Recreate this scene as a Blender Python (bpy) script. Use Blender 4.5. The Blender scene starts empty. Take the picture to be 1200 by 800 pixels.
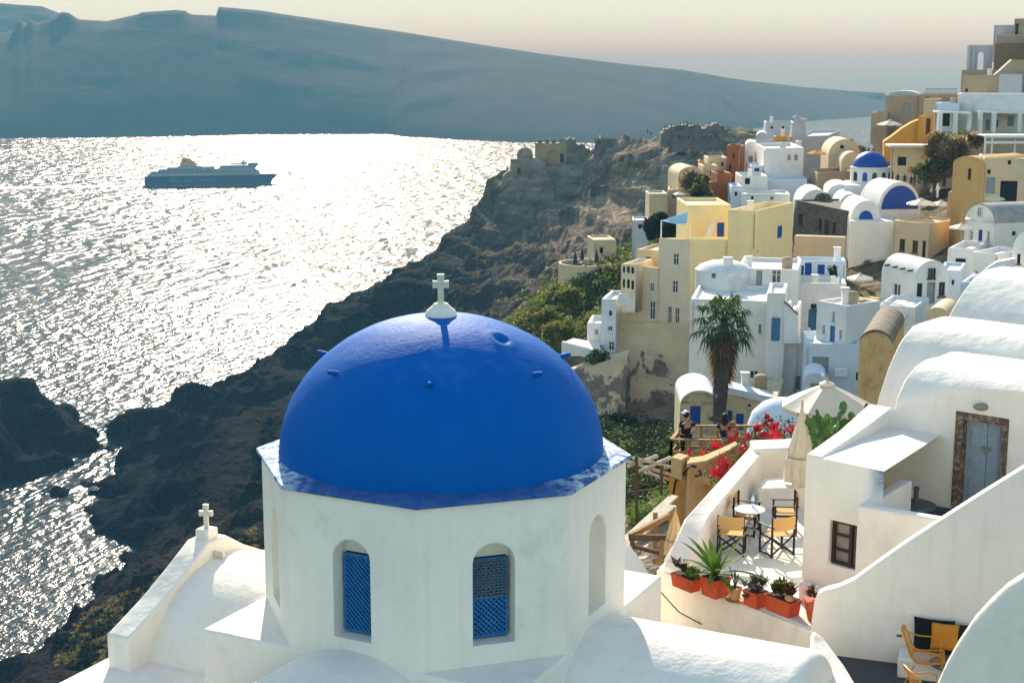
import bpy, bmesh, math, random
import numpy as np
from mathutils import Vector, Matrix
random.seed(7)
rng = np.random.default_rng(11)
SC = bpy.context.scene
COL = SC.collection
PI = math.pi
# ---------------------------------------------------------------- camera model
# camera stands at the origin, z up, y towards the far island; the sea lies at z = -110 m
F = 1740.0
PITCH = math.atan(325/F)
SP, CP = math.sin(PITCH), math.cos(PITCH)
SEA = -110.0
def ray(x, y):
    u = (x-600)/F; v = (400-y)/F
    return Vector((u, CP+v*SP, -SP+v*CP))
def PD(x, y, d): return ray(x, y)*d
def PZ(x, y, z):
    r = ray(x, y); return r*(z/r.z)
def PY(x, y, Y):
    r = ray(x, y); return r*(Y/r.y)
def PV(x, y, p0, dr):
    """meets the vertical plane through p0 along horizontal direction dr"""
    n = Vector((dr[1], -dr[0], 0)); r = ray(x, y)
    return r*(n.dot(p0)/n.dot(r))
def proj(p):
    f = p.y*CP-p.z*SP; up = p.y*SP+p.z*CP
    return (600+F*p.x/f, 400-F*up/f, f)

cam_d = bpy.data.cameras.new('Camera'); cam = bpy.data.objects.new('Camera', cam_d); COL.objects.link(cam)
cam_d.sensor_width = 36; cam_d.sensor_fit = 'HORIZONTAL'; cam_d.lens = 36*F/1200
cam_d.clip_start = 0.1; cam_d.clip_end = 90000
cam.rotation_euler = (math.radians(90)-PITCH, 0, 0)
SC.camera = cam

# ---------------------------------------------------------------- materials
def srgb(r, g, b):
    f = lambda c: c/12.92 if c <= .04045 else ((c+.055)/1.055)**2.4
    return (f(r/255), f(g/255), f(b/255))
def hexc(h): return srgb(int(h[0:2], 16), int(h[2:4], 16), int(h[4:6], 16))
def new_mat(name):
    m = bpy.data.materials.new(name); m.use_nodes = True
    nt = m.node_tree; nt.nodes.clear()
    out = nt.nodes.new('ShaderNodeOutputMaterial'); b = nt.nodes.new('ShaderNodeBsdfPrincipled')
    nt.links.new(b.outputs[0], out.inputs[0])
    return m, nt, b
def N(nt, t, **kw):
    n = nt.nodes.new(t)
    for k, v in kw.items():
        if k in n.inputs.keys() if hasattr(n.inputs, 'keys') else False: n.inputs[k].default_value = v
        else: setattr(n, k, v)
    return n
def c4(c): return (c[0], c[1], c[2], 1)
def mix(nt, fac, a, b):
    n = nt.nodes.new('ShaderNodeMix'); n.data_type = 'RGBA'
    for i, s in ((0, fac), (6, a), (7, b)):
        if hasattr(s, 'links'): nt.links.new(s, n.inputs[i])
        elif i == 0: n.inputs[0].default_value = s
        else: n.inputs[i].default_value = c4(s)
    return n.outputs[2]
def ramp(nt, src, stops):
    n = nt.nodes.new('ShaderNodeValToRGB'); e = n.color_ramp.elements
    while len(e) < len(stops): e.new(0.5)
    for k, (p, c) in enumerate(stops):
        e[k].position = p
        e[k].color = c4(c) if not isinstance(c, (int, float)) else (c, c, c, 1)
    nt.links.new(src, n.inputs[0]); return n.outputs[0]
def noise(nt, scale, detail=4, rough=.55, vec=None, dist=0):
    n = nt.nodes.new('ShaderNodeTexNoise'); n.inputs['Scale'].default_value = scale
    n.inputs['Detail'].default_value = detail; n.inputs['Roughness'].default_value = rough
    n.inputs['Distortion'].default_value = dist
    if vec is not None: nt.links.new(vec, n.inputs['Vector'])
    return n.outputs['Fac']
def wpos(nt):
    return nt.nodes.new('ShaderNodeNewGeometry').outputs['Position']
def scalev(nt, vec, s):
    n = nt.nodes.new('ShaderNodeMapping'); n.inputs['Scale'].default_value = s
    nt.links.new(vec, n.inputs['Vector']); return n.outputs[0]
def bump(nt, b, h, strength, dist):
    n = nt.nodes.new('ShaderNodeBump'); n.inputs['Strength'].default_value = strength
    n.inputs['Distance'].default_value = dist; nt.links.new(h, n.inputs['Height'])
    nt.links.new(n.outputs[0], b.inputs['Normal'])
def tcoord(nt): return nt.nodes.new('ShaderNodeTexCoord').outputs['Object']
MATS = {}
def flat(name, col, rough=.7, var=.12, scale=6., bmp=.1, bd=.01, metal=0., spec=.3, dirt=None, dirt_lo=.6, dirt_hi=.72, dscale=1.5, spread=None):
    """painted or natural surface: base colour, patchy variation, optional worn patches, small bumps"""
    if name in MATS: return MATS[name]
    m, nt, b = new_mat(name); v = wpos(nt) if spread is None else tcoord(nt)
    n1 = noise(nt, scale, 5, .6, v)
    lo = tuple(c*(1-var) for c in col); hi = tuple(min(1, c*(1+var*.6)) for c in col)
    c = ramp(nt, n1, [(.3, lo), (.7, hi)])
    if dirt is not None:
        n2 = noise(nt, dscale, 7, .65, v)
        c = mix(nt, ramp(nt, n2, [(dirt_lo, 0.), (dirt_hi, 1.)]), c, dirt)
    nt.links.new(c, b.inputs['Base Color'])
    b.inputs['Roughness'].default_value = rough; b.inputs['Metallic'].default_value = metal
    b.inputs['Specular IOR Level'].default_value = spec
    if bmp: bump(nt, b, noise(nt, scale*2.2, 6, .6, v), bmp, bd)
    MATS[name] = m; return m
def leafm(name, col, var=.4, scale=9., tr=.42):
    """thin leaves or canvas: part of the light passes through"""
    if name in MATS: return MATS[name]
    m, nt, b = new_mat(name); v = wpos(nt)
    c = ramp(nt, noise(nt, scale, 4, .6, v), [(.3, tuple(q*(1-var) for q in col)), (.7, tuple(min(1, q*(1+var)) for q in col))])
    nt.links.new(c, b.inputs['Base Color']); b.inputs['Roughness'].default_value = .6; b.inputs['Specular IOR Level'].default_value = .25
    t = nt.nodes.new('ShaderNodeBsdfTranslucent'); nt.links.new(mix(nt, .5, c, tuple(min(1, q*k) for q, k in zip(col, (1.9, 1.7, .8)))) if tr > .3 else c, t.inputs[0])
    mx = nt.nodes.new('ShaderNodeMixShader'); mx.inputs[0].default_value = tr; nt.links.new(b.outputs[0], mx.inputs[1]); nt.links.new(t.outputs[0], mx.inputs[2])
    nt.links.new(mx.outputs[0], [n for n in nt.nodes if n.type == 'OUTPUT_MATERIAL'][0].inputs[0]); MATS[name] = m; return m
def plaster(name, col, dirt=None, lo=.62, hi=.8, bscale=3.0, bstr=.35, bd=.03, dscale=.9, streak=.0, cracks=0.):
    """hand-trowelled limewash: soft large lumps, fine grain, faint patches and rain streaks"""
    if name in MATS: return MATS[name]
    m, nt, b = new_mat(name); v = wpos(nt)
    a = noise(nt, .7, 5, .6, v); g = noise(nt, 6, 6, .65, v)
    d = tuple(c*.9 for c in col)
    c = mix(nt, ramp(nt, a, [(.35, 0.), (.7, 1.)]), col, d)
    c = mix(nt, ramp(nt, g, [(.5, 0.), (.85, .35)]), c, tuple(x*.8 for x in col))
    if dirt is not None:
        dn = noise(nt, dscale, 8, .68, v)
        c = mix(nt, ramp(nt, dn, [(lo, 0.), (hi, 1.)]), c, dirt)
    if streak:
        s = noise(nt, 1.0, 5, .6, scalev(nt, v, (5, 5, .35)))
        c = mix(nt, ramp(nt, s, [(.52, 0.), (.75, streak)]), c, tuple(x*.55 for x in col))
    nt.links.new(c, b.inputs['Base Color'])
    b.inputs['Roughness'].default_value = .85; b.inputs['Specular IOR Level'].default_value = .2
    if cracks:
        vo = nt.nodes.new('ShaderNodeTexVoronoi'); vo.feature = 'DISTANCE_TO_EDGE'; vo.inputs['Scale'].default_value = .9
        wv = nt.nodes.new('ShaderNodeVectorMath'); wv.operation = 'ADD'; nz = nt.nodes.new('ShaderNodeTexNoise'); nz.inputs['Scale'].default_value = 2.2; nz.inputs['Detail'].default_value = 6
        nt.links.new(v, nz.inputs['Vector']); nt.links.new(v, wv.inputs[0]); nt.links.new(nz.outputs['Color'], wv.inputs[1]); nt.links.new(wv.outputs[0], vo.inputs['Vector'])
        gt = nt.nodes.new('ShaderNodeMath'); gt.operation = 'MULTIPLY'; nt.links.new(ramp(nt, vo.outputs['Distance'], [(0., cracks), (.006, 0.)]), gt.inputs[0]); nt.links.new(ramp(nt, noise(nt, .6, 3, .5, v), [(.5, 0.), (.6, 1.)]), gt.inputs[1])
        c = mix(nt, gt.outputs[0], c, tuple(x*.35 for x in col))
    h = nt.nodes.new('ShaderNodeMath'); h.operation = 'MULTIPLY_ADD'
    nt.links.new(noise(nt, bscale*6, 5, .6, v), h.inputs[0]); h.inputs[1].default_value = .22
    nt.links.new(noise(nt, bscale, 3, .5, v), h.inputs[2])
    bump(nt, b, h.outputs[0], bstr, bd)
    MATS[name] = m; return m

# ---------------------------------------------------------------- mesh builder
class MB:
    def __init__(s): s.v = []; s.f = []
    def add(s, vs, fs):
        o = len(s.v); s.v += [tuple(p) for p in vs]; s.f += [tuple(i+o for i in q) for q in fs]; return s
    def poly(s, *pts): return s.add(pts, [tuple(range(len(pts)))])
    def box(s, c, sz, rz=0., M=None):
        hx, hy, hz = sz[0]/2, sz[1]/2, sz[2]/2
        vs = [Vector((x*hx, y*hy, z*hz)) for x in (-1, 1) for y in (-1, 1) for z in (-1, 1)]
        R = Matrix.Rotation(rz, 3, 'Z') if M is None else M
        vs = [R @ p+Vector(c) for p in vs]
        return s.add(vs, [(0, 1, 3, 2), (4, 6, 7, 5), (0, 4, 5, 1), (2, 3, 7, 6), (0, 2, 6, 4), (1, 5, 7, 3)])
    def bx(s, x0, x1, y0, y1, z0, z1):
        return s.box(((x0+x1)/2, (y0+y1)/2, (z0+z1)/2), (x1-x0, y1-y0, z1-z0))
    def bar(s, a, b, w, h=None, up=(0, 0, 1)):
        a = Vector(a); b = Vector(b); d = b-a; L = d.length
        if L < 1e-6: return s
        d /= L; u = Vector(up)
        if abs(u.dot(d)) > .98: u = Vector((1, 0, 0))
        x = d.cross(u).normalized(); z = x.cross(d)
        M = Matrix((x, d, z)).transposed()
        return s.box((a+b)/2, (w, L, h or w), M=M)
    def prism(s, pts, z0, z1, top=None):
        n = len(pts); t = top or pts
        vs = [(p[0], p[1], z0) for p in pts]+[(p[0], p[1], z1) for p in t]
        fs = [tuple(range(n-1, -1, -1)), tuple(range(n, 2*n))]+[(i, (i+1) % n, n+(i+1) % n, n+i) for i in range(n)]
        return s.add(vs, fs)
    def extr(s, pts, d):
        """closed solid: planar polygon pts pushed along vector d"""
        n = len(pts); d = Vector(d)
        vs = [Vector(p) for p in pts]+[Vector(p)+d for p in pts]
        fs = [tuple(range(n-1, -1, -1)), tuple(range(n, 2*n))]+[(i, (i+1) % n, n+(i+1) % n, n+i) for i in range(n)]
        return s.add(vs, fs)
    def tube(s, pts, r, n=8, caps=True):
        pts = [Vector(p) for p in pts]; m = len(pts); rs = r if isinstance(r, (list, tuple)) else [r]*m
        vs = []; prev = None
        for i, p in enumerate(pts):
            d = (pts[min(i+1, m-1)]-pts[max(i-1, 0)]).normalized()
            if prev is None:
                u = Vector((0, 0, 1)) if abs(d.z) < .9 else Vector((1, 0, 0))
                a = d.cross(u).normalized()
            else: a = (prev-d*prev.dot(d)).normalized()
            prev = a; b = d.cross(a)
            vs += [p+(a*math.cos(2*PI*k/n)+b*math.sin(2*PI*k/n))*rs[i] for k in range(n)]
        fs = [(i*n+k, i*n+(k+1) % n, (i+1)*n+(k+1) % n, (i+1)*n+k) for i in range(m-1) for k in range(n)]
        if caps: fs += [tuple(range(n-1, -1, -1)), tuple((m-1)*n+k for k in range(n))]
        return s.add(vs, fs)
    def lathe(s, prof, n=24, c=(0, 0, 0), caps=True, sx=1, sy=1, rz=0):
        vs = []; fs = []; m = len(prof)
        for r, z in prof:
            vs += [(c[0]+r*math.cos(2*PI*k/n+rz)*sx, c[1]+r*math.sin(2*PI*k/n+rz)*sy, c[2]+z) for k in range(n)]
        fs = [(i*n+k, i*n+(k+1) % n, (i+1)*n+(k+1) % n, (i+1)*n+k) for i in range(m-1) for k in range(n)]
        if caps: fs += [tuple(range(n-1, -1, -1)), tuple((m-1)*n+k for k in range(n))]
        return s.add(vs, fs)
    def ball(s, c, r, n=12, m=8, sz=None):
        sz = sz or (1, 1, 1); vs = [(c[0], c[1], c[2]-r*sz[2])]
        for i in range(1, m):
            t = -PI/2+PI*i/m
            vs += [(c[0]+r*sz[0]*math.cos(t)*math.cos(2*PI*k/n), c[1]+r*sz[1]*math.cos(t)*math.sin(2*PI*k/n), c[2]+r*sz[2]*math.sin(t)) for k in range(n)]
        vs.append((c[0], c[1], c[2]+r*sz[2])); L = len(vs)-1
        fs = [(0, 1+(k+1) % n, 1+k) for k in range(n)]
        fs += [(1+i*n+k, 1+i*n+(k+1) % n, 1+(i+1)*n+(k+1) % n, 1+(i+1)*n+k) for i in range(m-2) for k in range(n)]
        fs += [(L, 1+(m-2)*n+k, 1+(m-2)*n+(k+1) % n) for k in range(n)]
        return s.add(vs, fs)
    def facade(s, o, ux, w, h, holes, nin, rd):
        """upright rectangle from o, width w along ux, height h, with recessed rectangular openings (x0, z0, x1, z1)"""
        o = Vector(o); ux = Vector(ux); nin = Vector(nin); uz = Vector((0, 0, 1))
        hs = [(max(.02, a), max(0.0, b), min(w-.02, c), min(h-.02, d)) for a, b, c, d in holes]
        xs = sorted({0, w, *[q for a in hs for q in (a[0], a[2])]}); zs = sorted({0, h, *[q for a in hs for q in (a[1], a[3])]})
        P = lambda x, z, y=0: o+ux*x+uz*z+nin*y
        for i in range(len(xs)-1):
            for j in range(len(zs)-1):
                xc = (xs[i]+xs[i+1])/2; zc = (zs[j]+zs[j+1])/2
                if any(a < xc < c and b < zc < d for a, b, c, d in hs): continue
                s.poly(P(xs[i], zs[j]), P(xs[i+1], zs[j]), P(xs[i+1], zs[j+1]), P(xs[i], zs[j+1]))
        for a, b, c, d in hs:
            s.poly(P(a, b), P(a, b, rd), P(c, b, rd), P(c, b)); s.poly(P(a, d), P(c, d), P(c, d, rd), P(a, d, rd))
            s.poly(P(a, b), P(a, d), P(a, d, rd), P(a, b, rd)); s.poly(P(c, b), P(c, b, rd), P(c, d, rd), P(c, d))
        return s
    def build(s, name, mat, parent=None, smooth=None, bevel=0, merge=True, seg=2, world=True, subsurf=0):
        me = bpy.data.meshes.new(name)
        vs = s.v
        if parent is not None and world:
            Mi = world_m(parent).inverted(); vs = [Mi @ Vector(p) for p in vs]
        me.from_pydata([tuple(p) for p in vs], [], s.f)
        bm = bmesh.new(); bm.from_mesh(me)
        if merge: bmesh.ops.remove_doubles(bm, verts=bm.verts, dist=.0008)
        bmesh.ops.recalc_face_normals(bm, faces=bm.faces)
        bm.to_mesh(me); bm.free()
        if smooth is not None:
            me.polygons.foreach_set('use_smooth', [True]*len(me.polygons))
            if smooth < 180: me.set_sharp_from_angle(angle=math.radians(smooth))
        ob = bpy.data.objects.new(name, me); COL.objects.link(ob)
        for m in (mat if isinstance(mat, (list, tuple)) else [mat]): me.materials.append(m)
        if parent is not None: ob.parent = parent
        if bevel:
            bv = ob.modifiers.new('bevel', 'BEVEL'); bv.width = bevel; bv.segments = seg; bv.limit_method = 'ANGLE'
            bv.angle_limit = math.radians(32); bv.harden_normals = False
            if smooth is None:
                me.polygons.foreach_set('use_smooth', [True]*len(me.polygons))
                me.set_sharp_from_angle(angle=math.radians(50))
        if subsurf:
            ss = ob.modifiers.new('sub', 'SUBSURF'); ss.levels = subsurf; ss.render_levels = subsurf
        return ob
WM = {}
def world_m(o):
    M = Matrix.LocRotScale(o.location, o.rotation_euler, o.scale)
    return world_m(o.parent) @ M if o.parent else M
def tag(o, label=None, cat=None, group=None, kind=None):
    for k, v in (('label', label), ('category', cat), ('group', group), ('kind', kind)):
        if v: o[k] = v
    return o
def thing(name, label, cat, loc=(0, 0, 0), rz=0., group=None):
    o = bpy.data.objects.new(name, None); COL.objects.link(o); o.empty_display_size = .3
    o.location = loc; o.rotation_euler = (0, 0, rz)
    return tag(o, label, cat, group)
def dup(root, loc=None, rz=None, label=None, group=None, scale=None):
    r = root.copy(); COL.objects.link(r)
    if loc is not None: r.location = loc
    if rz is not None: r.rotation_euler = (0, 0, rz)
    if scale is not None: r.scale = (scale,)*3
    if label: r['label'] = label
    if group: r['group'] = group
    for ch in list(root.children):
        c = ch.copy(); COL.objects.link(c); c.parent = r
        for g in list(ch.children):
            d = g.copy(); COL.objects.link(d); d.parent = c
    return r
def np_mesh(name, v, f, mat, parent=None, smooth=False, mats=None, mi=None):
    me = bpy.data.meshes.new(name); v = np.asarray(v, dtype=np.float32); f = np.asarray(f, dtype=np.int32)
    if parent is not None:
        Mi = np.array(world_m(parent).inverted()); v = v @ Mi[:3, :3].T+Mi[:3, 3]
    k = f.shape[1]
    me.vertices.add(len(v)); me.vertices.foreach_set('co', v.astype(np.float32).ravel())
    me.loops.add(f.size); me.loops.foreach_set('vertex_index', f.ravel())
    me.polygons.add(len(f)); me.polygons.foreach_set('loop_start', np.arange(len(f), dtype=np.int32)*k)
    me.polygons.foreach_set('loop_total', np.full(len(f), k, dtype=np.int32))
    if smooth: me.polygons.foreach_set('use_smooth', [True]*len(f))
    for m in (mats or [mat]): me.materials.append(m)
    if mi is not None: me.polygons.foreach_set('material_index', np.asarray(mi, dtype=np.int32))
    me.update(calc_edges=True); me.validate()
    o = bpy.data.objects.new(name, me); COL.objects.link(o)
    if parent is not None: o.parent = parent
    return o
# value noise
def _h(i, j, k):
    n = (i*374761393+j*668265263+k*2147483647 % 1274126177) & 0x7fffffff
    n = ((n ^ (n >> 13))*1274126177) & 0x7fffffff
    return ((n ^ (n >> 16)) & 0xffff)/65535.
def vnoise(x, y, z):
    xi = np.floor(x).astype(np.int64); yi = np.floor(y).astype(np.int64); zi = np.floor(z).astype(np.int64)
    fx, fy, fz = x-xi, y-yi, z-zi
    s = lambda t: t*t*t*(t*(6*t-15)+10)
    fx, fy, fz = s(fx), s(fy), s(fz); r = 0
    for a in (0, 1):
        for b in (0, 1):
            for c in (0, 1):
                w = (fx if a else 1-fx)*(fy if b else 1-fy)*(fz if c else 1-fz)
                r = r+w*_h(xi+a, yi+b, (zi+c)*1013+17)
    return r
def fbm(x, y, z, oct=5, gain=.5, ridged=False):
    a = 1.; t = 0; tot = 0
    for i in range(oct):
        n = vnoise(x+i*13.7, y+i*7.1, z+i*3.3)
        if ridged: n = 1-abs(2*n-1)
        t = t+a*n; tot += a; a *= gain; x, y, z = x*2.03, y*2.03, z*2.03
    return t/tot
def leaf_quads(P, size, rng, flatten=0., aspect=.6, nrm=None):
    """one small diamond leaf face at each point of P"""
    n = len(P); a = rng.normal(size=(n, 3))
    if nrm is not None: a = a*.8+nrm
    a /= np.linalg.norm(a, axis=1)[:, None]
    b = rng.normal(size=(n, 3)); b[:, 2] *= (1-flatten)
    u = np.cross(a, b); u /= np.linalg.norm(u, axis=1)[:, None]; w = np.cross(a, u)
    s = (size*(.6+.8*rng.random(n)))[:, None] if np.isscalar(size) else (size*(.6+.8*rng.random(n)))[:, None]
    V = np.stack([P-u*s, P+w*s*aspect, P+u*s, P-w*s*aspect], 1).reshape(-1, 3)
    Fq = np.arange(4*n).reshape(-1, 4)
    return V, Fq
# ---------------------------------------------------------------- light
SUN_EL, SUN_AZ = math.radians(26), math.radians(-6.5)     # azimuth from +y towards +x
SKYC = (2.7, 3.25, 2.85)
W = bpy.data.worlds.new('World'); SC.world = W; W.use_nodes = True
wn = W.node_tree; wn.nodes.clear()
sky = wn.nodes.new('ShaderNodeTexSky'); sky.sky_type = 'NISHITA'; sky.sun_disc = False
sky.sun_elevation = SUN_EL; sky.sun_rotation = SUN_AZ; sky.altitude = 100
sky.air_density = 1.0; sky.dust_density = .8; sky.ozone_density = 1.0
bg = wn.nodes.new('ShaderNodeBackground'); bg.inputs[1].default_value = .135
wo = wn.nodes.new('ShaderNodeOutputWorld')
mn = wn.nodes.new('ShaderNodeMix'); mn.data_type = 'RGBA'; mn.blend_type = 'DARKEN'; mn.inputs[0].default_value = 1; mn.inputs[7].default_value = (SKYC[0], SKYC[1], SKYC[2], 1)
wn.links.new(sky.outputs[0], mn.inputs[6]); wn.links.new(mn.outputs[2], bg.inputs[0])   # a hazy sky: the glare round the sun is levelled off
wn.links.new(bg.outputs[0], wo.inputs[0])
sd = bpy.data.lights.new('Sun', 'SUN'); sd.energy = 3.5; sd.angle = math.radians(.6); sd.color = (1, .945, .80)
so = bpy.data.objects.new('Sun', sd); COL.objects.link(so)
sdir = Vector((math.sin(SUN_AZ)*math.cos(SUN_EL), math.cos(SUN_AZ)*math.cos(SUN_EL), math.sin(SUN_EL)))
so.rotation_euler = sdir.to_track_quat('Z', 'Y').to_euler()
so.location = sdir*300
SC.render.engine = 'CYCLES'
SC.view_settings.view_transform = 'Standard'; SC.view_settings.look = 'None'
SC.view_settings.exposure = 1.42; SC.view_settings.gamma = 1
cy = SC.cycles; cy.max_bounces = 7; cy.diffuse_bounces = 4; cy.glossy_bounces = 2; cy.transmission_bounces = 3
cy.volume_bounces = 0; cy.transparent_max_bounces = 6; cy.caustics_reflective = False; cy.caustics_refractive = False
cy.sample_clamp_indirect = 4; cy.use_denoising = True
try: cy.denoiser = 'OPENIMAGEDENOISE'; cy.denoising_input_passes = 'RGB_ALBEDO_NORMAL'
except Exception: pass
# ---------------------------------------------------------------- air
hz = MB().bx(-41000, 41000, -41000, 41000, SEA-1.2, 156).build('haze', None); hz['kind'] = 'stuff'
hm = bpy.data.materials.new('haze'); hm.use_nodes = True; hm.node_tree.nodes.clear()
ho = hm.node_tree.nodes.new('ShaderNodeOutputMaterial'); hv = hm.node_tree.nodes.new('ShaderNodeVolumePrincipled')
hv.inputs['Color'].default_value = (.31, .72, 1., 1); hv.inputs['Absorption Color'].default_value = (1, 1, 1, 1); hv.inputs['Density'].default_value = .00025; hv.inputs['Anisotropy'].default_value = -.5
hm.node_tree.links.new(hv.outputs[0], ho.inputs['Volume']); hz.data.materials[0] = hm
# ---------------------------------------------------------------- sea
SEAF = (4.2, 24., 1.2, 16., 26., 6.6); SEAM = (1.8, 8.5, .52, 6., 9.5, 2.4); SEAN = (.9, 3., .2, 2.8, 4., .85)
wm, nt, b = new_mat('sea_water'); v = wpos(nt)
b.inputs['Base Color'].default_value = (.010, .026, .038, 1); b.inputs['Roughness'].default_value = .24; b.inputs['Specular IOR Level'].default_value = .10; b.inputs['IOR'].default_value = 1.33
rot = nt.nodes.new('ShaderNodeMapping'); rot.inputs['Rotation'].default_value = (0, 0, math.radians(14)); nt.links.new(v, rot.inputs['Vector'])
def m2(op, a, c):
    n = nt.nodes.new('ShaderNodeMath'); n.operation = op
    for i, s in ((0, a), (1, c)):
        if hasattr(s, 'links'): nt.links.new(s, n.inputs[i])
        else: n.inputs[i].default_value = s
    return n.outputs[0]
sy_ = nt.nodes.new('ShaderNodeSeparateXYZ'); nt.links.new(v, sy_.inputs[0])
def sstep(a, c):
    n = nt.nodes.new('ShaderNodeMapRange'); n.interpolation_type = 'SMOOTHSTEP'; n.inputs[1].default_value = a; n.inputs[2].default_value = c; nt.links.new(sy_.outputs[1], n.inputs[0]); return n.outputs[0]
def sea_band(lx1, ly1, a1, lx2, ly2, a2, det):
    return m2('ADD', m2('MULTIPLY', noise(nt, 1., det, .6, scalev(nt, rot.outputs[0], (1/lx1, 1/ly1, .2)), .5), a1), m2('MULTIPLY', noise(nt, 1., det, .6, scalev(nt, rot.outputs[0], (1/lx2, 1/ly2, .2)), .4), a2))
# calm short chop in the sheltered cove, longer wind waves in the open bay
far_, mid_, near_ = sea_band(*SEAF, 2), sea_band(*SEAM, 2), sea_band(*SEAN, 3)
kf = sstep(560, 900); kn = sstep(430, 250)
hgt = m2('ADD', m2('MULTIPLY', far_, kf), m2('ADD', m2('MULTIPLY', near_, kn), m2('MULTIPLY', mid_, m2('SUBTRACT', 1., m2('ADD', kf, kn)))))
w3 = noise(nt, 1.0, 3, .6, scalev(nt, v, (.010, .004, .01)), .6)                # wind patches
hgt = m2('MULTIPLY', hgt, ramp(nt, w3, [(.3, .75), (.7, 1.15)]))
bump(nt, b, hgt, 1.0, 1.0)
R_ = 40000
sea = MB().poly((-R_, -R_, SEA), (R_, -R_, SEA), (R_, R_, SEA), (-R_, R_, SEA)).build('sea', wm); sea['kind'] = 'structure'
# ---------------------------------------------------------------- far islands
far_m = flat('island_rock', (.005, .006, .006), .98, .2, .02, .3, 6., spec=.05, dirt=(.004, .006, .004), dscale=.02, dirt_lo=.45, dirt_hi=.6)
def island(name, shore, crest, back, nx=260, ny=26, rough=5., seed=0.):
    """coast from pixel shoreline (at the sea) up to a crest at the given extra depth, then down the back"""
    xs = np.linspace(shore[0][0], shore[-1][0], nx)
    sy = np.interp(xs, [p[0] for p in shore], [p[1] for p in shore])
    cyy = np.interp(xs, [p[0] for p in crest], [p[1] for p in crest]); cd = np.interp(xs, [p[0] for p in crest], [p[2] for p in crest])
    kk = max(3, nx//18); pad_ = np.pad(cyy, kk, mode='edge'); csm = np.convolve(pad_, np.ones(2*kk+1)/(2*kk+1), 'valid')
    V = np.zeros((nx, ny+4, 3))
    for i in range(nx):
        s = PZ(xs[i], sy[i], SEA-1); c = PY(xs[i], cyy[i], s.y+cd[i])
        c.z = max(c.z, SEA+2)
        for j in range(ny):
            t = j/(ny-1); p = s.lerp(c, t); cs_ = PY(xs[i], csm[i], s.y+cd[i]).z; e_ = min(1, max(0, (t-.82)/.18)); p.z = s.z+(cs_-s.z)*(t**.85)+(c.z-cs_)*e_*e_*(3-2*e_)
            V[i, j] = p
        for j in range(4):
            t = (j+1)/4; V[i, ny+j] = (c.x, c.y+back*t, c.z+(SEA-8-c.z)*t**1.5)
    n = fbm(V[..., 0]/130+seed, V[..., 1]/130, V[..., 2]/130, 6, .55, True)-.6
    t = np.concatenate([np.linspace(0, 1, ny), np.linspace(1, 0, 5)[1:]])
    amp = np.sin(np.clip(t, 0, 1)*PI*.92)**.7
    V[..., 1] -= n*rough*3.2*amp; V[..., 2] += n*rough*.5*amp
    g = V.reshape(-1, 3); m = ny+4
    ii, jj = np.meshgrid(np.arange(nx-1), np.arange(m-1), indexing='ij')
    a = (ii*m+jj).ravel(); Fq = np.stack([a, a+m, a+m+1, a+1], 1)
    o = np_mesh(name, g, Fq, far_m, smooth=True); o['kind'] = 'structure'
    return o
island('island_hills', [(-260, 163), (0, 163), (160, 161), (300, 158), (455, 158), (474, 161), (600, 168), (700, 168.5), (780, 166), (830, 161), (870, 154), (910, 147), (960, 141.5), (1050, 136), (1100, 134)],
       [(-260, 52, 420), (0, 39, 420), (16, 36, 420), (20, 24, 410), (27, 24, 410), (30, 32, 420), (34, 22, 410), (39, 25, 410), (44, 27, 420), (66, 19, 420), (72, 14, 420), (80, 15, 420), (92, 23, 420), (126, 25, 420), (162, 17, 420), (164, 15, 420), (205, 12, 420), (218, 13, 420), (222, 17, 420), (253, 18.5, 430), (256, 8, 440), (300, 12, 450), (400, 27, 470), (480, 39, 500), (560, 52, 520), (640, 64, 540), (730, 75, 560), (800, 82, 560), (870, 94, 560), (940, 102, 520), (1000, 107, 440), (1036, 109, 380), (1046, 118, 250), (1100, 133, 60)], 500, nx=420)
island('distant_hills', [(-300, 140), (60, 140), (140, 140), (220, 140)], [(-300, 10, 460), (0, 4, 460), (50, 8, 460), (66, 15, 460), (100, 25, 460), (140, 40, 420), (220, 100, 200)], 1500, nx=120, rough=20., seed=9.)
# ---------------------------------------------------------------- terrain
ctrl = []
def cz(x, y, z): ctrl.append(tuple(PZ(x, y, z)))
KY = F/1177.
def cyp(x, y, Y): ctrl.append(tuple(PY(x, y, Y*KY)))
def cw(x, y, z, k=1.): ctrl.append((x*k, y*KY*k, z*k))
VK = 1.22
U = SEA-7
# shoreline of the near slope and the dark promontory
for x, y in ((35, 775), (62, 735), (105, 690), (143, 655), (150, 640), (128, 622), (105, 600), (75, 580)): cz(x, y, SEA)
for x, y in ((0, 790), (20, 748), (60, 690), (110, 655), (90, 625), (50, 590), (45, 570)): cz(x, y, U)
cw(-95, 120, SEA-6); cw(-110, 150, U); cw(-105, 90, SEA-6); cw(-135, 60, U); cw(-150, 200, U); cw(-200, 120, U); cw(-200, 30, U)
# promontory crest and its back
for x, y, Y in ((84, 565, 262), (105, 553, 270), (128, 548, 275), (140, 498, 292), (152, 478, 298), (180, 470, 300), (205, 458, 300), (222, 454, 300), (240, 462, 300), (270, 462, 304), (310, 452, 308), (330, 452, 310)): cyp(x, y, Y)
for x, y, Y in ((350, 470, 300), (378, 440, 312), (395, 420, 322), (150, 540, 268), (190, 520, 276), (230, 500, 280), (120, 570, 255), (95, 590, 250)): cyp(x, y, Y)
for x, y in ((136, 520), (128, 540), (140, 505)): cz(x, y, U)
for x, y in ((140, 503), (160, 490), (200, 470), (260, 465)): p = PZ(x, y, SEA); cw(p.x+6, p.y/KY+26, U)
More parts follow.
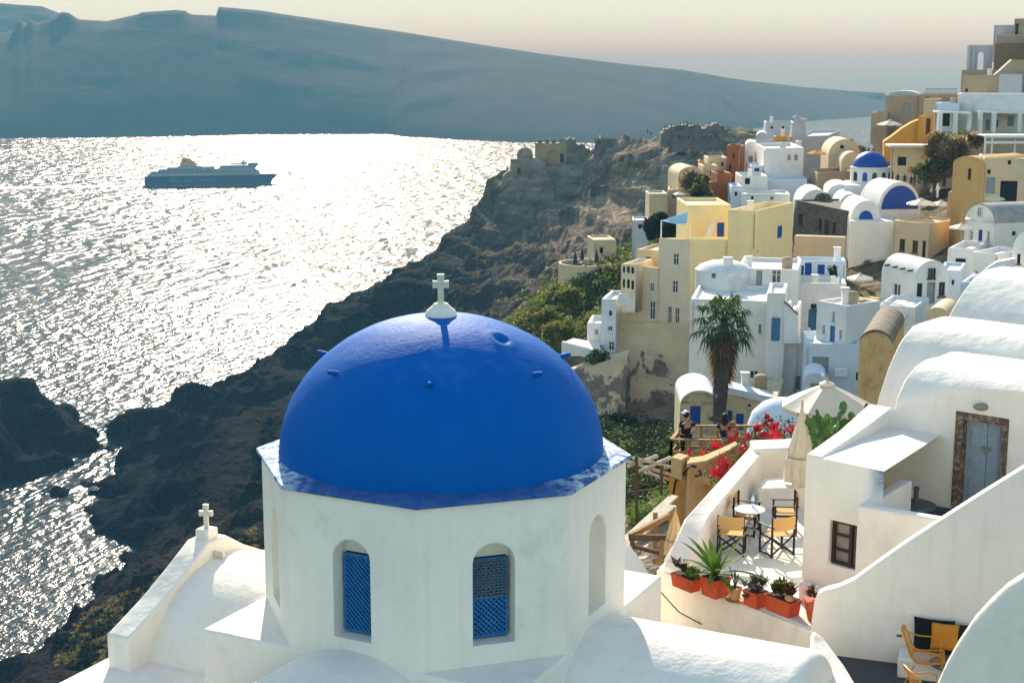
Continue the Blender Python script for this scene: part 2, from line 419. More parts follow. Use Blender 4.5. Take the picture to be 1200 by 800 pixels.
# long ridge against the glitter
for x, y, Y in ((345, 446, 312), (358, 440, 316), (368, 430, 320), (376, 410, 326), (381, 378, 336), (392, 360, 345), (422, 348, 352), (450, 338, 360), (480, 322, 366), (510, 305, 372), (530, 292, 378), (548, 278, 384), (558, 262, 390), (575, 238, 394), (586, 216, 398), (592, 196, 400), (605, 198, 402), (625, 198, 402), (655, 195, 400), (672, 192, 398), (695, 178, 392), (706, 176, 390), (730, 162, 380), (758, 161, 372), (780, 160, 366), (800, 160, 360), (830, 160, 352), (850, 166, 346), (866, 160, 345), (890, 168, 340)): cyp(x, y, Y)
for x, y in ((338, 445), (352, 438), (364, 426), (370, 405), (374, 385)): p = PZ(x, y, SEA); cw(p.x, p.y/KY+14, U)
for x, y, z in ((330, 445, SEA+6), (440, 380, SEA-2), (500, 350, SEA-2), (560, 310, SEA-4)):
    p = PZ(x, y, z); cw(p.x, p.y/KY+50, U)
for X, Y, Z in ((-40, 440, U), (-10, 455, U), (25, 465, U), (70, 455, U), (120, 440, U), (180, 420, U), (0, 430, -85), (40, 430, -75), (90, 415, -70), (-90, 380, U), (-130, 350, U), (-200, 400, U), (0, 480, U), (200, 480, U)): cw(X, Y, Z)
# face of the castle cliff
for x, y, Y in ((600, 235, 385), (630, 235, 380), (665, 225, 376), (700, 215, 366), (720, 195, 366), (745, 215, 350), (760, 190, 355), (790, 190, 345), (800, 225, 320), (770, 240, 325), (730, 245, 335), (705, 245, 342), (690, 275, 330), (740, 270, 305), (660, 290, 340), (620, 290, 360), (590, 300, 365), (560, 320, 355), (520, 350, 340), (480, 380, 322), (440, 410, 305), (400, 440, 295), (360, 470, 285), (320, 490, 275), (280, 500, 268), (240, 500, 275), (200, 500, 280), (160, 520, 272), (250, 560, 238), (200, 580, 238), (150, 590, 244), (120, 585, 250), (300, 560, 232), (330, 520, 250), (250, 610, 215), (220, 640, 205), (180, 650, 206), (300, 600, 205), (160, 690, 188), (110, 730, 178), (200, 700, 170), (260, 660, 170), (120, 770, 160), (650, 320, 305), (620, 350, 290), (580, 380, 285), (520, 430, 270), (560, 430, 250), (660, 350, 255), (600, 400, 250)): cyp(x, y, Y)
for x, y, Y in ((735, 300, 230), (700, 300, 255), (690, 330, 215), (640, 345, 215)): cyp(x, y, Y)
# gully and scrub slope below the village
for x, y, Y in ((755, 300, 160), (730, 305, 150), (700, 325, 140), (668, 330, 140), (650, 345, 140), (620, 360, 142), (600, 378, 145), (640, 392, 125), (600, 410, 150), (670, 400, 112), (640, 440, 120), (560, 460, 160), (690, 460, 92), (720, 500, 76), (760, 512, 66), (700, 500, 85), (740, 560, 55), (780, 540, 52), (760, 600, 42), (720, 600, 50), (640, 520, 95), (560, 560, 120), (460, 600, 150), (380, 600, 180)): cyp(x, y, Y*(VK if x > 660 and Y < 150 else 1))
# islet to the left
for x, y in ((-60, 572), (0, 568), (40, 560), (85, 545), (122, 520), (118, 512)): cz(x, y, SEA)
for x, y, Y in ((-70, 440, 295), (0, 447, 290), (28, 452, 288), (40, 462, 288), (55, 480, 288), (62, 484, 288), (88, 500, 288), (95, 508, 288), (0, 510, 268), (50, 525, 272)): cyp(x, y, Y)
for X, Y in ((-120, 320), (-150, 345), (-190, 350), (-250, 340), (-160, 232), (-220, 230), (-112, 290), (-260, 260), (-118, 265)): cw(X, Y, U)
# village hillside, kept under the houses
for X, Y, Z in ((10, 75, -30), (22, 60, -23), (30, 58, -20), (40, 55, -16), (20, 80, -24), (30, 80, -21), (40, 75, -18), (50, 70, -14.5), (60, 70, -12), (24, 100, -22), (34, 100, -18.5), (44, 100, -16), (55, 95, -13), (70, 95, -7), (30, 125, -20), (40, 130, -17.5), (55, 125, -15), (65, 120, -9), (80, 115, -3), (75, 140, -4), (45, 160, -17), (60, 160, -15), (30, 160, -23), (60, 200, -22), (45, 200, -25), (80, 190, -15), (90, 230, -20), (60, 250, -26), (80, 280, -26), (100, 300, -30), (110, 220, -22), (110, 160, -8), (130, 120, 0), (150, 200, -25), (160, 300, -60), (110, 90, 1), (110, 60, 0), (80, 70, -6), (80, 40, -6), (50, 40, -13), (30, 38, -17), (18, 38, -19), (220, 100, -20), (220, 250, U), (220, 380, U), (150, 40, -2), (150, 5, -4), (60, 5, -8), (15, 20, -16), (5, 30, -22), (-5, 45, -32), (-10, 20, -24), (-10, 5, -22), (-35, 30, -48), (-60, 30, -75), (-60, 70, -82), (-30, 80, -55), (-60, 110, -85), (-20, 110, -55), (-90, 40, SEA+8), (-80, 0, SEA+8), (-30, 0, -45), (230, 0, -20)): cw(X, Y, Z, VK if X > 4 and 36 < Y < 170 else 1.)
for x, y, Y in ((720, 512, 138), (760, 518, 134), (800, 522, 126), (680, 508, 148), (842, 518, 112), (735, 530, 118), (870, 512, 112)): ctrl.append(tuple(PY(x, y, Y)))
C_ = np.array(ctrl); S_ = 100.
def rbf_fit(C):
    n = len(C); X = C[:, :2]/S_; r = np.linalg.norm(X[:, None]-X[None], axis=2)
    A = np.zeros((n+3, n+3)); A[:n, :n] = r-.0*np.eye(n)+np.eye(n)*.006; A[:n, n] = 1; A[:n, n+1:] = X; A[n, :n] = 1; A[n+1:, :n] = X.T
    return np.linalg.lstsq(A, np.concatenate([C[:, 2], np.zeros(3)]), rcond=None)[0], X
_w, _X = rbf_fit(C_)
def terr(x, y):
    x = np.asarray(x, float); y = np.asarray(y, float); q = np.stack([x.ravel(), y.ravel()], 1)/S_; out = np.zeros(len(q))
    for s in range(0, len(q), 20000):
        k = q[s:s+20000]; r = np.linalg.norm(k[:, None]-_X[None], axis=2)
        out[s:s+20000] = r @ _w[:-3]+_w[-3]+k @ _w[-2:]
    return out.reshape(x.shape)
gx = np.arange(-262, 232, 1.0); gy = np.arange(30, 718, 1.0)
GX, GY = np.meshgrid(gx, gy, indexing='ij'); GZ = terr(GX, GY)
dist = np.sqrt(GX**2+GY**2)
am = np.clip((dist-60)/200, .05, 1)
village = np.clip((GX-2)/14, 0, 1)*np.clip((345-GY)/90, 0, 1)
am = am*(1-.92*village)
n1 = fbm(GX/40, GY/40, GZ/40, 6, .55, True)-.62; n2 = fbm(GX/9, GY/9, GZ/9, 5, .6)-.5
n4 = fbm(GX/3.6, GY/3.6, GZ/3.6, 4, .6, True)-.6
n3 = fbm(GX/60+5, GY/60, GZ/40+9, 3, .5, True)-.6
GZ2 = GZ+am*(n1*13+n2*7.5+n4*3.)
# ledges and strata: steps in height, broken up by noise
def ledge(z, st, k, ph):
    q = z/st+ph; f = q-np.floor(q); g = f*f*f*(f*(6*f-15)+10); g = g*g*(3-2*g); return z+(g-f)*st*k
ph_ = fbm(GX/55+3, GY/55, GZ*0+1.5, 4)*3.2
GZ2 = GZ2*(1-.0)+am*(ledge(GZ2, 8.5, .55, ph_)-GZ2)
GZ2 = GZ2+am*.8*(ledge(GZ2, 2.9, .6, ph_*2.3)-GZ2)
# strata and gullies push the slope sideways where it is steep
gzx, gzy = np.gradient(GZ, 1.0)
sl = np.clip(np.sqrt(gzx**2+gzy**2)-.35, 0, 1.6)
lim = 4.2*am*sl
m3 = fbm(GX/17, GY/17, GZ/11, 5, .55, True)-.6
nn = np.sqrt(gzx**2+gzy**2)+1e-6
VX = GX-gzx/nn*lim*m3*1.6; VY = GY-gzy/nn*lim*m3*1.6
# hollows and caves in the castle cliff
for px_, py_, Yc, rx_, dz_ in ((704, 238, 505, 7.5, 22), (722, 232, 500, 5, 14), (744, 244, 480, 5, 8), (690, 214, 520, 4, 6), (760, 212, 500, 4, 6), (672, 268, 500, 6, 7), (712, 285, 470, 7, 6)):
    cv = PY(px_, py_, Yc); g_ = np.exp(-(((GX-cv.x)/rx_)**2+((GZ2-cv.z)/(rx_*1.1))**2))*np.exp(-((GY-cv.y)/45.)**2); VY = VY+g_*dz_
GZ2 = np.where(GZ < SEA-3, np.minimum(GZ2, SEA-1.5), GZ2)
nx, ny = GX.shape
V_ = np.stack([VX, VY, GZ2], 2).reshape(-1, 3)
ii, jj = np.meshgrid(np.arange(nx-1), np.arange(ny-1), indexing='ij'); a = (ii*ny+jj).ravel()
Fq = np.stack([a, a+ny, a+ny+1, a+1], 1)
zmax = V_[:, 2][Fq].max(1); Fq = Fq[zmax > SEA-6]
tm, nt, b = new_mat('terrain_rock'); v = wpos(nt); sep = nt.nodes.new('ShaderNodeSeparateXYZ'); nt.links.new(v, sep.inputs[0])
def rng_(src, a, c):
    n = nt.nodes.new('ShaderNodeMapRange'); n.inputs[1].default_value = a; n.inputs[2].default_value = c; nt.links.new(src, n.inputs[0]); return n.outputs[0]
def mth(op, x, y):
    n = nt.nodes.new('ShaderNodeMath'); n.operation = op; n.use_clamp = True
    for i, s in ((0, x), (1, y)):
        if hasattr(s, 'links'): nt.links.new(s, n.inputs[i])
        else: n.inputs[i].default_value = s
    return n.outputs[0]
big = noise(nt, .035, 6, .6, v); med = noise(nt, .16, 7, .65, v); fin = noise(nt, .9, 6, .7, v)
stra = noise(nt, 1.0, 5, .6, scalev(nt, v, (.03, .03, .28)), 1.2)
lava = mix(nt, ramp(nt, med, [(.35, 0.), (.65, 1.)]), (.007, .007, .008), (.024, .019, .016))
lava = mix(nt, ramp(nt, fin, [(.45, 0.), (.8, .8)]), lava, (.055, .042, .033))
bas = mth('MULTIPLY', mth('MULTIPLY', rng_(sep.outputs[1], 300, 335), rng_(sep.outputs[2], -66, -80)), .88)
lava = mix(nt, bas, lava, (.004, .0045, .006))     # shade on the lower headland painted into the rock, near black
tuff = mix(nt, ramp(nt, stra, [(.35, 0.), (.65, 1.)]), (.22, .165, .11), (.55, .44, .31))
tuff = mix(nt, ramp(nt, med, [(.42, 0.), (.68, .85)]), tuff, (.14, .105, .075))
hi = mth('ADD', rng_(sep.outputs[2], -78, -48), mth('MULTIPLY', mth('SUBTRACT', big, .5), .5))
hi = mth('MULTIPLY', hi, rng_(sep.outputs[0], -35, 10))
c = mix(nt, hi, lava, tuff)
scrub = mth('MULTIPLY', ramp(nt, noise(nt, .09, 7, .7, v), [(.5, 0.), (.62, 1.)]), rng_(sep.outputs[2], SEA+6, -80))
c = mix(nt, mth('MULTIPLY', scrub, .75), c, (.045, .05, .018))
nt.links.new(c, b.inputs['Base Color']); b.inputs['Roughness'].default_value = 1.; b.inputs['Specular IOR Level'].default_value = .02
h = nt.nodes.new('ShaderNodeMath'); h.operation = 'MULTIPLY_ADD'; nt.links.new(fin, h.inputs[0]); h.inputs[1].default_value = .35; nt.links.new(med, h.inputs[2])
vr_ = nt.nodes.new('ShaderNodeTexVoronoi'); vr_.inputs['Scale'].default_value = .32; vr_.inputs['Detail'].default_value = 3.; vr_.inputs['Roughness'].default_value = .6
wq = nt.nodes.new('ShaderNodeVectorMath'); wq.operation = 'ADD'; nq = nt.nodes.new('ShaderNodeTexNoise'); nq.inputs['Scale'].default_value = .2; nt.links.new(v, nq.inputs['Vector']); sq_ = nt.nodes.new('ShaderNodeVectorMath'); sq_.operation = 'SCALE'; sq_.inputs['Scale'].default_value = 4.
nt.links.new(nq.outputs['Color'], sq_.inputs[0]); nt.links.new(sq_.outputs[0], wq.inputs[0]); nt.links.new(v, wq.inputs[1]); nt.links.new(wq.outputs[0], vr_.inputs['Vector'])
h2 = nt.nodes.new('ShaderNodeMath'); h2.operation = 'MULTIPLY_ADD'; nt.links.new(vr_.outputs['Distance'], h2.inputs[0]); h2.inputs[1].default_value = .55; nt.links.new(h.outputs[0], h2.inputs[2])
bump(nt, b, h2.outputs[0], 1., 3.4)
Fq_t = Fq
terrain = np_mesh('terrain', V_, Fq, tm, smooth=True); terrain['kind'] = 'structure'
# ---------------------------------------------------------------- foreground: domed church
WHITE = plaster('white_limewash', (.86, .785, .69), dirt=(.60, .55, .47), lo=.57, hi=.84, bscale=2.2, bstr=.75, bd=.05, streak=.16, cracks=.7)
CC_Z = PD(518.2, 530.2, 25.2).z
BLUE, nt, b = new_mat('dome_blue')
v = wpos(nt); geo = nt.nodes.new('ShaderNodeNewGeometry')
cl = noise(nt, 1.3, 5, .6, v)
bc = mix(nt, ramp(nt, cl, [(.3, 0.), (.7, 1.)]), (.0, .098, .39), (.0, .108, .42))
cr = nt.nodes.new('ShaderNodeTexVoronoi'); cr.feature = 'DISTANCE_TO_EDGE'; cr.inputs['Scale'].default_value = 7
wv = nt.nodes.new('ShaderNodeVectorMath'); wv.operation = 'ADD'; nn_ = nt.nodes.new('ShaderNodeTexNoise'); nn_.inputs['Scale'].default_value = 3
nt.links.new(v, wv.inputs[0]); nt.links.new(nn_.outputs['Color'], wv.inputs[1]); nt.links.new(v, nn_.inputs['Vector']); nt.links.new(wv.outputs[0], cr.inputs['Vector'])
crk = ramp(nt, cr.outputs['Distance'], [(.0, 1.), (.02, 0.)])
gate = ramp(nt, noise(nt, .9, 4, .6, v), [(.5, 0.), (.66, 1.)])
bc = mix(nt, m2('MULTIPLY', crk, m2('MULTIPLY', gate, .5)), bc, (.004, .03, .2))
sp_ = nt.nodes.new('ShaderNodeSeparateXYZ'); nt.links.new(v, sp_.inputs[0])
worn = m2('MULTIPLY', ramp(nt, noise(nt, 3.2, 8, .7, v), [(.5, 0.), (.66, .5)]), 1.)
bc = mix(nt, m2('MULTIPLY', m2('MULTIPLY', worn, ramp(nt, m2('MULTIPLY', m2('SUBTRACT', sp_.outputs[2], CC_Z), .3), [(.42, 0.), (.72, 1.)])), 1.2), bc, (.06, .22, .52))   # chalky wear round the crown
nt.links.new(bc, b.inputs['Base Color']); b.inputs['Roughness'].default_value = .62; b.inputs['Specular IOR Level'].default_value = .05
bump(nt, b, m2('ADD', noise(nt, 9, 6, .65, v), m2('MULTIPLY', noise(nt, 1., 5, .6, scalev(nt, v, (16, 16, 2.2))), .8)), .4, .022)
RIMB, nt, b = new_mat('rim_worn_shaded_blue'); v = wpos(nt)
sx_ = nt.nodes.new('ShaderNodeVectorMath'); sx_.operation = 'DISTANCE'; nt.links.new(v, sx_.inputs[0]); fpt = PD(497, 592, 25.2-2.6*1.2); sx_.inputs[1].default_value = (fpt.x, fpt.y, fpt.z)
wr = m2('MULTIPLY', ramp(nt, noise(nt, 4.5, 8, .72, scalev(nt, v, (1, 1, 1))), [(.43, 0.), (.56, 1.)]), ramp(nt, m2('MULTIPLY', sx_.outputs['Value'], .2), [(.40, .06), (.55, 1.)]))   # wear masked off in front; dark blue there paints in the dome's shade
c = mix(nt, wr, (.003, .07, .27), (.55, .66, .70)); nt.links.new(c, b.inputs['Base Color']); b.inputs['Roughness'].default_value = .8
bump(nt, b, noise(nt, 14, 6, .7, v), .4, .02)
SHUT = flat('shutter_blue', (.01, .14, .38), .5, .25, 9, .1, .004)
DARK = flat('dark_inside', (.012, .013, .016), .9, .2, 3, 0)
GREYP = flat('grey_board', (.10, .12, .13), .6, .2, 8, .1, .004)
MARB = flat('cross_marble', (.62, .57, .46), .6, .2, 20, .2, .005, dirt=(.35, .28, .2), dscale=14)
U_ = 1.2
CC = PD(518.2, 530.2, 21*U_)
tv = Vector((-CC.x, -CC.y, 0)).normalized(); rv = Vector((-tv.y, tv.x, 0))
def DIR(a): a = math.radians(a); return tv*math.cos(a)+rv*math.sin(a)
E1, E2 = DIR(-29.4), DIR(60.6); UZ = Vector((0, 0, 1))
def CL(a, b_, z): return CC+(E1*a+E2*b_+UZ*z)*U_
church = thing('church', 'white church in the foreground with a big blue dome on an eight sided drum', 'church', (CC.x, CC.y, -14))
ROT = -6.9; R8 = 2.6
def v8(k, z, r=R8): return CC+(DIR(ROT+45*k)*r+UZ*z)*U_
drum = MB(); ZB = -2.3
def arch_panel(mb, A, B, z0, z1, hw, zb, zs, rise, rd, cx=.5, n=10, back=True):
    """wall A-B (bottom corners) of height z1-z0 with one arched niche: half width hw, sill zb, spring zs"""
    A = Vector(A); B = Vector(B); w = (B-A).length; ux = (B-A)/w; nin = Vector((-ux.y, ux.x, 0)); c = w*cx
    if nin.dot(A) < 0: nin = -nin
    P = lambda x, z, y=0: Vector((A.x, A.y, 0))+ux*x+nin*y+UZ*z
    x0, x1 = c-hw, c+hw
    mb.poly(P(0, z0), P(x0, z0), P(x0, z1), P(0, z1)); mb.poly(P(x1, z0), P(w, z0), P(w, z1), P(x1, z1))
    mb.poly(P(x0, z0), P(x1, z0), P(x1, zb), P(x0, zb))
    pts = [(x0, zb), (x0, zs)]+[(c-hw*math.cos(PI*i/n), zs+rise*math.sin(PI*i/n)) for i in range(1, n)]+[(x1, zs), (x1, zb)]
    ar = pts[1:-1]
    for (a, za), (b2, zb2) in zip(ar[:-1], ar[1:]): mb.poly(P(a, za), P(b2, zb2), P(b2, z1), P(a, z1))
    for (a, za), (b2, zb2) in zip(pts, pts[1:]+pts[:1]): mb.poly(P(a, za), P(b2, zb2), P(b2, zb2, rd), P(a, za, rd))
    if back: mb.add([P(x, z, rd) for x, z in pts], [tuple(range(len(pts)))])
    return P, c, ux, nin
shutters = []
zw0, zws, zwr = -1.93*U_+CC.z, -.86*U_+CC.z, .27*U_
for k in range(-4, 4):
    A, B = v8(k, 0), v8(k+1, 0)
    has = k in (-2, -1, 0, 1)
    z0, z1 = CC.z+ZB*U_, CC.z
    if has:
        P, c, ux, nin = arch_panel(drum, A, B, z0, z1, .285*U_, zw0, zws, zwr, .30*U_)
        if k in (-1, 0): shutters.append((P, c, k))
    else: drum.poly((A.x, A.y, z0), (B.x, B.y, z0), (B.x, B.y, z1), (A.x, A.y, z1))
drum.build('drum', WHITE, church, bevel=.035, seg=3)
for P, c, k in shutters:
    s = MB(); y0 = .2*U_; hw = .25*U_; zb, zt = zw0+.03, zws+.02
    def bq(xa, xb, za, zb_, ya, yb):
        pts = [P(xa, za, ya), P(xb, za, ya), P(xb, zb_, ya), P(xa, zb_, ya)]
        s.extr(pts, P(0, 0, yb)-P(0, 0, ya))
    t = .045
    bq(c-hw, c-hw+t, zb, zt, y0, y0+.05); bq(c+hw-t, c+hw, zb, zt, y0, y0+.05)
    bq(c-hw+t, c+hw-t, zb, zb+t, y0, y0+.05); bq(c-hw+t, c+hw-t, zt-t, zt, y0, y0+.05)
    if k == 0: bq(c-hw+t, c+hw-t, (zb+zt)/2-.03, (zb+zt)/2+.03, y0+.008, y0+.045)
    st = .085; wI = hw*2-2*t; hI = zt-zb-2*t; lw = .016
    for sg in (1, -1):
        q = -hI
        while q < wI+hI:
            a0 = max(0, q); a1 = min(wI, q+hI)
            if a1 > a0+.01:
                xa, za, xb, zb_ = a0, a0-q, a1, a1-q
                if sg < 0: xa, xb = wI-xa, wI-xb
                pa = P(c-hw+t+xa, zb+t+za, y0+.02+.012*sg); pb = P(c-hw+t+xb, zb+t+zb_, y0+.02+.012*sg)
                s.bar(pa, pb, .012, 2*lw, up=(pb-pa).cross(P(0, 0, 1)-P(0, 0, 0)))
            q += st
    so_ = s.build('lattice_shutter', SHUT, church, merge=False)
    d = MB(); d.extr([P(c-hw, zb, y0+.09), P(c+hw, zb, y0+.09), P(c+hw, zt, y0+.09), P(c-hw, zt, y0+.09)], P(0, 0, .02)-P(0, 0, 0)); d.build('window_pane', DARK, church)
    if k == 0:
        d = MB(); zm = (zb+zt)/2; 
        d.extr([P(c-hw+.03, zm+.03, y0-.02), P(c+hw-.03, zm+.03, y0-.02), P(c+hw-.03, zt-.03, y0-.02), P(c-hw+.03, zt-.03, y0-.02)], P(0, 0, .012)-P(0, 0, 0))
        # see-through mesh board: a fine grid of slats in front of the upper lattice
        g = MB(); 
        for i in range(9):
            xx = c-hw+.03+(2*hw-.06)*i/8; g.bar(P(xx, zm+.03, y0-.03), P(xx, zt-.03, y0-.03), .012, .008)
        for i in range(13):
            zz = zm+.03+(zt-zm-.06)*i/12; g.bar(P(c-hw+.03, zz, y0-.03), P(c+hw-.03, zz, y0-.03), .008, .02)
        g.build('mesh_screen', GREYP, church, merge=False)
# rim plate and dome
rim = MB(); n8 = [v8(k, .02, 2.67) for k in range(8)]; n8b = [v8(k, -.03, 2.67) for k in range(8)]
vs = n8b+n8+[v8(k, .10, 2.2) for k in range(8)]
rim.add(vs, [(k, (k+1) % 8, 8+(k+1) % 8, 8+k) for k in range(8)]+[(8+k, 8+(k+1) % 8, 16+(k+1) % 8, 16+k) for k in range(8)]+[tuple(range(7, -1, -1))])
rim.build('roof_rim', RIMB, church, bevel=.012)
RD, HD = 2.28*U_, 1.93*U_
nu, nvv = 160, 64; dv = []
dent_d = (DIR(50)*math.cos(math.radians(58))+UZ*math.sin(math.radians(58))).normalized()
for j in range(nvv+1):
    t = PI/2*j/nvv
    for i in range(nu):
        a = 2*PI*i/nu
        p = Vector((math.cos(a)*math.cos(t)*RD, math.sin(a)*math.cos(t)*RD, HD*math.sin(t)))
        q = p.copy()
        dd = (p.normalized()-dent_d).length
        p -= q.normalized()*.11*math.exp(-(dd/.036)**2); p += q.normalized()*.016*math.exp(-((dd-.075)/.04)**2)
        p += q.normalized()*float(.022*(fbm(np.array(p.x*.9+5), np.array(p.y*.9), np.array(p.z*.9), 3)-.5))*2
        dv.append(p)
# base ring kept inside rim
df = [(j*nu+i, j*nu+(i+1) % nu, (j+1)*nu+(i+1) % nu, (j+1)*nu+i) for j in range(nvv) for i in range(nu)]
dm = MB(); dm.add([CC+p+UZ*.05*U_ for p in dv], df); dm.build('dome', BLUE, church, smooth=180)
for a in (-104, -56, -5, 47, 92, 140, 180, -150):
    d = DIR(a); base = CC+d*1.66*U_+UZ*(1.30+.05)*U_
    pm = MB().tube([base-d*.1-UZ*.03, base+d*.14+UZ*.035, base+d*.19+UZ*.05], [.05, .038, .022], 10); pm.build('peg', BLUE, church, smooth=50)
top = CC+UZ*(HD+.05*U_)
xb = MB().lathe([(.26, -.07), (.27, .0), (.24, .07), (.17, .13), (.13, .17), (.115, .19)], 24, top); xb.build('cross_base', WHITE, church, smooth=60)
def cross(mb, p, h, w, t, ax, arm=.66, flare=1.25):
    ax = Vector(ax); ay = Vector((-ax.y, ax.x, 0)); p = Vector(p)
    def pl(pts): mb.extr([p+ax*x+UZ*z-ay*t/2 for x, z in pts], ay*t)
    s = t*.5; f = s*flare; za = h*arm
    pl([(-s, 0), (s, 0), (s, za-s), (w/2, za-f), (w/2, za+f), (s, za+s), (f, h), (-f, h), (-s, za+s), (-w/2, za+f), (-w/2, za-f), (-s, za-s)])
cm = MB(); cross(cm, top+UZ*.17, .51, .275, .105, rv); cm.build('cross', MARB, church, bevel=.012)
# square base under the drum
sq = 2.43; bs = MB()
bs.prism([tuple(CL(a, b_, 0)[:2]) for a, b_ in ((-sq, -sq), (sq, -sq), (sq, sq), (-sq, sq))], -15, CC.z-2.2*U_)
bs.build('square_base', WHITE, church, bevel=.05, seg=3)
def barrel(name, ax, perp, s0, s1, r, zr, rise, zbot, end_r=.0, n=20, mat=WHITE):
    """roof vault: along ax from s0 to s1, half width r, crown at zr, walls down to zbot"""
    mb = MB(); prof = [(-r, zbot)]+[(-r*math.cos(PI*i/n), zr-rise+rise*math.sin(PI*i/n)) for i in range(n+1)]+[(r, zbot)]
    stations = [(s0, 1, 0)]
    if end_r:
        for i in range(5): 
            t = i/4*PI/2; stations.append((s1-end_r+end_r*math.sin(t), 1-(1-math.cos(t))*end_r/r, (1-math.cos(t))*end_r))
    else: stations.append((s1, 1, 0))
    rings = []
    for s, k, dz in stations:
        rings.append([CC+(ax*s+perp*x*k+UZ*(z-(dz if z > zr-rise+.01 else 0)))*U_ for x, z in prof])
    m = len(prof); vs = [p for rg in rings for p in rg]
    fs = [(j*m+i, j*m+i+1, (j+1)*m+i+1, (j+1)*m+i) for j in range(len(rings)-1) for i in range(m-1)]
    fs.append(tuple((len(rings)-1)*m+i for i in range(m)))
    mb.add(vs, fs); return mb.build(name, mat, church, smooth=60)
barrel('roof_vault', E2, E1, 2.2, 5.42, 1.62, -2.08, 1.55, -7, .18)
barrel('roof_vault', E1, E2, 2.2, 4.6, 1.62, -2.08, 1.55, -7, .18)
barrel('roof_vault', -E2, E1, 2.2, 4.1, 1.75, -2.12, 1.5, -7)
barrel('roof_vault', -E1, E2, 2.2, 4.4, 1.62, -2.12, 1.5, -7)
# gable wall with its little cross
gp = [(2.12, -7), (2.12, -2.74), (1.9, -2.66), (1.3, -2.42), (.7, -2.12), (.22, -1.86), (-.22, -1.86), (-.7, -2.16), (-1.3, -2.46), (-1.9, -2.68), (-2.12, -2.76), (-2.12, -7)]
gm = MB().extr([CL(a, -4.02, z) for a, z in gp], -E2*.42*U_); gm.build('gable_wall', WHITE, church, bevel=.05, seg=3)
pb_ = CL(.0, -4.23, -1.87)
cbm = MB().box(pb_+UZ*.09, (.30, .30, .2), math.atan2(E1.y, E1.x)); cbm.build('cross_block', WHITE, church, bevel=.02)
cm = MB(); cross(cm, pb_+UZ*.19, .46, .26, .085, (E1*.15+rv*.9).normalized(), .62, 1.3)
cx_ = cm.build('gable_cross', MARB, church, bevel=.01)
vp = CL(.1, -4.0, -2.06); MB().tube([vp, vp+E2*.2-UZ*.02], .05, 10).build('drain_spout', MARB, church, smooth=50)
# lower wing beyond the gable and flat roofs round the church
lw = MB().extr([CL(a, b_, -3.25) for a, b_ in ((3.3, -4.7), (3.3, -2.4), (-2.0, -2.4), (-2.0, -4.7))], -UZ*5); lw.build('lower_roof', WHITE, church, bevel=.06, seg=3)
lw = MB().extr([CL(a, b_, -3.6) for a, b_ in ((6.5, -2.4), (6.5, 8.2), (2.4, 8.2), (2.4, -2.4))], -UZ*5); lw.build('front_roof', WHITE, church, bevel=.06, seg=3)
# ---------------------------------------------------------------- terrace beside the church
TZ = -8.6*1.2
FLOOR = plaster('terrace_screed', (.68, .65, .58), dirt=(.42, .38, .32), lo=.5, hi=.75, bscale=5, bstr=.25, bd=.02, dscale=1.6)
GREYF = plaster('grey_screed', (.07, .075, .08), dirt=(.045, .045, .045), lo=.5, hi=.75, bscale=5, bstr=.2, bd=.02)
def hz_poly(pts, z): return [PZ(x, y, z) for x, y in pts]
def slab(name, pts, z, zb, mat, parent=None, bevel=.03):
    P = hz_poly(pts, z); m = MB().extr(P, UZ*(zb-z)); return m.build(name, mat, parent, bevel=bevel, seg=3)
fl = slab('terrace_floor', [(772, 664), (951, 736), (1010, 705), (1010, 560), (890, 555), (846, 600)], TZ, TZ-.25, FLOOR, bevel=.02); fl['kind'] = 'structure'
# retaining wall under the pots
a_, b_ = PZ(771, 665, TZ), PZ(953, 738, TZ); dp = (b_-a_).normalized(); nt_ = Vector((dp.y, -dp.x, 0))
if nt_.y > 0: nt_ = -nt_
STAINW = plaster('stained_limewash', (.82, .745, .65), dirt=(.55, .46, .34), lo=.5, hi=.8, bscale=2.2, bstr=.8, bd=.05, streak=.3, cracks=.7)
_nt = STAINW.node_tree; _b = [n for n in _nt.nodes if n.type == 'BSDF_PRINCIPLED'][0]; _src = _b.inputs['Base Color'].links[0].from_socket
_dv = _nt.nodes.new('ShaderNodeVectorMath'); _dv.operation = 'DISTANCE'; _sc = scalev(_nt, wpos(_nt), (1, 1, .55)); _nt.links.new(_sc, _dv.inputs[0]); _sp = PZ(934, 752, TZ-.55); _dv.inputs[1].default_value = (_sp.x, _sp.y, _sp.z*.55)
_m = _nt.nodes.new('ShaderNodeMath'); _m.operation = 'MULTIPLY_ADD'; _nt.links.new(noise(_nt, 5, 6, .65, wpos(_nt)), _m.inputs[0]); _m.inputs[1].default_value = .35; _nt.links.new(_dv.outputs['Value'], _m.inputs[2])
_nt.links.new(mix(_nt, ramp(_nt, _m.outputs[0], [(.30, .85), (.52, 0.)]), _src, (.34, .22, .12)), _b.inputs['Base Color'])
potwall = thing('retaining_wall', 'white retaining wall below the row of red flower pots', 'wall', a_)
MB().extr([a_-UZ*.02+nt_*.06, b_-UZ*.02+nt_*.06+dp*.3, b_-UZ*4+nt_*.06+dp*.3, a_-UZ*4+nt_*.06], -nt_*.4).build('wall', STAINW, potwall, bevel=.05, seg=3)
# small roof gutter below the wall
gut = MB().extr([CL(a, b2, -4.0) for a, b2 in ((1.5, 2.4), (1.5, 9.5), (-4.5, 9.5), (-4.5, 2.4))], -UZ*2); gu = gut.build('flat_roof', FLOOR); gu['kind'] = 'structure'
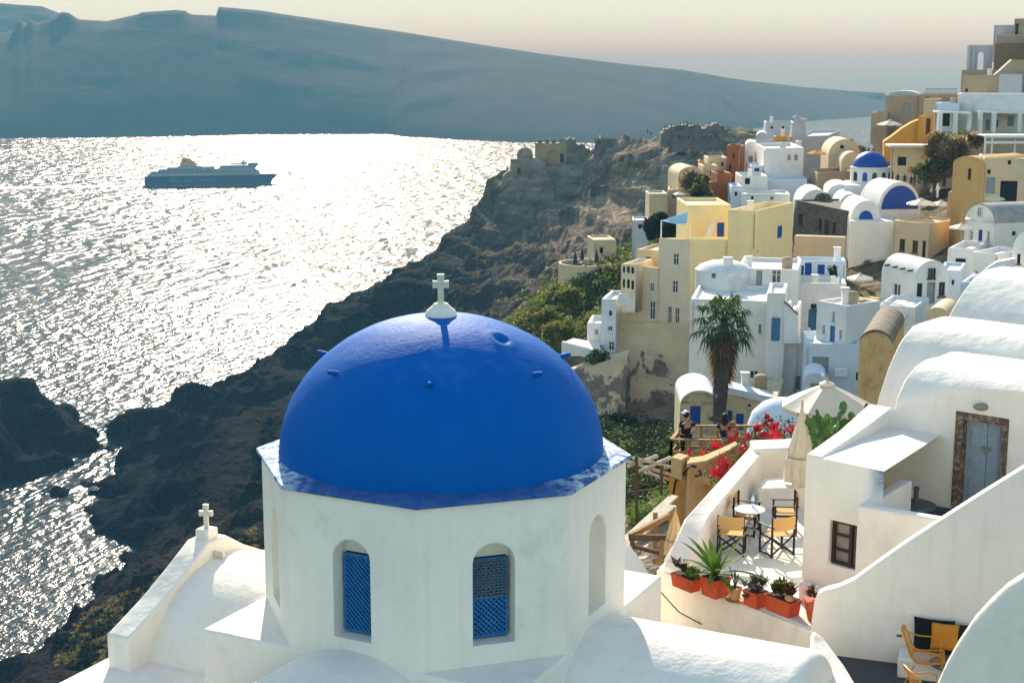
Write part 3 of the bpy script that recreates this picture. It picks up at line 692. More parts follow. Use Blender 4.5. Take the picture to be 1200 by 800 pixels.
# left parapet, two runs
PZT = TZ+.85
par = thing('parapet', 'long white parapet wall along the left edge of the terrace', 'wall', PZ(820, 600, TZ))
def ribbon(outer, inner, zb, parent, name='wall', mat=WHITE, bevel=.05):
    mb = MB(); n = len(outer)
    vs = list(outer)+list(inner)+[Vector((p.x, p.y, zb)) for p in outer]+[Vector((p.x, p.y, zb)) for p in inner]
    fs = []
    for i in range(n-1):
        fs += [(i, i+1, n+i+1, n+i), (i, 2*n+i, 2*n+i+1, i+1), (n+i, n+i+1, 3*n+i+1, 3*n+i)]
    fs += [(0, n, 3*n, 2*n), (n-1, 3*n-1, 4*n-1, 2*n-1)]
    mb.add(vs, fs); return mb.build(name, mat, parent, bevel=bevel, seg=3)
o1 = [PZ(881, 520, PZT+.12), PZ(802, 607, PZT), PZ(790, 634, TZ+.55), PZ(776, 664, TZ+.06)]
i1 = [PZ(893, 531, PZT+.05), PZ(834, 603, PZT), PZ(816, 640, TZ+.45), PZ(800, 674, TZ+.03)]
ribbon(o1, i1, TZ-3, par)
# back wall with a built-in bench
bw = thing('back_wall', 'low white wall with a built in bench at the far end of the terrace', 'wall', PZ(910, 560, TZ))
ribbon([PZ(878, 515, PZT+.25), PZ(960, 512, PZT+.25)], [PZ(884, 527, PZT+.15), PZ(962, 524, PZT+.15)], TZ-2, bw)
bA, bB = PZ(880, 577, TZ+.28), PZ(965, 590, TZ+.28)
MB().extr([PZ(893, 560, TZ+.5), PZ(965, 557, TZ+.5), PZ(965, 572, TZ+.5), PZ(888, 572, TZ+.5)], -UZ*.9).build('bench', WHITE, bw, bevel=.06, seg=3)
# ---------------------------------------------------------------- house with the window beside the terrace
DOORG = flat('door_grey_blue', (.27, .33, .38), .6, .15, 10, .15, .004)
STONE = flat('door_stone', (.16, .10, .065), .95, .55, 9, .9, .03, dirt=(.36, .27, .2), dscale=12, dirt_lo=.5, dirt_hi=.62)
BROWN = flat('brown_wood', (.045, .022, .012), .55, .3, 14, .2, .004)
GLASSC = flat('curtain_glass', (.23, .21, .18), .15, .25, 5, 0, spec=.6)
h1 = thing('terrace_house', 'white flat roofed house with a brown window beside the terrace chairs', 'house', PZ(945, 700, TZ))
k0 = PZ(943, 700, TZ); zt1 = PV(945, 531, k0, (1, 0)).z
A1 = PZ(945, 533, zt1); A2 = PZ(1036, 552, zt1); A3 = PZ(1080, 505, zt1); A4 = PZ(1018, 493, zt1)
d1 = (A2-A1); d1.z = 0; w1_ = d1.length; u1 = d1/w1_; nin1 = Vector((-u1.y, u1.x, 0))
hw_ = MB()
def on(px, py, o, u): 
    q = PV(px, py, o, u); return (q-Vector((o.x, o.y, q.z))).dot(u), q.z
wx0, wz1 = on(972.5, 609, A1, u1); wx1, wz0 = on(1003, 669, A1, u1); wx0b, _ = on(972.5, 640, A1, u1)
zb1 = TZ-1
hw_.facade((A1.x, A1.y, zb1), u1, w1_, zt1-zb1, [(wx0, wz0-zb1, wx1, wz1-zb1)], nin1, .28)
far = A1+(A4-A1)*1.25; ff = Vector((far.x, far.y, 0)); e2_ = A1+u1*w1_
hw_.poly((A1.x, A1.y, zb1), (A1.x, A1.y, zt1), (far.x, far.y, zt1), (far.x, far.y, zb1))
hw_.poly((e2_.x, e2_.y, zt1), (A1.x, A1.y, zt1), (far.x, far.y, zt1), (e2_.x+far.x-A1.x, e2_.y+far.y-A1.y, zt1))
hw_.build('wall', WHITE, h1, bevel=.04, seg=3)
win = MB(); wy = .12
def q1(x, z, y): return Vector((A1.x, A1.y, 0))+u1*x+nin1*y+UZ*z
def rect(mb, Pf, x0, x1, z0, z1, y0, y1): mb.extr([Pf(x0, z0, y0), Pf(x1, z0, y0), Pf(x1, z1, y0), Pf(x0, z1, y0)], Pf(0, 0, y1)-Pf(0, 0, y0))
fw = .06; Wd = wx1-wx0
rect(win, q1, wx0, wx0+fw, wz0, wz1, .1, .16); rect(win, q1, wx1-fw*1.6, wx1, wz0, wz1, .1, .16); rect(win, q1, wx0, wx1, wz0, wz0+fw, .102, .158); rect(win, q1, wx0, wx1, wz1-fw, wz1, .102, .158)
rect(win, q1, wx0+Wd*.62, wx0+Wd*.62+.07, wz0, wz1, .09, .157)
for k in (1/3, 2/3): rect(win, q1, wx0+fw, wx0+Wd*.62, wz0+(wz1-wz0)*k-.02, wz0+(wz1-wz0)*k+.02, .105, .155)
wo_ = win.build('window', BROWN, h1); gl = MB(); rect(gl, q1, wx0, wx1, wz0, wz1, .17, .2); gl.build('pane', GLASSC, wo_)
# roof parapet on the left edge
pw = MB(); up_ = .22
ribbon([A1+UZ*.02, A1.lerp(A4, .5)+UZ*.14, A4+UZ*.38], [A1+u1*.35+UZ*.02, A1.lerp(A4, .5)+u1*.42+UZ*.14, A4+u1*.55+UZ*.38], zt1-.01, h1, 'roof_parapet', bevel=.08)
# shadowed skirting step at the foot
sk0 = PZ(941, 708, TZ)
rect(sk := MB(), lambda x, z, y: q1(x, z, y), -.02, w1_, TZ-.2, TZ+.42, -.1, -.003); sk.build('plinth', WHITE, h1, bevel=.05)
# ---------------------------------------------------------------- house with the grey blue door, its vaults, balcony and stair wall
h2 = thing('vaulted_house', 'white house with a grey blue double door in a rough stone frame and vaulted roofs', 'house', PZ(1090, 600, -8.8))
BF = -8.78     # balcony floor
D0 = PZ(1120, 592, BF); u2 = Vector((math.cos(math.radians(-41)), math.sin(math.radians(-41)), 0)); nin2 = Vector((-u2.y, u2.x, 0))
def on2(px, py): return on(px, py, D0, u2)
def q2(x, z, y): return Vector((D0.x, D0.y, 0))+u2*x+nin2*y+UZ*z
xl, zl = on2(1036, 484); xd0, zd1 = on2(1120.5, 481); xd1, zd1b = on2(1183, 491); 
# wall: wavy top outline
tops = [(1036, 486), (1045, 482), (1060, 473), (1085, 463), (1110, 457.5), (1140, 455), (1170, 456), (1205, 459)]
tl = [on2(*p) for p in tops]; tl.append((tl[-1][0]+2.2, tl[-1][1]-.3))
zbb = TZ-1
hw2 = MB(); cols = sorted({*[t[0] for t in tl], xd0, xd1}); ztop = lambda x: float(np.interp(x, [t[0] for t in tl], [t[1] for t in tl]))
for xa, xb_ in zip(cols[:-1], cols[1:]):
    mid = (xa+xb_)/2
    if xd0 < mid < xd1:
        hw2.poly(q2(xa, zd1, 0), q2(xb_, zd1, 0), q2(xb_, ztop(xb_), 0), q2(xa, ztop(xa), 0))
    else: hw2.poly(q2(xa, zbb, 0), q2(xb_, zbb, 0), q2(xb_, ztop(xb_), 0), q2(xa, ztop(xa), 0))
hw2.poly(q2(xd0, BF, 0), q2(xd0, zd1, 0), q2(xd0, zd1, .35), q2(xd0, BF, .35)); hw2.poly(q2(xd1, BF, 0), q2(xd1, zd1, 0), q2(xd1, zd1, .35), q2(xd1, BF, .35))
hw2.poly(q2(xd0, zd1, 0), q2(xd1, zd1, 0), q2(xd1, zd1, .35), q2(xd0, zd1, .35)); hw2.poly(q2(xd0, BF, .36), q2(xd1, BF, .36), q2(xd1, zd1, .36), q2(xd0, zd1, .36))
# left side wall and the sagging vault behind the parapet
sec = []
for t in cols: sec.append((t, ztop(t)))
x_end = cols[-1]
hw2.poly(q2(xl, zbb, 0), q2(xl, ztop(xl), 0), q2(xl, ztop(xl), 5), q2(xl, zbb, 5))
hw2.build('wall', WHITE, h2, bevel=.04, seg=3)
# barrel roofs run parallel to the wall; their rounded ends face left
def end_vault(o, name, p0, u, sec_px, L, zbot, mat, bevel=.05, lump=.04):
    """section of half a barrel given by pixels on the upright end plane through p0 across u, mirrored behind the crown, run L metres along u"""
    n_ = Vector((-u.y, u.x, 0)); pts = [PV(x, y, p0, n_) for x, y in sec_px]
    w = [((p-p0).dot(n_), p.z) for p in pts]; wc = w[-1][0]
    # resample smoothly
    ts = np.linspace(0, 1, 18); k = np.linspace(0, 1, len(w))
    ws = list(zip(np.interp(ts, k, [a[0] for a in w]), np.interp(ts, k, [a[1] for a in w])))
    full = ws+[(2*wc-a, z) for a, z in reversed(ws[:-1])]
    full = [(full[0][0], zbot)]+full+[(full[-1][0], zbot)]
    NS = max(6, int(L/.5)); mb = MB(); m = len(full); vs = []
    for j in range(NS+1):
        x = L*j/NS
        for a, z in full:
            q = Vector((p0.x, p0.y, 0))+u*x+n_*a; e = 0
            if z > zbot+.01: e = lump*2*(float(fbm(np.array(q.x*.45), np.array(q.y*.45), np.array(z*.45), 3))-.5)
            vs.append(q+UZ*(z+e))
    mb.add(vs, [(j*m+i, j*m+i+1, (j+1)*m+i+1, (j+1)*m+i) for j in range(NS) for i in range(m-1)]+[tuple(range(m)), tuple(NS*m+i for i in range(m))])
    return mb.build(name, mat, o, smooth=42, bevel=bevel, seg=3)
pc = q2(xl+.06, 0, .3)
end_vault(h2, 'roof_vault', pc, u2, [(1046, 488), (1047, 481), (1051, 464), (1060, 444), (1072, 429), (1085, 421), (1099, 418)], 9, TZ, WHITE)
h3 = thing('vaulted_house', 'white house with the widest and tallest barrel roof behind the grey blue door', 'house', PD(1060, 520, 34))
pc3 = PD(1022, 500, 34); end_vault(h3, 'roof_vault', pc3, u2, [(1017, 540), (1020, 505), (1028, 468), (1041, 428), (1055, 398), (1070, 380), (1088, 375)], 12, -12, WHITE)
bp3 = PV(1066, 430, pc3-u2*.02, nin2); MB().tube([bp3, bp3-u2*.2], .05, 8).build('drain_spout', MARB, h3, smooth=50)
OCHREW = plaster('ochre_wall', (.42, .30, .13), dirt=(.2, .15, .09), lo=.5, hi=.7, streak=.4)
h4 = thing('vaulted_house', 'white barrel roof over an ochre wall behind the two nearest vaults', 'house', PD(1150, 390, 46))
pc4 = PD(1112, 372, 46); end_vault(h4, 'roof_vault', pc4, u2, [(1110, 374), (1116, 362), (1128, 343), (1141, 326), (1152, 317), (1163, 314)], 14, PV(1112, 374, pc4, nin2).z-.1, WHITE)
mb = MB(); q4 = pc4+nin2*.12+u2*.1; n4 = 3.4
mb.extr([Vector((p.x, p.y, pc4.z-.1)) for p in (q4, q4+u2*13.5, q4+u2*13.5+nin2*n4, q4+nin2*n4)], -UZ*5).build('wall', OCHREW, h4)
mb = MB(); mb.extr([Vector((p.x, p.y, pc4.z-.02)) for p in (pc4-u2*.12-nin2*.15, pc4+u2*14-nin2*.15, pc4+u2*14+nin2*.3, pc4-u2*.12+nin2*.3)], -UZ*.16).build('cornice', flat('cornice_tan', (.32, .22, .12), .9), h4)
# door frame of rough stone, two leaves
fr = MB(); ft = .17
rect(fr, q2, xd0+.004, xd0+ft, BF, zd1-.004, -.03, .3); rect(fr, q2, xd1-ft*.75, xd1-.004, BF, zd1-.004, -.03, .3); rect(fr, q2, xd0+ft, xd1-ft*.75, zd1-ft*.9, zd1-.004, -.028, .3)
fr.build('door_frame', STONE, h2, bevel=.02)
dx0, dx1 = xd0+ft+.005, xd1-ft*.75-.005; dz1 = zd1-ft*.9-.005; dmid = dx0+(dx1-dx0)*.55
for xa, xb_ in ((dx0, dmid-.006), (dmid+.006, dx1)):
    dm = MB(); rect(dm, q2, xa, xb_, BF+.02, dz1, .16, .2)
    hgt_ = dz1-BF
    for za, zb2 in ((.06, .36), (.42, .62), (.68, .95)):
        rect(dm, q2, xa+.09, xb_-.09, BF+hgt_*za, BF+hgt_*zb2, .145, .162)
        rect(dm, q2, xa+.13, xb_-.13, BF+hgt_*za+.04, BF+hgt_*zb2-.04, .135, .147)
    do = dm.build('door_leaf', DOORG, h2, bevel=.008)
METAL = flat('dull_metal', (.35, .34, .32), .4, .15, 20, 0, metal=.8)
lk = MB(); rect(lk, q2, dmid-.09, dmid+.09, BF+1.22, BF+1.29, .12, .15); rect(lk, q2, dmid-.03, dmid+.03, BF+1.13, BF+1.22, .10, .14); lk.build('padlock', METAL, h2, bevel=.006)
xlmp, zlmp = on2(1151.5, 476)
lm = MB().ball(q2(xlmp, zlmp, -.05), .1, 14, 8, (1.7, .7, .8)); lmo = lm.build('wall_lamp', flat('lamp_glass', (.25, .22, .18), .25, .1, 10, 0), h2, smooth=80)
# drain spout at the corner
sp0 = q2(xl, ztop(xl)-.02, .2); MB().tube([sp0+u2*.1, sp0-u2*.22+UZ*.0], .05, 10).build('drain_spout', MARB, h2, smooth=50)
# balcony
bal = thing('balcony_box', 'white walled balcony below the grey blue door holding a dark parasol stand', 'balcony', PZ(1050, 610, BF))
zbt = BF+.8
B0 = PZ(1004.5, 592, zbt); B1 = PZ(1112, 610, zbt); B2 = PZ(1046, 564, zbt); B3 = PZ(1054, 566, zbt)
ub = (B1-B0); ub.z = 0; ub.normalize(); vb = (B2-B0); vb.z = 0; vb.normalize()
B0i = B0+ub*.22+vb*.25
ribbon([B2+vb*.3, B0, B0+ub*4], [B2+vb*.3+ub*.3, B0i, B0+ub*4+vb*.25], TZ-2, bal, bevel=.05)
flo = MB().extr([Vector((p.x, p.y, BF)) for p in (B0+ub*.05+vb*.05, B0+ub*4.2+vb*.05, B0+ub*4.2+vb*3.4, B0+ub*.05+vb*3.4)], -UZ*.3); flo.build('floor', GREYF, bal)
# stair wall: rising to the right in front of the balcony
st = thing('stair_wall', 'tall white stair wall rising to the right with a bright sunlit coping', 'wall', PZ(1000, 760, -11.0))
YF = -10.2; S0 = PZ(983, 768, YF); us = Vector((math.cos(math.radians(-19.3)), math.sin(math.radians(-19.3)), 0)); ns = Vector((-us.y, us.x, 0))
tp = [(951, 726), (954, 706), (958, 696), (966, 692), (982, 688), (1000, 680), (1030, 658), (1060, 637), (1100, 611), (1150, 579), (1205, 545)]
tpp = [PV(x, y, S0, us) for x, y in tp]; tpp.append(tpp[-1]+us*2.5+UZ*1.6)
ribbon(tpp, [p+ns*.28 for p in tpp], YF-3, st, bevel=.06)
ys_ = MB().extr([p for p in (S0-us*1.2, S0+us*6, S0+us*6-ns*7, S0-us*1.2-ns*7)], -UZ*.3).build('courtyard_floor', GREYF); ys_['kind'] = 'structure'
# socket on the stair wall
sx = PV(1054, 744, S0-ns*.012, us); so2 = MB().box(sx, (.15, .03, .085), math.radians(-19.3)); soo = so2.build('wall_socket', WHITE); tag(soo, 'small white wall socket on the stair wall near the yellow chair', 'socket')
sx2 = MB().box(sx-ns*.02, (.09, .01, .04), math.radians(-19.3)).build('cover', GREYP, soo)
# near curved wall at the lower right and the low parapet at the courtyard edge
nw = thing('curved_wall', 'rounded white wall sweeping up at the lower right corner', 'wall', PD(1150, 760, 21))
cpx = [(1088, 835), (1100, 797), (1112, 770), (1126, 745), (1145, 717), (1165, 695), (1185, 677), (1215, 658)]
Pn = PD(1150, 740, 21.5); un = Vector((math.cos(math.radians(-38)), math.sin(math.radians(-38)), 0)); nn3 = Vector((-un.y, un.x, 0))
ot = [PV(x, y, Pn, un) for x, y in cpx]; ot.append(ot[-1]+un*1.5+UZ*.35)
ribbon(ot, [p-nn3*.30-UZ*.05+un*.05 for p in ot], -14, nw, bevel=.10)
lp = thing('low_parapet', 'short white parapet sloping down beside the courtyard with the yellow chairs', 'wall', PZ(970, 780, YF))
o5 = [PZ(953, 736, -9.5), PZ(965, 745, -9.6), PZ(990, 778, -9.75), PZ(1012, 815, -9.85), PZ(1030, 850, -9.9)]; i5 = [PZ(950, 742, -9.5), PZ(952, 765, -9.6), PZ(956, 800, -9.75), PZ(965, 840, -9.85), PZ(975, 870, -9.9)]
ribbon(i5, o5, -14, lp, bevel=.07)
# ---------------------------------------------------------------- terrace furniture
BLACKW = flat('black_wood', (.012, .012, .014), .45, .3, 20, .1, .003)
CANV = flat('tan_canvas', (.55, .33, .12), .9, .12, 30, .15, .003)
CREAM = leafm('cream_canvas', (.78, .70, .55), .06, 12, .28)
TERRA = flat('terracotta_red', (.50, .075, .022), .75, .25, 8, .3, .006, dirt=(.42, .2, .12), dscale=6, dirt_lo=.58, dirt_hi=.75)
CLAY = flat('clay_tan', (.45, .27, .12), .85, .25, 10, .2, .005)
SOIL = flat('soil', (.03, .02, .013), .95, .4, 20, .5, .02)
def face_to(v): return math.atan2(-v.x, v.y)
def director_chair(label):
    o = thing('director_chair', label, 'chair', group='director chairs round the small table')
    w, d = .54, .46
    B = lambda nm, f, m, p=o, **k: (lambda mb: (f(mb), mb.build(nm, m, p, world=False, **k))[1])(MB())
    B('seat', lambda m: m.bx(-w/2+.02, w/2-.02, -d/2+.02, d/2-.02, .44, .452), CANV)
    def back(m):
        n = 8
        for z0, z1 in ((.58, .86),):
            top = []; 
            for i in range(n+1):
                x = -w/2+w*i/n; y = -d/2-.02-.045*math.sin(PI*i/n)
                top.append((x, y))
            vs = [(x, y, z0) for x, y in top]+[(x, y, z1) for x, y in top]
            vs += [(x, y-.008, z0) for x, y in top]+[(x, y-.008, z1) for x, y in top]; k = n+1
            fs = []
            for i in range(n): fs += [(i, i+1, k+i+1, k+i), (2*k+i, 3*k+i, 3*k+i+1, 2*k+i+1), (i, 2*k+i, 2*k+i+1, i+1), (k+i, k+i+1, 3*k+i+1, 3*k+i)]
            m.add(vs, fs)
    B('backrest', back, CANV)
    for s in (-1, 1):
        x = s*w/2
        B('leg', lambda m: m.bx(x-.017, x+.017, -d/2-.02, -d/2+.02, 0, .88), BLACKW)
        B('leg', lambda m: m.bx(x-.017, x+.017, d/2-.02, d/2+.02, 0, .63), BLACKW)
        B('armrest', lambda m: m.bx(x-.03, x+.03, -d/2-.05, d/2+.05, .632, .655), BLACKW, bevel=.006)
        for za in (.02, .40): B('side_rail', lambda m: m.bx(x-.014, x+.014, -d/2+.02, d/2-.02, za, za+.035), BLACKW)
    for y in (-d/2+.0, d/2-.0):
        B('cross_brace', lambda m: (m.bar((-w/2, y+.022, .04), (w/2, y+.022, .43), .02, .035), m.bar((w/2, y-.022, .04), (-w/2, y-.022, .43), .02, .035)), BLACKW)
    return o
tb = PZ(879, 596, TZ+.73); tbase = Vector((tb.x, tb.y, TZ))
ch_specs = [((857, 647), (.25, 1), 'tan and black folding chair nearest the big fern in the square pot'),
            ((910, 648), (-.42, 1), 'tan and black folding chair at the near right of the small white table'),
            ((874, 624), (1, -.35), 'tan and black folding chair against the white parapet, behind the table'),
            ((919, 622), (-1, .1), 'tan and black folding chair seen side on by the closed parasol')]
c0 = None
for (px, py), fc, lb in ch_specs:
    if c0 is None: c0 = director_chair(lb); o = c0
    else: o = dup(c0, label=lb)
    o.scale = (1.02,)*3; o.location = PZ(px, py, TZ); o.rotation_euler = (0, 0, face_to(Vector((fc[0], fc[1], 0))))
WPAINT = flat('white_paint_metal', (.80, .80, .80), .35, .05, 10, 0)
t_ = thing('bistro_table', 'small round white table between the director chairs', 'table', tbase)
MB().lathe([(.32, .705), (.33, .715), (.33, .73), (.32, .735)], 40).build('tabletop', WPAINT, t_, world=False, smooth=40)
for k in range(3):
    a = 2*PI*k/3+.4; c, s = math.cos(a), math.sin(a)
    MB().tube([(.27*c, .27*s, 0), (.05*c, .05*s, .38), (-.2*c, -.22*s, .705)], .014, 8).build('leg', METAL, t_, world=False, smooth=60)
bo = thing('water_bottle', 'clear plastic water bottle with a blue cap and label on the white table', 'bottle', PZ(882, 593, TZ+.735))
PLAST = flat('bottle_plastic', (.62, .70, .76), .15, .05, 10, 0, spec=.6)
MB().lathe([(.036, 0), (.04, .01), (.04, .17), (.03, .21), (.014, .245), (.014, .26)], 18).build('body', PLAST, bo, world=False, smooth=50)
MB().lathe([(.0408, .07), (.0408, .13)], 18, caps=False).build('label_band', flat('label_blue', (.05, .2, .55), .4, .1, 30, 0), bo, world=False, smooth=50)
MB().lathe([(.017, .255), (.017, .285)], 14).build('cap', flat('cap_blue', (.02, .22, .6), .4, .1, 30, 0), bo, world=False, smooth=50)
def closed_parasol(label, base, topz, L, r, name='closed_parasol', mat=CREAM, group=None):
    o = thing(name, label, 'parasol', base, group=group)
    h = topz-base.z; n = 48; prof = [(0, .03), (.04, .05), (.12, .09), (.45, .55), (.8, .9), (1., 1.)]
    vs = []; m = 12
    for j in range(m+1):
        t = j/m; rr = np.interp(t, [p[0] for p in prof], [p[1] for p in prof])*r
        if t > .62 and t < .74: rr *= .9
        for i in range(n):
            a = 2*PI*i/n; k = rr*(1+.20*math.sin(8*a+1.1*math.sin(3*t*4))+.07*math.sin(16*a))
            vs.append((k*math.cos(a), k*math.sin(a), h-t*L+(.03*math.sin(4*a) if j == m else 0)))
    fs = [(j*n+i, j*n+(i+1) % n, (j+1)*n+(i+1) % n, (j+1)*n+i) for j in range(m) for i in range(n)]
    MB().add(vs, fs).build('canopy', mat, o, world=False, smooth=180)
    MB().tube([(0, 0, .02), (0, 0, h+.03)], .024, 10).build('pole', METAL, o, world=False, smooth=60)
    MB().lathe([(.27, 0), (.27, .05), (.2, .08), (.05, .1), (.04, .3)], 24).build('base', GREYP, o, world=False, smooth=40)
    MB().tube([(r*.86*math.cos(2*PI*i/24), r*.86*math.sin(2*PI*i/24), h-L*.68) for i in range(25)], .018, 6).build('tie_strap', flat('strap_grey', (.3, .28, .24), .8), o, world=False)
    return o
pb = PZ(936, 592, TZ); closed_parasol('tall closed cream parasol standing at the corner of the terrace house', pb, PV(938, 470, pb, (1, 0)).z, 1.95, .36)
# dark bin behind the parasol
bn = thing('storage_barrel', 'dark round tub half hidden behind the terrace house corner', 'tub', PZ(951, 590, TZ))
MB().lathe([(.17, 0), (.22, .25), (.22, .42), (.17, .45)], 20).build('body', DARK, bn, world=False, smooth=50); MB().lathe([(.225, .36), (.235, .38), (.225, .40)], 20, caps=False).build('rim', GREYP, bn, world=False)
ps = thing('parasol_stand', 'dark round parasol stand on the balcony floor', 'parasol stand', PZ(1073, 594, BF))
MB().lathe([(.40, 0), (.41, .03), (.39, .07), (.10, .09)], 30).build('base', GREYP, ps, world=False, smooth=40); MB().lathe([(.05, .08), (.05, .36), (.06, .37), (.06, .42), (.03, .43)], 14).build('tube', GREYP, ps, world=False, smooth=40)
cbl = MB().tube([PZ(776, 690, TZ-.2)+nt_*.09, PZ(800, 716, TZ-.6)+nt_*.09, PZ(835, 735, TZ-.85)+nt_*.08]+[a_.lerp(b_, t)+nt_*.09+UZ*z for t, z in ((.45, -1.02), (.62, -1.25), (.8, -1.45), (.84, -1.5), (.88, -1.75))], .012, 6).build('cable', DARK); tag(cbl, 'thin black cable sagging along the white wall under the red pots', 'cable')
# plants ------------------------------------------------------------------
LEAF = leafm('leaf_green', (.085, .17, .02))
LEAFD = leafm('leaf_dark', (.035, .07, .014))
LEAFO = leafm('leaf_olive', (.08, .085, .03))
LEAFR = flat('leaf_rust', (.14, .055, .022), .6, .5, 30, 0)
LEAFG = flat('leaf_greybrown', (.15, .115, .09), .6, .4, 30, 0)
BRACT = leafm('bougainvillea_red', (.58, .016, .04), .5, 9, .25)
def blade(mb, p, d, L, w, droop, n=7, curl=0.):
    p = Vector(p); d = Vector(d).normalized(); pts = []; side = d.cross(UZ); side = side.normalized() if side.length > .05 else Vector((1, 0, 0))
    up = d.copy()
    for i in range(n+1):
        t = i/n; ww = w*(1-t**2.2)*(.55+.9*t if t < .5 else 1)
        pts.append((p.copy(), ww)); p = p+up*L/n; up = (up-UZ*droop/n).normalized()
    vs = []
    for q, ww in pts: vs += [q-side*ww, q+UZ*ww*.35, q+side*ww]
    fs = []
    for i in range(n): fs += [(3*i, 3*i+1, 3*i+4, 3*i+3), (3*i+1, 3*i+2, 3*i+5, 3*i+4)]
    mb.add(vs, fs)
def pot_at(px, py): return PZ(px, py, TZ)
pdir = (b_-a_); prz = math.atan2(pdir.y, pdir.x)
def box_pot(name, label, px, py, w, d, h, taper=.9, mat=TERRA, feet=True):
    w, d, h = w*1.12, d*1.1, h*1.15; o = thing(name, label, 'flower pot', pot_at(px, py), prz, 'red pots along the terrace edge')
    m = MB(); q = lambda k: [(-w/2*k, -d/2*k), (w/2*k, -d/2*k), (w/2*k, d/2*k), (-w/2*k, d/2*k)]
    m.prism(q(taper), 0, h-.05, q(1)); m.build('pot', mat, o, world=False, bevel=.015)
    r = MB(); r.prism(q(1.06), h-.048, h, q(1.07)); r.build('rim', mat, o, world=False, bevel=.012)
    s = MB(); s.prism(q(.93), h-.01, h+.012); s.build('soil', SOIL, o, world=False); return o
def rosettes(o, P, r, mat, n=14, name='rosette_leaves', up=.5):
    m = MB()
    for p in P:
        for k in range(n):
            a = 2*PI*k/n*2.6; t = k/n; dr = Vector((math.cos(a), math.sin(a), up+1.6*(1-t)))
            blade(m, p, dr, r*(.55+.55*t)*random.uniform(.8, 1.2), r*.2, .5, 4)
    return m.build(name, mat, o, world=False, smooth=180, merge=False)
def bushlet(o, c, rad, n, size, mat, name='foliage'):
    P = rng.normal(size=(n, 3)); P /= np.linalg.norm(P, axis=1)[:, None]; P *= (rng.random(n)**.4)[:, None]; P = P*np.array(rad)+np.array(c)
    V, Fq = leaf_quads(P, size, rng); 
    ob = np_mesh(name, V, Fq, mat, None); ob.parent = o; return ob
p1_ = box_pot('planter_box', 'long red planter box with dry succulents at the left end of the pot row', 804, 689, .55, .26, .24)
rosettes(p1_, [(-.24+.09*i+random.uniform(-.02, .02), random.uniform(-.06, .06), .32+random.uniform(0, .12)) for i in range(3)], .27, LEAFR)
rosettes(p1_, [(-.1, .03, .4), (-.2, -.05, .4), (.0, 0, .33)], .2, LEAFG)
bushlet(p1_, (.18, 0, .38), (.17, .13, .13), 320, .04, LEAF)
p2_ = box_pot('square_pot', 'square red pot with a big fern of long arching green leaves', 838, 697, .40, .38, .34)
fm = MB()
for a, el, L, dr in ((200, 50, .75, .7), (165, 35, .7, .9), (70, 80, .55, .2), (60, 62, .85, .5), (10, 32, 1.05, 1.0), (120, 60, .5, .5), (250, 30, .45, 1.0), (300, 25, .42, 1.2), (330, 45, .5, .8), (225, 20, .4, 1.0), (20, 55, .5, .8), (185, 65, .6, .4), (100, 75, .45, .2), (275, 50, .35, 1.2), (350, 15, .5, 1.2), (45, 50, .7, .6), (150, 55, .65, .6), (95, 40, .5, .9), (210, 40, .6, .9), (320, 50, .45, .9), (135, 20, .55, 1.1), (30, 20, .6, 1.2), (260, 55, .4, .9), (175, 48, .85, .8)):
    a_r, e_r = math.radians(a), math.radians(el); d0 = Vector((math.cos(a_r)*math.cos(e_r), math.sin(a_r)*math.cos(e_r), math.sin(e_r)))
    # a frond: rib with many short side leaflets
    q = Vector((0, 0, .40)); up = d0.copy(); nL = 20; L *= 1.3
    for i in range(nL):
        t = i/nL; nx_ = q+up*L/nL; sd_ = up.cross(UZ); sd_ = sd_.normalized() if sd_.length > .05 else Vector((1, 0, 0)); w_ = .062*math.sin(PI*min(1, t*.9+.15))**.7
        nz = sd_.cross(up).normalized()
        for sg in (-1, 1):
            fm.poly(q, q+sd_*sg*w_+up*.02+nz*.012, nx_+sd_*sg*w_*.95+up*.02+nz*.006, nx_)
        q = nx_; up = (up-UZ*dr/nL).normalized()
fm.build('fern_leaves', LEAF, p2_, world=False, merge=False)
p3_ = thing('clay_pot', 'small tan clay pot on a saucer with a few thin dry stems', 'flower pot', pot_at(861, 704), 0, 'red pots along the terrace edge')
MB().lathe([(.09, .03), (.125, .24), (.14, .24), (.14, .28), (.11, .28), (.11, .25)], 22).build('pot', CLAY, p3_, world=False, smooth=40); MB().lathe([(.14, 0), (.19, .035), (.18, .04), (.13, .02)], 22).build('saucer', CLAY, p3_, world=False, smooth=40)
sm_ = MB()
for k in range(16):
    a = random.uniform(0, 2*PI); t = random.uniform(.1, .5); sm_.tube([(0, 0, .24), (.05*math.cos(a), .05*math.sin(a), .42), (t*.4*math.cos(a), t*.4*math.sin(a), .5+.18*random.random())], .005, 4)
sm_.build('stems', LEAFO, p3_, world=False); rosettes(p3_, [(0, 0, .26)], .1, LEAFG)
p4_ = box_pot('square_pot', 'square red pot overflowing with grey brown rosette succulents', 885, 709, .33, .30, .27)
rosettes(p4_, [(random.uniform(-.17, .17), random.uniform(-.15, .15), .33+random.uniform(0, .16)) for _ in range(18)], .16, LEAFG)
rosettes(p4_, [(random.uniform(-.15, -.02), -.18, .15+random.uniform(0, .1)) for _ in range(4)], .10, LEAFG)
p5_ = box_pot('planter_box', 'wide red planter box with spiky red tipped plants and a pale stone', 917, 717, .58, .30, .27)
rosettes(p5_, [(random.uniform(-.2, .2), random.uniform(-.08, .08), .34+random.uniform(.0, .1)) for _ in range(13)], .24, LEAFR, 12, up=.9)
rosettes(p5_, [(random.uniform(-.2, .22), random.uniform(-.08, .08), .34+random.uniform(.0, .16)) for _ in range(11)], .22, LEAFO, 12, up=.9)
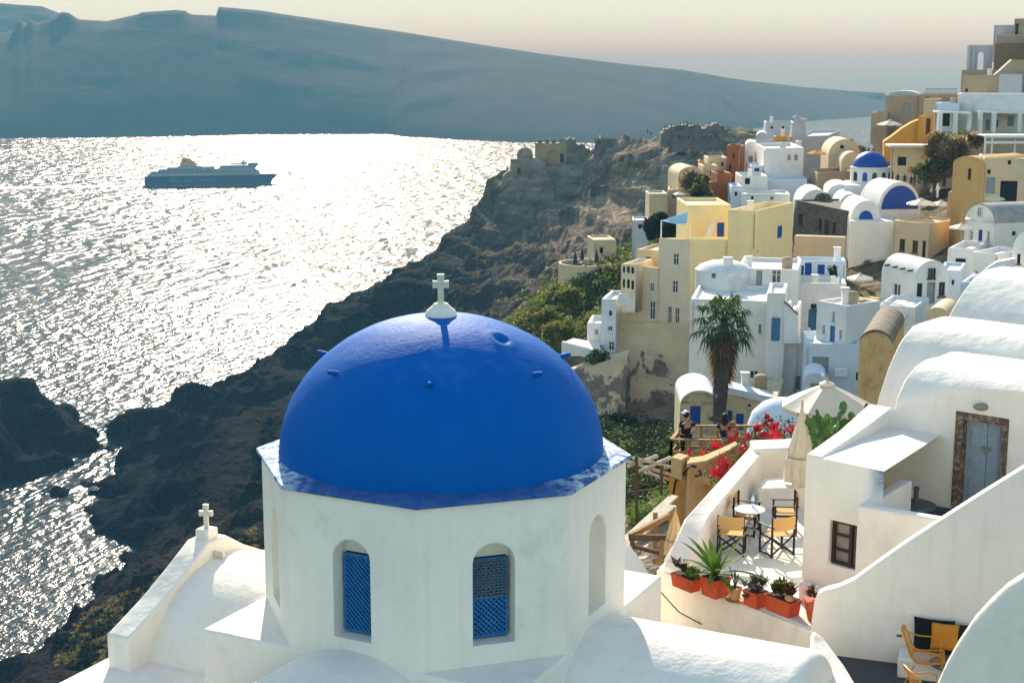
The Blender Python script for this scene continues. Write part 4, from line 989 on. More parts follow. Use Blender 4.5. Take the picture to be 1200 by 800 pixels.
bushlet(p5_, (.05, 0, .54), (.2, .1, .06), 60, .02, BRACT, 'red_tips')
MB().ball((.26, -.1, .38), .085, 10, 8, (1.2, 1, .8)).build('stone', CLAY, p5_, world=False, smooth=80)
p6_ = thing('tall_pot', 'tall tapered red pot with a rust coloured plant partly behind the stair wall', 'flower pot', pot_at(953, 726), 0, 'red pots along the terrace edge')
MB().prism([(-.10, -.10), (.10, -.10), (.10, .10), (-.10, .10)], 0, .36, [(-.16, -.16), (.16, -.16), (.16, .16), (-.16, .16)]).build('pot', TERRA, p6_, world=False, bevel=.012); MB().prism([(-.17, -.17), (.17, -.17), (.17, .17), (-.17, .17)], .362, .41).build('rim', TERRA, p6_, world=False, bevel=.01)
rosettes(p6_, [(random.uniform(-.1, .1), random.uniform(-.1, .1), .42+random.uniform(0, .16)) for _ in range(7)], .15, LEAFR)
# ---------------------------------------------------------------- courtyard: wire chairs, table, cushions
YEL = flat('yellow_metal', (.66, .27, .02), .45, .15, 20, 0)
def wire_chair(label):
    o = thing('wire_chair', label, 'chair', group='yellow wire armchairs in the courtyard')
    def shell(u, v):   # u across -1..1, v 0 front of seat .. 1 top of back
        w = .27*(1-.10*abs(v-.5))
        pts = [(0, .26, .42), (.35, -.02, .385), (.5, -.17, .40), (.62, -.24, .50), (1, -.36, .84)]
        y = np.interp(v, [p[0] for p in pts], [p[1] for p in pts]); z = np.interp(v, [p[0] for p in pts], [p[2] for p in pts])
        dish = (u*u)*.05
        return Vector((u*w, y+(dish if v > .5 else 0), z+(dish if v <= .5 else dish*.4)-(0 if v < .9 else abs(u)**3*.06)))
    vv = np.linspace(0, 1, 22); loop = [shell(-1, v) for v in vv]+[shell(u, 1) for u in np.linspace(-1, 1, 9)[1:-1]]+[shell(1, v) for v in vv[::-1]]+[shell(u, 0) for u in np.linspace(1, -1, 9)[1:]]
    MB().tube(loop, .011, 6, caps=False).build('frame', YEL, o, world=False, smooth=60)
    m = MB()
    for u in np.linspace(-.88, .88, 17): m.tube([shell(u, v) for v in np.linspace(0, 1, 14)], .0035, 4)
    m.tube([shell(u, .5) for u in np.linspace(-1, 1, 7)], .006, 5)
    m.build('wire_seat', YEL, o, world=False, smooth=60)
    for s in (-1, 1):
        MB().tube([shell(s, .82), Vector((s*.31, -.1, .64)), Vector((s*.33, .12, .63)), Vector((s*.31, .21, .58)), Vector((s*.29, .22, .42)), Vector((s*.30, .26, 0))], .011, 6).build('armrest', YEL, o, world=False, smooth=60)
        MB().tube([Vector((s*.25, -.16, .40)), Vector((s*.28, -.34, 0))], .011, 6).build('leg', YEL, o, world=False, smooth=60)
        MB().tube([Vector((s*.25, .20, .41)), Vector((s*.29, .25, .40))], .011, 6).build('brace', YEL, o, world=False)
    return o
wc = wire_chair('yellow wire armchair in full view in front of the black cushion'); wc.location = PZ(1083, 803, YF); wc.scale = (1.15,)*3; wc.rotation_euler = (0, 0, face_to(Vector((1, -.25, 0))))
wc2 = dup(wc, PZ(1090, 850, YF), face_to(Vector((.9, .15, 0))), 'yellow wire armchair cut off by the bottom edge of the picture')
rt = thing('round_table', 'small round dark table beside the yellow chair', 'table', PZ(1112, 807, YF))
MB().lathe([(.33, .43), (.34, .44), (.34, .455), (.33, .46)], 32).build('tabletop', GREYP, rt, world=False, smooth=40); MB().lathe([(.03, .02), (.03, .43)], 12).build('stem', GREYP, rt, world=False, smooth=40); MB().lathe([(.2, 0), (.2, .02), (.04, .04)], 24).build('foot', GREYP, rt, world=False, smooth=40)
bnz = YF+.36
bs_ = MB(); c_ = PV(1098, 770, S0-ns*.3, us); c_.z = 0
bs_.extr([Vector((p.x, p.y, bnz)) for p in (c_-us*.62+ns*.27, c_+us*2.2+ns*.27, c_+us*2.2-ns*.35, c_-us*.62-ns*.35)], -UZ*.36)
beo = bs_.build('wall_bench', WHITE, st, bevel=.04)
def cushion(name, label, cpx, w, h, th, mat, tilt, yaw, off):
    c = PV(cpx[0], cpx[1], S0-ns*off, us); o = MB(); n = 14; vs = []
    def P(u, v, s):
        e = max(abs(u), abs(v)); b = (1-u**4)*(1-v**4); pin = 1-.06*(1-abs(v)**2)*abs(u)**2
        pv = 1-.06*(1-abs(u)**2)*abs(v)**2
        return Vector((u*w/2*pin, s*th/2*b**.5, v*h/2*pv))
    R = Matrix.Rotation(yaw, 3, 'Z') @ Matrix.Rotation(tilt, 3, 'X')
    for s in (-1, 1):
        g = [[R @ P(-1+2*i/n, -1+2*j/n, s) for j in range(n+1)] for i in range(n+1)]
        vs = [p for r_ in g for p in r_]; o.add(vs, [(i*(n+1)+j, (i+1)*(n+1)+j, (i+1)*(n+1)+j+1, i*(n+1)+j+1) for i in range(n) for j in range(n)])
    ob = o.build(name, mat, smooth=180); ob.location = c; tag(ob, label, 'cushion'); return ob
cushion('cushion', 'large black cushion leaning against the stair wall', (1094, 747), .68, .66, .16, flat('black_fabric', (.006, .007, .010), .9, .2, 20, .2, .004), math.radians(-10), math.radians(-19.3), .16)
cushion('cushion', 'orange cushion leaning on the larger black one', (1107, 746), .46, .46, .15, flat('orange_fabric', (.60, .22, .018), .9, .15, 25, .2, .004), math.radians(-14), math.radians(-18), .30)
cushion('cushion', 'dark brown cushion half hidden by the curved white wall', (1128, 750), .55, .55, .15, flat('brown_fabric', (.03, .016, .012), .9, .2, 20, .2, .004), math.radians(-12), math.radians(-12), .2)
# ---------------------------------------------------------------- behind the terrace: parasol, prickly pear, orange wall, deck, people
def open_parasol(label, top, R, H, rise, n=8, mat=CREAM, group=None, name='open_parasol', valance=.12, rz=.2, pole=True):
    o = thing(name, label, 'parasol', (top.x, top.y, top.z-H), group=group)
    m = MB(); vs = [(0, 0, H)]; K = 4
    for j in range(1, K+1):
        t = j/K
        for i in range(n*4):
            a = 2*PI*i/(n*4)+rz; f = abs((i % 4)/4-.5)*2; cs = 1/ (math.cos(PI/n)**-1)*1
            k = math.cos(PI/n)/math.cos((a-rz) % (2*PI/n)-PI/n); sag = (1-f)*.0-math.sin(PI*(i % 4)/4)*.04*t*R
            vs.append((R*t*k*math.cos(a), R*t*k*math.sin(a), H-rise*t**1.15+sag))
    nn_2 = n*4
    for i in range(nn_2): x, y, z = vs[1+(K-1)*nn_2+i]; vs.append((x*1.0, y*1.0, z-valance))
    fs = [(0, 1+i, 1+(i+1) % nn_2) for i in range(nn_2)]
    for j in range(K): fs += [(1+j*nn_2+i, 1+(j+1)*nn_2+i, 1+(j+1)*nn_2+(i+1) % nn_2, 1+j*nn_2+(i+1) % nn_2) for i in range(nn_2)]
    m.add(vs, fs).build('canopy', mat, o, world=False, smooth=22)
    m = MB().lathe([(.0, .10), (R*.16, .0), (R*.17, -.05)], n*2, (0, 0, H), caps=False); m.build('vent_cap', mat, o, world=False)
    MB().lathe([(.02, .08), (.035, .12), (.02, .17)], 8, (0, 0, H)).build('finial', METAL, o, world=False)
    if pole: MB().tube([(0, 0, 0), (0, 0, H+.05)], .03, 8).build('pole', METAL, o, world=False, smooth=60)
    r_ = MB()
    for i in range(n):
        a = 2*PI*i/n+rz; k = 1.; r_.bar((0, 0, H-.06), (R*.98*math.cos(a), R*.98*math.sin(a), H-rise-.04), .02, .03)
    r_.build('ribs', METAL, o, world=False)
    return o
open_parasol('large open cream parasol behind the prickly pear bush', PD(969, 449, 42), 1.32, 2.5, .62)
cac = thing('prickly_pear', 'bright green prickly pear bush in front of the large cream parasol', 'cactus', PD(985, 540, 36))
pads = MB()
def pad(mb, p, R, w, h, t=.035):
    n = 10; vs = []
    for s in (-1, 1):
        for rr in (1., .6, 0.):
            for i in range(n):
                a = 2*PI*i/n; x = rr*w*math.cos(a)*(1-.18*math.sin(a)*-1*.0); z = h+rr*h*math.sin(a)
                x *= .78+.22*(z/(2*h)); vs.append(Vector(p)+R @ Vector((x, s*t*(1-rr**2), z)))
    fs = []
    for q in range(2):
        o_ = q*3*n
        for j in range(2): fs += [(o_+j*n+i, o_+j*n+(i+1) % n, o_+(j+1)*n+(i+1) % n, o_+(j+1)*n+i) for i in range(n)]
    mb.add(vs, fs)
spots = [(random.uniform(948, 1018), random.uniform(490, 526), random.uniform(34.5, 37)) for _ in range(110)]+[(960, 484, 36), (987, 478, 36), (1014, 476, 36), (1000, 488, 36), (983, 486, 35.5), (1019, 486, 36), (953, 492, 35), (970, 492, 35), (1010, 492, 36)]
for x, y, d in spots:
    p = PD(x, y, d); R = Matrix.Rotation(random.uniform(0, 2*PI), 3, 'Z') @ Matrix.Rotation(random.gauss(0, .55), 3, 'Y') @ Matrix.Rotation(random.gauss(.3, .3), 3, 'X')
    h = random.uniform(.11, .19); pad(pads, p-UZ*h, R, h*random.uniform(.6, .8), h)
pads.build('pads', flat('cactus_green', (.06, .15, .03), .5, .35, 5, .2, .005, spec=.35), cac, smooth=50)['kind'] = 'stuff'
soil_ = MB(); soil_.extr([PZ(*q, -9.7) for q in ((936, 512), (1030, 512), (1040, 490), (940, 490))], -UZ*3).build('planter_ground', SOIL, cac)
ORW = plaster('orange_wall', (.62, .30, .07), dirt=(.34, .17, .06), lo=.48, hi=.75, dscale=.8, streak=.25)
SANDST = plaster('sandstone', (.55, .38, .18), dirt=(.32, .2, .1), lo=.5, hi=.75, dscale=1.5, bstr=.6)
PLANK = flat('weathered_plank', (.34, .19, .075), .85, .35, 6, .3, .006)
WPLANK = flat('pale_plank', (.55, .48, .38), .85, .3, 6, .3, .006)
DPLANK = flat('dark_plank', (.10, .06, .035), .9, .4, 6, .3, .006)
ow = thing('orange_wall', 'orange painted wall with a square stone post at its left end', 'wall', PD(810, 600, 42))
zo = PD(785, 558, 42).z; Po = [PZ(784, 556, zo), PZ(850, 562, zo), PZ(862, 540, zo), PZ(806, 536, zo)]
MB().extr(Po, -UZ*4).build('wall', ORW, ow, bevel=.05)
zo2 = zo+.12; MB().extr([PZ(806, 553, zo2), PZ(851, 561, zo2), PZ(856, 555, zo2), PZ(812, 547, zo2)], -UZ*.3).build('coping', SANDST, ow, bevel=.04)
zb3 = zo+.58; MB().extr([PZ(786, 535, zb3), PZ(799, 539, zb3), PZ(808, 533, zb3), PZ(795, 530, zb3)], -UZ*.6).build('stone_post', SANDST, ow, bevel=.04)
lowp = thing('sandstone_parapet', 'low tan stone parapet curving behind the orange wall under the red flowers', 'wall', PD(830, 550, 45))
zl = zo+.5; ribbon([PZ(806, 543, zl), PZ(828, 540, zl), PZ(855, 527, zl), PZ(866, 520, zl)], [PZ(802, 536, zl), PZ(824, 533, zl), PZ(848, 523, zl), PZ(862, 516, zl)], zo-2, lowp, mat=SANDST)
hose = MB().tube([PZ(799, 556, zo+.05)+Vector((0, -.1, .0)), PZ(806, 549, zo+.5), PZ(810, 545, zo+.5), PZ(818, 548, zo+.3), PZ(822, 556, zo+.2), PZ(815, 558, zo+.1), PZ(802, 553, zo+.1), PZ(795, 556, zo+.05), PZ(791, 566, zo-.2), PZ(789, 580, zo-.6), PZ(785, 590, zo-1)], .03, 6).build('cable', DARK); tag(hose, 'thick black cable looped over the stone post on the orange wall', 'cable')
# wooden deck with railing
DK = PD(835, 545, 50); DZ = DK.z
deck = thing('wooden_deck', 'wooden viewing deck with plank railings where three visitors stand', 'deck', DK)
dp_ = [PZ(786, 548, DZ), PZ(868, 552, DZ), PZ(905, 531, DZ), PZ(800, 531, DZ)]; MB().extr(dp_, -UZ*.15).build('floor', DPLANK, deck)
def rail(A, B, h=.95, posts=3, mat=PLANK):
    m = MB()
    for i in range(posts):
        p = A.lerp(B, i/(posts-1)); m.bar(p-UZ*.2, p+UZ*h, .10, .10)
    m.build('railing_posts', mat, deck)
    m = MB()
    for z, hh in ((h+.03, .06), (h*.55, .14), (h*.22, .10)): m.bar(A+UZ*z, B+UZ*z, .05 if z < h else .12, hh)
    m.build('railing_boards', mat, deck)
rail(dp_[0], PZ(845, 549, DZ), posts=4); rail(dp_[3], dp_[2], posts=6); rail(dp_[0], dp_[3], posts=3)
m = MB(); m.bar(PZ(809, 548, DZ)+UZ*.05, PZ(826, 549, DZ)+UZ*1.0-Vector((0, .2, 0)), .06, .12); m.build('diagonal_brace', PLANK, deck)
# timber frame and stair debris left of the orange wall
tf = thing('timber_stair_frame', 'unfinished wooden stair frame of planks below the orange wall', 'frame', PD(765, 640, 39))
def TB(p, q, d1, d2, w, h, mat=PLANK, name='beam'):
    m = MB(); m.bar(PD(p[0], p[1], d1), PD(q[0], q[1], d2), w, h); m.build(name, mat, tf)
TB((734, 640), (786, 592), 38, 40, .3, .06, WPLANK, 'plank'); TB((733, 633), (790, 581), 38.5, 41, .25, .06, WPLANK, 'plank'); TB((737, 629), (784, 630), 38, 38, .1, .16, DPLANK)
TB((738, 628), (784, 604), 38, 39, .1, .14, PLANK); TB((741, 632), (741, 665), 38, 38, .12, .12, DPLANK, 'post'); TB((768, 600), (768, 660), 39, 39, .12, .12, PLANK, 'post'); TB((779, 632), (775, 662), 38, 38, .2, .2, PLANK, 'post'); TB((743, 640), (775, 648), 38, 38, .1, .1, DPLANK); TB((745, 655), (780, 650), 38.5, 38.5, .2, .05, WPLANK, 'plank'); TB((748, 622), (765, 612), 39.5, 39.5, .3, .05, PLANK, 'plank'); TB((752, 645), (772, 634), 39.5, 39.5, .35, .05, WPLANK, 'plank')
pg_ = thing('pole_pergola', 'bare white pole frame reaching out above the bushes beside the dome', 'pergola', PD(760, 600, 42))
def TP(p, q, d1, d2, r, mat, name):
    MB().tube([PD(p[0], p[1], d1), PD(q[0], q[1], d2)], r, 6).build(name, mat, pg_, smooth=60)
for p, q in (((735, 540), (786, 556)), ((742, 536), (790, 548)), ((756, 553), (786, 562)), ((736, 546), (770, 534)), ((748, 552), (786, 536))): TP(p, q, 42, 43, .055, WPLANK, 'pole')
for p, q in (((746, 534), (746, 612)), ((775, 545), (775, 580))): TP(p, q, 42, 42, .05, DPLANK, 'post')
TP((734, 577), (782, 571), 42, 42, .03, DPLANK, 'pole'); TP((752, 545), (781, 566), 42, 42, .02, WPLANK, 'pole')
closed_parasol('small closed straw coloured parasol beside the wooden stair frame', PD(790, 668, 38), PD(789, 590, 38).z, 1.25, .27, mat=flat('straw_canvas', (.66, .45, .22), .9, .15, 14, .3, .006))
sc_ = thing('white_shed_roof', 'small white rounded roof edge next to the closed straw parasol', 'roof', PD(785, 660, 36))
MB().extr([PD(x, y, 36.5) for x, y in ((776, 672), (777, 655), (784, 643), (794, 634), (803, 630), (806, 672))], Vector((1.0, 1.2, 0))).build('wall', WHITE, sc_, bevel=.05)
# people --------------------------------------------------------------------
SKIN = flat('skin', (.42, .22, .14), .6, .1, 20, 0)
def skin_mesh(name, verts, edges, radii, mat, parent, sub=2):
    me = bpy.data.meshes.new(name); me.from_pydata([tuple(v) for v in verts], edges, []); me.materials.append(mat)
    ob = bpy.data.objects.new(name, me); COL.objects.link(ob)
    if parent: ob.parent = parent
    md = ob.modifiers.new('skin', 'SKIN'); md.use_smooth_shade = True
    for i, r in enumerate(radii):
        rr = r if isinstance(r, tuple) else (r, r); me.skin_vertices[0].data[i].radius = rr
    me.skin_vertices[0].data[0].use_root = True
    ss = ob.modifiers.new('sub', 'SUBSURF'); ss.levels = sub; ss.render_levels = sub
    return ob
J = dict(pel=(0, 0, .93), wai=(0, .0, 1.08), che=(0, -.01, 1.30), nck=(0, 0, 1.45), hd0=(0, .015, 1.55), hd1=(0, .02, 1.66), hd2=(0, .01, 1.75),
         shl=(-.19, 0, 1.40), ell=(-.27, -.03, 1.13), wrl=(-.24, .10, .92), hal=(-.23, .13, .85), shr=(.19, 0, 1.40), elr=(.27, -.03, 1.13), wrr=(.24, .10, .92), har=(.23, .13, .85),
         hil=(-.10, 0, .88), knl=(-.11, .02, .48), anl=(-.11, -.02, .08), tol=(-.12, .14, .03), hir=(.10, 0, .88), knr=(.11, .02, .48), anr=(.11, -.02, .08), tor=(.12, .14, .03))
JE = [('pel', 'wai'), ('wai', 'che'), ('che', 'nck'), ('nck', 'hd0'), ('hd0', 'hd1'), ('hd1', 'hd2'), ('che', 'shl'), ('shl', 'ell'), ('ell', 'wrl'), ('wrl', 'hal'), ('che', 'shr'), ('shr', 'elr'), ('elr', 'wrr'), ('wrr', 'har'), ('pel', 'hil'), ('hil', 'knl'), ('knl', 'anl'), ('anl', 'tol'), ('pel', 'hir'), ('hir', 'knr'), ('knr', 'anr'), ('anr', 'tor')]
JR = dict(pel=(.15, .11), wai=(.135, .10), che=(.16, .115), nck=.055, hd0=.075, hd1=.098, hd2=.06, shl=.062, ell=.045, wrl=.032, hal=.036, shr=.062, elr=.045, wrr=.032, har=.036, hil=.085, knl=.058, anl=.042, tol=.04, hir=.085, knr=.058, anr=.042, tor=.04)
def person(label, loc, rz, h=1.72, pose=None, shirt=None, pants=None, short=False, skirt=None, hair=None, hat=None, face=True, group=None, sleeves=True):
    o = thing('person', label, 'person', loc, rz, group); k = h/1.80
    P = dict(J); P.update(pose or {}); S_ = lambda n_: Vector(P[n_])*k
    def sk(nm, names, grow, mat):
        idx = {n_: i for i, n_ in enumerate(names)}
        e = [(idx[a], idx[b]) for a, b in JE if a in idx and b in idx]
        rr = []
        for n_ in names:
            r = JR[n_]; r = r if isinstance(r, tuple) else (r, r); rr.append(tuple((q+grow)*k for q in r))
        return skin_mesh(nm, [S_(n_) for n_ in names], e, rr, mat, o, 2)
    sk('body', ['pel']+[n_ for n_ in J if n_ != 'pel'], 0, SKIN)
    if face:
        hc = S_('hd1'); f = MB()
        f.ball(hc+Vector((0, .098, -.01))*k, .017*k, 8, 6, (.8, 1.2, 1.2))
        for s in (-1, 1): f.ball(hc+Vector((s*.096, .0, -.005))*k, .022*k, 8, 6, (.4, .8, 1.3))
        f.build('ears_and_nose', SKIN, o, world=False, smooth=180)
        e_ = MB()
        for s in (-1, 1): e_.ball(hc+Vector((s*.036, .088, .02))*k, .011*k, 8, 6)
        e_.bx(-.025*k, .025*k, .085*k+hc.y, .098*k+hc.y, hc.z-.052*k, hc.z-.044*k); e_.build('eyes_and_mouth', DARK, o, world=False, smooth=180)
    if shirt:
        nm = ['pel', 'wai', 'che', 'shl', 'shr']; 
        names = ['wai', 'pel', 'che', 'shl', 'shr']+(['ell', 'elr'] if sleeves else [])
        idx = {n_: i for i, n_ in enumerate(names)}; V = [S_(n_) for n_ in names]
        if sleeves:
            for a, b in (('shl', 'ell'), ('shr', 'elr')): V[idx[b]] = S_(a).lerp(S_(b), .62)
        rr = []
        for n_ in names:
            r = JR[n_]; r = r if isinstance(r, tuple) else (r, r); rr.append(tuple((q+.02)*k for q in r))
        if sleeves: rr[idx['ell']] = rr[idx['elr']] = (.068*k, .068*k)
        skin_mesh('shirt', V, [(idx[a], idx[b]) for a, b in JE if a in idx and b in idx], rr, shirt, o)
    if pants:
        names = ['pel', 'hil', 'knl', 'anl', 'hir', 'knr', 'anr']; idx = {n_: i for i, n_ in enumerate(names)}; V = [S_(n_) for n_ in names]
        if short:
            for a, b in (('hil', 'knl'), ('hir', 'knr')): V[idx[b]] = S_(a).lerp(S_(b), .85)
            for s in ('l', 'r'): V[idx['an'+s]] = S_('kn'+s)
        rr = [(.165*k, .125*k), (.10*k,)*2, (.075*k,)*2, (.058*k,)*2, (.10*k,)*2, (.075*k,)*2, (.058*k,)*2]
        skin_mesh('trousers', V, [(idx[a], idx[b]) for a, b in JE if a in idx and b in idx], rr, pants, o)
    if skirt:
        c = S_('pel'); n = 20; m = MB(); m.lathe([(.15*k, .12*k), (.165*k, .0), (.21*k, -.25*k), (.27*k, -.55*k), (.25*k, -.56*k)], n, c, caps=False, sy=.8); m.build('skirt', skirt, o, world=False, smooth=60)
    hc = S_('hd1')
    if hair:
        m = MB(); m.ball(hc+Vector((0, -.018, .022))*k, .118*k, 14, 10, (.95, 1.02, 1.06)); 
        if hair[1]: m.lathe([(.10*k, .05*k), (.115*k, -.08*k), (.12*k, -.24*k), (.075*k, -.38*k), (.03*k, -.42*k)], 12, hc+Vector((0, -.055, 0))*k, sy=.62)
        m.build('hair', hair[0], o, world=False, smooth=180)
    if hat == 'cap':
        m = MB(); c = hc+Vector((0, -.0, .045))*k; m.lathe([(.118*k, -.01*k), (.118*k, .03*k), (.095*k, .075*k), (.05*k, .10*k), (.004, .105*k)], 16, c); m.box(c+Vector((0, .15, .0))*k, (.15*k, .14*k, .012*k)); m.build('cap', WPAINT, o, world=False, smooth=60)
    if hat == 'straw':
        m = MB(); c = hc+Vector((0, 0, .04))*k; m.lathe([(.25*k, -.035*k), (.25*k, -.028*k), (.125*k, .0), (.115*k, .09*k), (.06*k, .12*k), (.004, .12*k)], 20, c); m.build('straw_hat', flat('straw', (.33, .17, .06), .9, .3, 40, .2, .004), o, world=False, smooth=60)
    return o
BLK = flat('black_shirt', (.010, .011, .014), .9, .2, 20, 0); NAVY = flat('navy_shirt', (.012, .028, .07), .9, .2, 20, 0); KHK = flat('khaki', (.35, .28, .17), .9, .2, 20, 0); REDD = flat('red_dress', (.55, .03, .025), .9, .3, 12, 0); HAIRD = flat('dark_hair', (.018, .010, .006), .6, .3, 30, 0); WSH = flat('white_shirt', (.7, .7, .68), .9, .1, 20, 0)
pm_ = person('person in white cap and black t-shirt with one hand on the hip', PZ(803, 541, DZ), math.radians(25), 1.78, dict(elr=(.40, -.08, 1.16), wrr=(.21, .0, 1.02), har=(.16, .05, 1.0)), BLK, BLK, hat='cap', hair=(HAIRD, False))
stp = MB()
for s in (-1, 1): stp.bar((s*.10, -.128, 1.44), (s*.23, -.09, 1.36), .04, .012)
stp.build('shirt_stripes', WSH, pm_, world=False)
person('person with long dark hair, navy t-shirt and khaki shorts on the wooden deck', PZ(848, 542, DZ), math.radians(-12), 1.72, None, NAVY, KHK, short=True, hair=(HAIRD, True))
person('person in a brown straw hat and red dress holding up a phone', PZ(857, 545, DZ), math.radians(-35), 1.5, dict(elr=(.27, .10, 1.16), wrr=(.18, .33, 1.20), har=(.15, .40, 1.22), ell=(-.26, .08, 1.16), wrl=(-.05, .32, 1.2), hal=(.03, .40, 1.22)), REDD, None, skirt=REDD, hat='straw', hair=(HAIRD, False))
# bougainvillea: several sprawling bushes along the parapet
def bougain(label, spots_, nl, nf):
    c = spots_[len(spots_)//2]; o = thing('bougainvillea', label, 'flowering bush', PD(c[0], c[1]+10, c[2])-UZ*.5, group='red bougainvillea behind the terrace')
    PL = []; PF = []
    for x, y, d, r in spots_:
        p = np.array(PD(x, y, d)); PL.append(p+rng.normal(size=(nl, 3))*r*.62); 
        for k in range(4):
            q = p+rng.normal(size=3)*r*.75+np.array((0, -.15, .1)); PF.append(q+rng.normal(size=(nf//7, 3))*r*.20)
    PL = np.concatenate(PL); PF = np.concatenate(PF)
    V, Fq = leaf_quads(PL, .045, rng); np_mesh('leaves', V, Fq, LEAFD, o)
    V, Fq = leaf_quads(PF, .05, rng, aspect=.9); np_mesh('bracts', V, Fq, BRACT, o)['kind'] = 'stuff'
    m = MB(); base = PD(spots_[0][0], spots_[0][1]+12, spots_[0][2])
    for x, y, d, r in spots_: m.tube([base-UZ*.4, base.lerp(PD(x, y, d), .5)+UZ*.2, PD(x, y, d)], [.03, .022, .01], 5)
    m.build('stems', DPLANK, o)
bougain('red bougainvillea spilling over the parapet beside the orange wall', [(856, 552, 40.5, .38), (866, 545, 41, .36), (874, 536, 42, .36), (884, 524, 43, .32), (846, 558, 40, .28)], 150, 210)
bougain('red bougainvillea tuft growing on the tan stone parapet', [(826, 533, 44.5, .26), (834, 529, 45, .22)], 50, 130)
bougain('red bougainvillea behind the low white back wall beside the closed parasol', [(916, 511, 40, .34), (923, 503, 41, .32), (904, 513, 41, .25), (889, 512, 43, .22), (899, 497, 44, .18)], 110, 190)
# ---------------------------------------------------------------- village houses
WH2 = plaster('village_white', (.77, .745, .70), dirt=(.45, .42, .37), lo=.56, hi=.85, bscale=.8, bstr=.4, bd=.08, dscale=.35, streak=.25)
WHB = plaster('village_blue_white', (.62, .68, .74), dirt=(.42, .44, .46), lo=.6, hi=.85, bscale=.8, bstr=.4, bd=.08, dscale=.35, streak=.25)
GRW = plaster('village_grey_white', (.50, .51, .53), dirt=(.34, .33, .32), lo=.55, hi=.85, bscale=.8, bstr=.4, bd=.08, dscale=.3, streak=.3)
CRM = plaster('village_cream', (.66, .52, .33), dirt=(.4, .3, .18), lo=.55, hi=.85, bscale=.8, bstr=.4, bd=.08, dscale=.3, streak=.3)
BEI = plaster('beige_plaster', (.72, .60, .43), dirt=(.42, .34, .22), lo=.6, hi=.85, bscale=.6, bstr=.3, bd=.06, dscale=.2, streak=.3)
YELW = plaster('yellow_plaster', (.88, .68, .35), dirt=(.74, .55, .28), lo=.6, hi=.85, bscale=.6, bstr=.3, bd=.06, dscale=.2, streak=.15)
TAN = plaster('village_tan', (.42, .32, .21), dirt=(.27, .2, .13), lo=.5, hi=.8, bscale=.8, bstr=.5, bd=.1, dscale=.3, streak=.35)
BRN = plaster('village_brown', (.22, .14, .08), dirt=(.12, .08, .05), lo=.5, hi=.8, dscale=.3, streak=.3)
RUST = plaster('village_rust', (.36, .11, .028), dirt=(.2, .07, .03), lo=.5, hi=.8, dscale=.3, streak=.3)
OCH = plaster('village_ochre', (.58, .27, .04), dirt=(.36, .17, .04), lo=.55, hi=.85, dscale=.3, streak=.25)
DSTONE, nt, b = new_mat('dark_masonry'); v = wpos(nt)
br = nt.nodes.new('ShaderNodeTexVoronoi'); br.inputs['Scale'].default_value = 2.2; nt.links.new(scalev(nt, v, (1, 1, 1.5)), br.inputs['Vector'])
c = mix(nt, ramp(nt, br.outputs['Distance'], [(.2, 0.), (.55, 1.)]), (.20, .16, .12), (.06, .048, .038))
c = mix(nt, ramp(nt, noise(nt, .5, 6, .6, v), [(.4, 0.), (.7, .7)]), c, (.11, .09, .065)); nt.links.new(c, b.inputs['Base Color']); b.inputs['Roughness'].default_value = .95
bump(nt, b, br.outputs['Distance'], -.6, .15)
PEEL, nt, b = new_mat('peeling_plaster'); v = wpos(nt)
pn = noise(nt, .22, 8, .66, scalev(nt, v, (1, 1, .75)), .5); sz_ = nt.nodes.new('ShaderNodeSeparateXYZ'); nt.links.new(v, sz_.inputs[0])
mr = nt.nodes.new('ShaderNodeMapRange'); mr.inputs[1].default_value = -26; mr.inputs[2].default_value = -37.5; mr.inputs[3].default_value = -.11; mr.inputs[4].default_value = .17; nt.links.new(sz_.outputs[2], mr.inputs[0])
pm = ramp(nt, m2('ADD', pn, mr.outputs[0]), [(.52, 0.), (.54, 1.)])
pl_ = mix(nt, ramp(nt, noise(nt, .3, 6, .65, v), [(.35, 0.), (.7, 1.)]), (.66, .53, .34), (.46, .36, .24))
st_ = mix(nt, ramp(nt, noise(nt, 1.6, 7, .7, v), [(.35, 0.), (.65, 1.)]), (.10, .08, .065), (.26, .21, .16))
nt.links.new(mix(nt, pm, pl_, st_), b.inputs['Base Color']); b.inputs['Roughness'].default_value = .95
h = nt.nodes.new('ShaderNodeMath'); h.operation = 'SUBTRACT'; nt.links.new(noise(nt, 2.5, 6, .7, v), h.inputs[0]); nt.links.new(pm, h.inputs[1]); bump(nt, b, h.outputs[0], .6, .12)
GLASSD = flat('dark_glass', (.02, .025, .03), .12, .3, 3, 0, spec=.6)
BLUED = flat('blue_door', (.012, .075, .36), .55, .2, 4, .1, .01)
BLUEL = flat('light_blue_door', (.07, .20, .38), .55, .2, 4, .1, .01)
GREYD = flat('grey_shutter', (.30, .33, .34), .6, .2, 4, .1, .01)
BRND = flat('brown_shutter', (.06, .03, .017), .6, .3, 4, .1, .01)
WFR = flat('window_frame_white', (.7, .7, .68), .6, .1, 4, 0)
STY = {'w': ('window', WFR, GLASSD), 'k': ('opening', None, DARK), 'b': ('door', BLUED, BLUED), 'l': ('door', BLUEL, BLUEL), 'g': ('door', GREYD, GREYD), 'n': ('window', BRND, GLASSD), 's': ('shutter', GREYD, GREYD), 'bs': ('shutter', BLUED, BLUED), 'ns': ('shutter', BRND, BRND)}
VG = 'houses on the village slope'
def AZ(x): return math.degrees(math.atan((x-600)/F))
def dirv(yaw): a = math.radians(yaw); return Vector((math.cos(a), math.sin(a), 0))
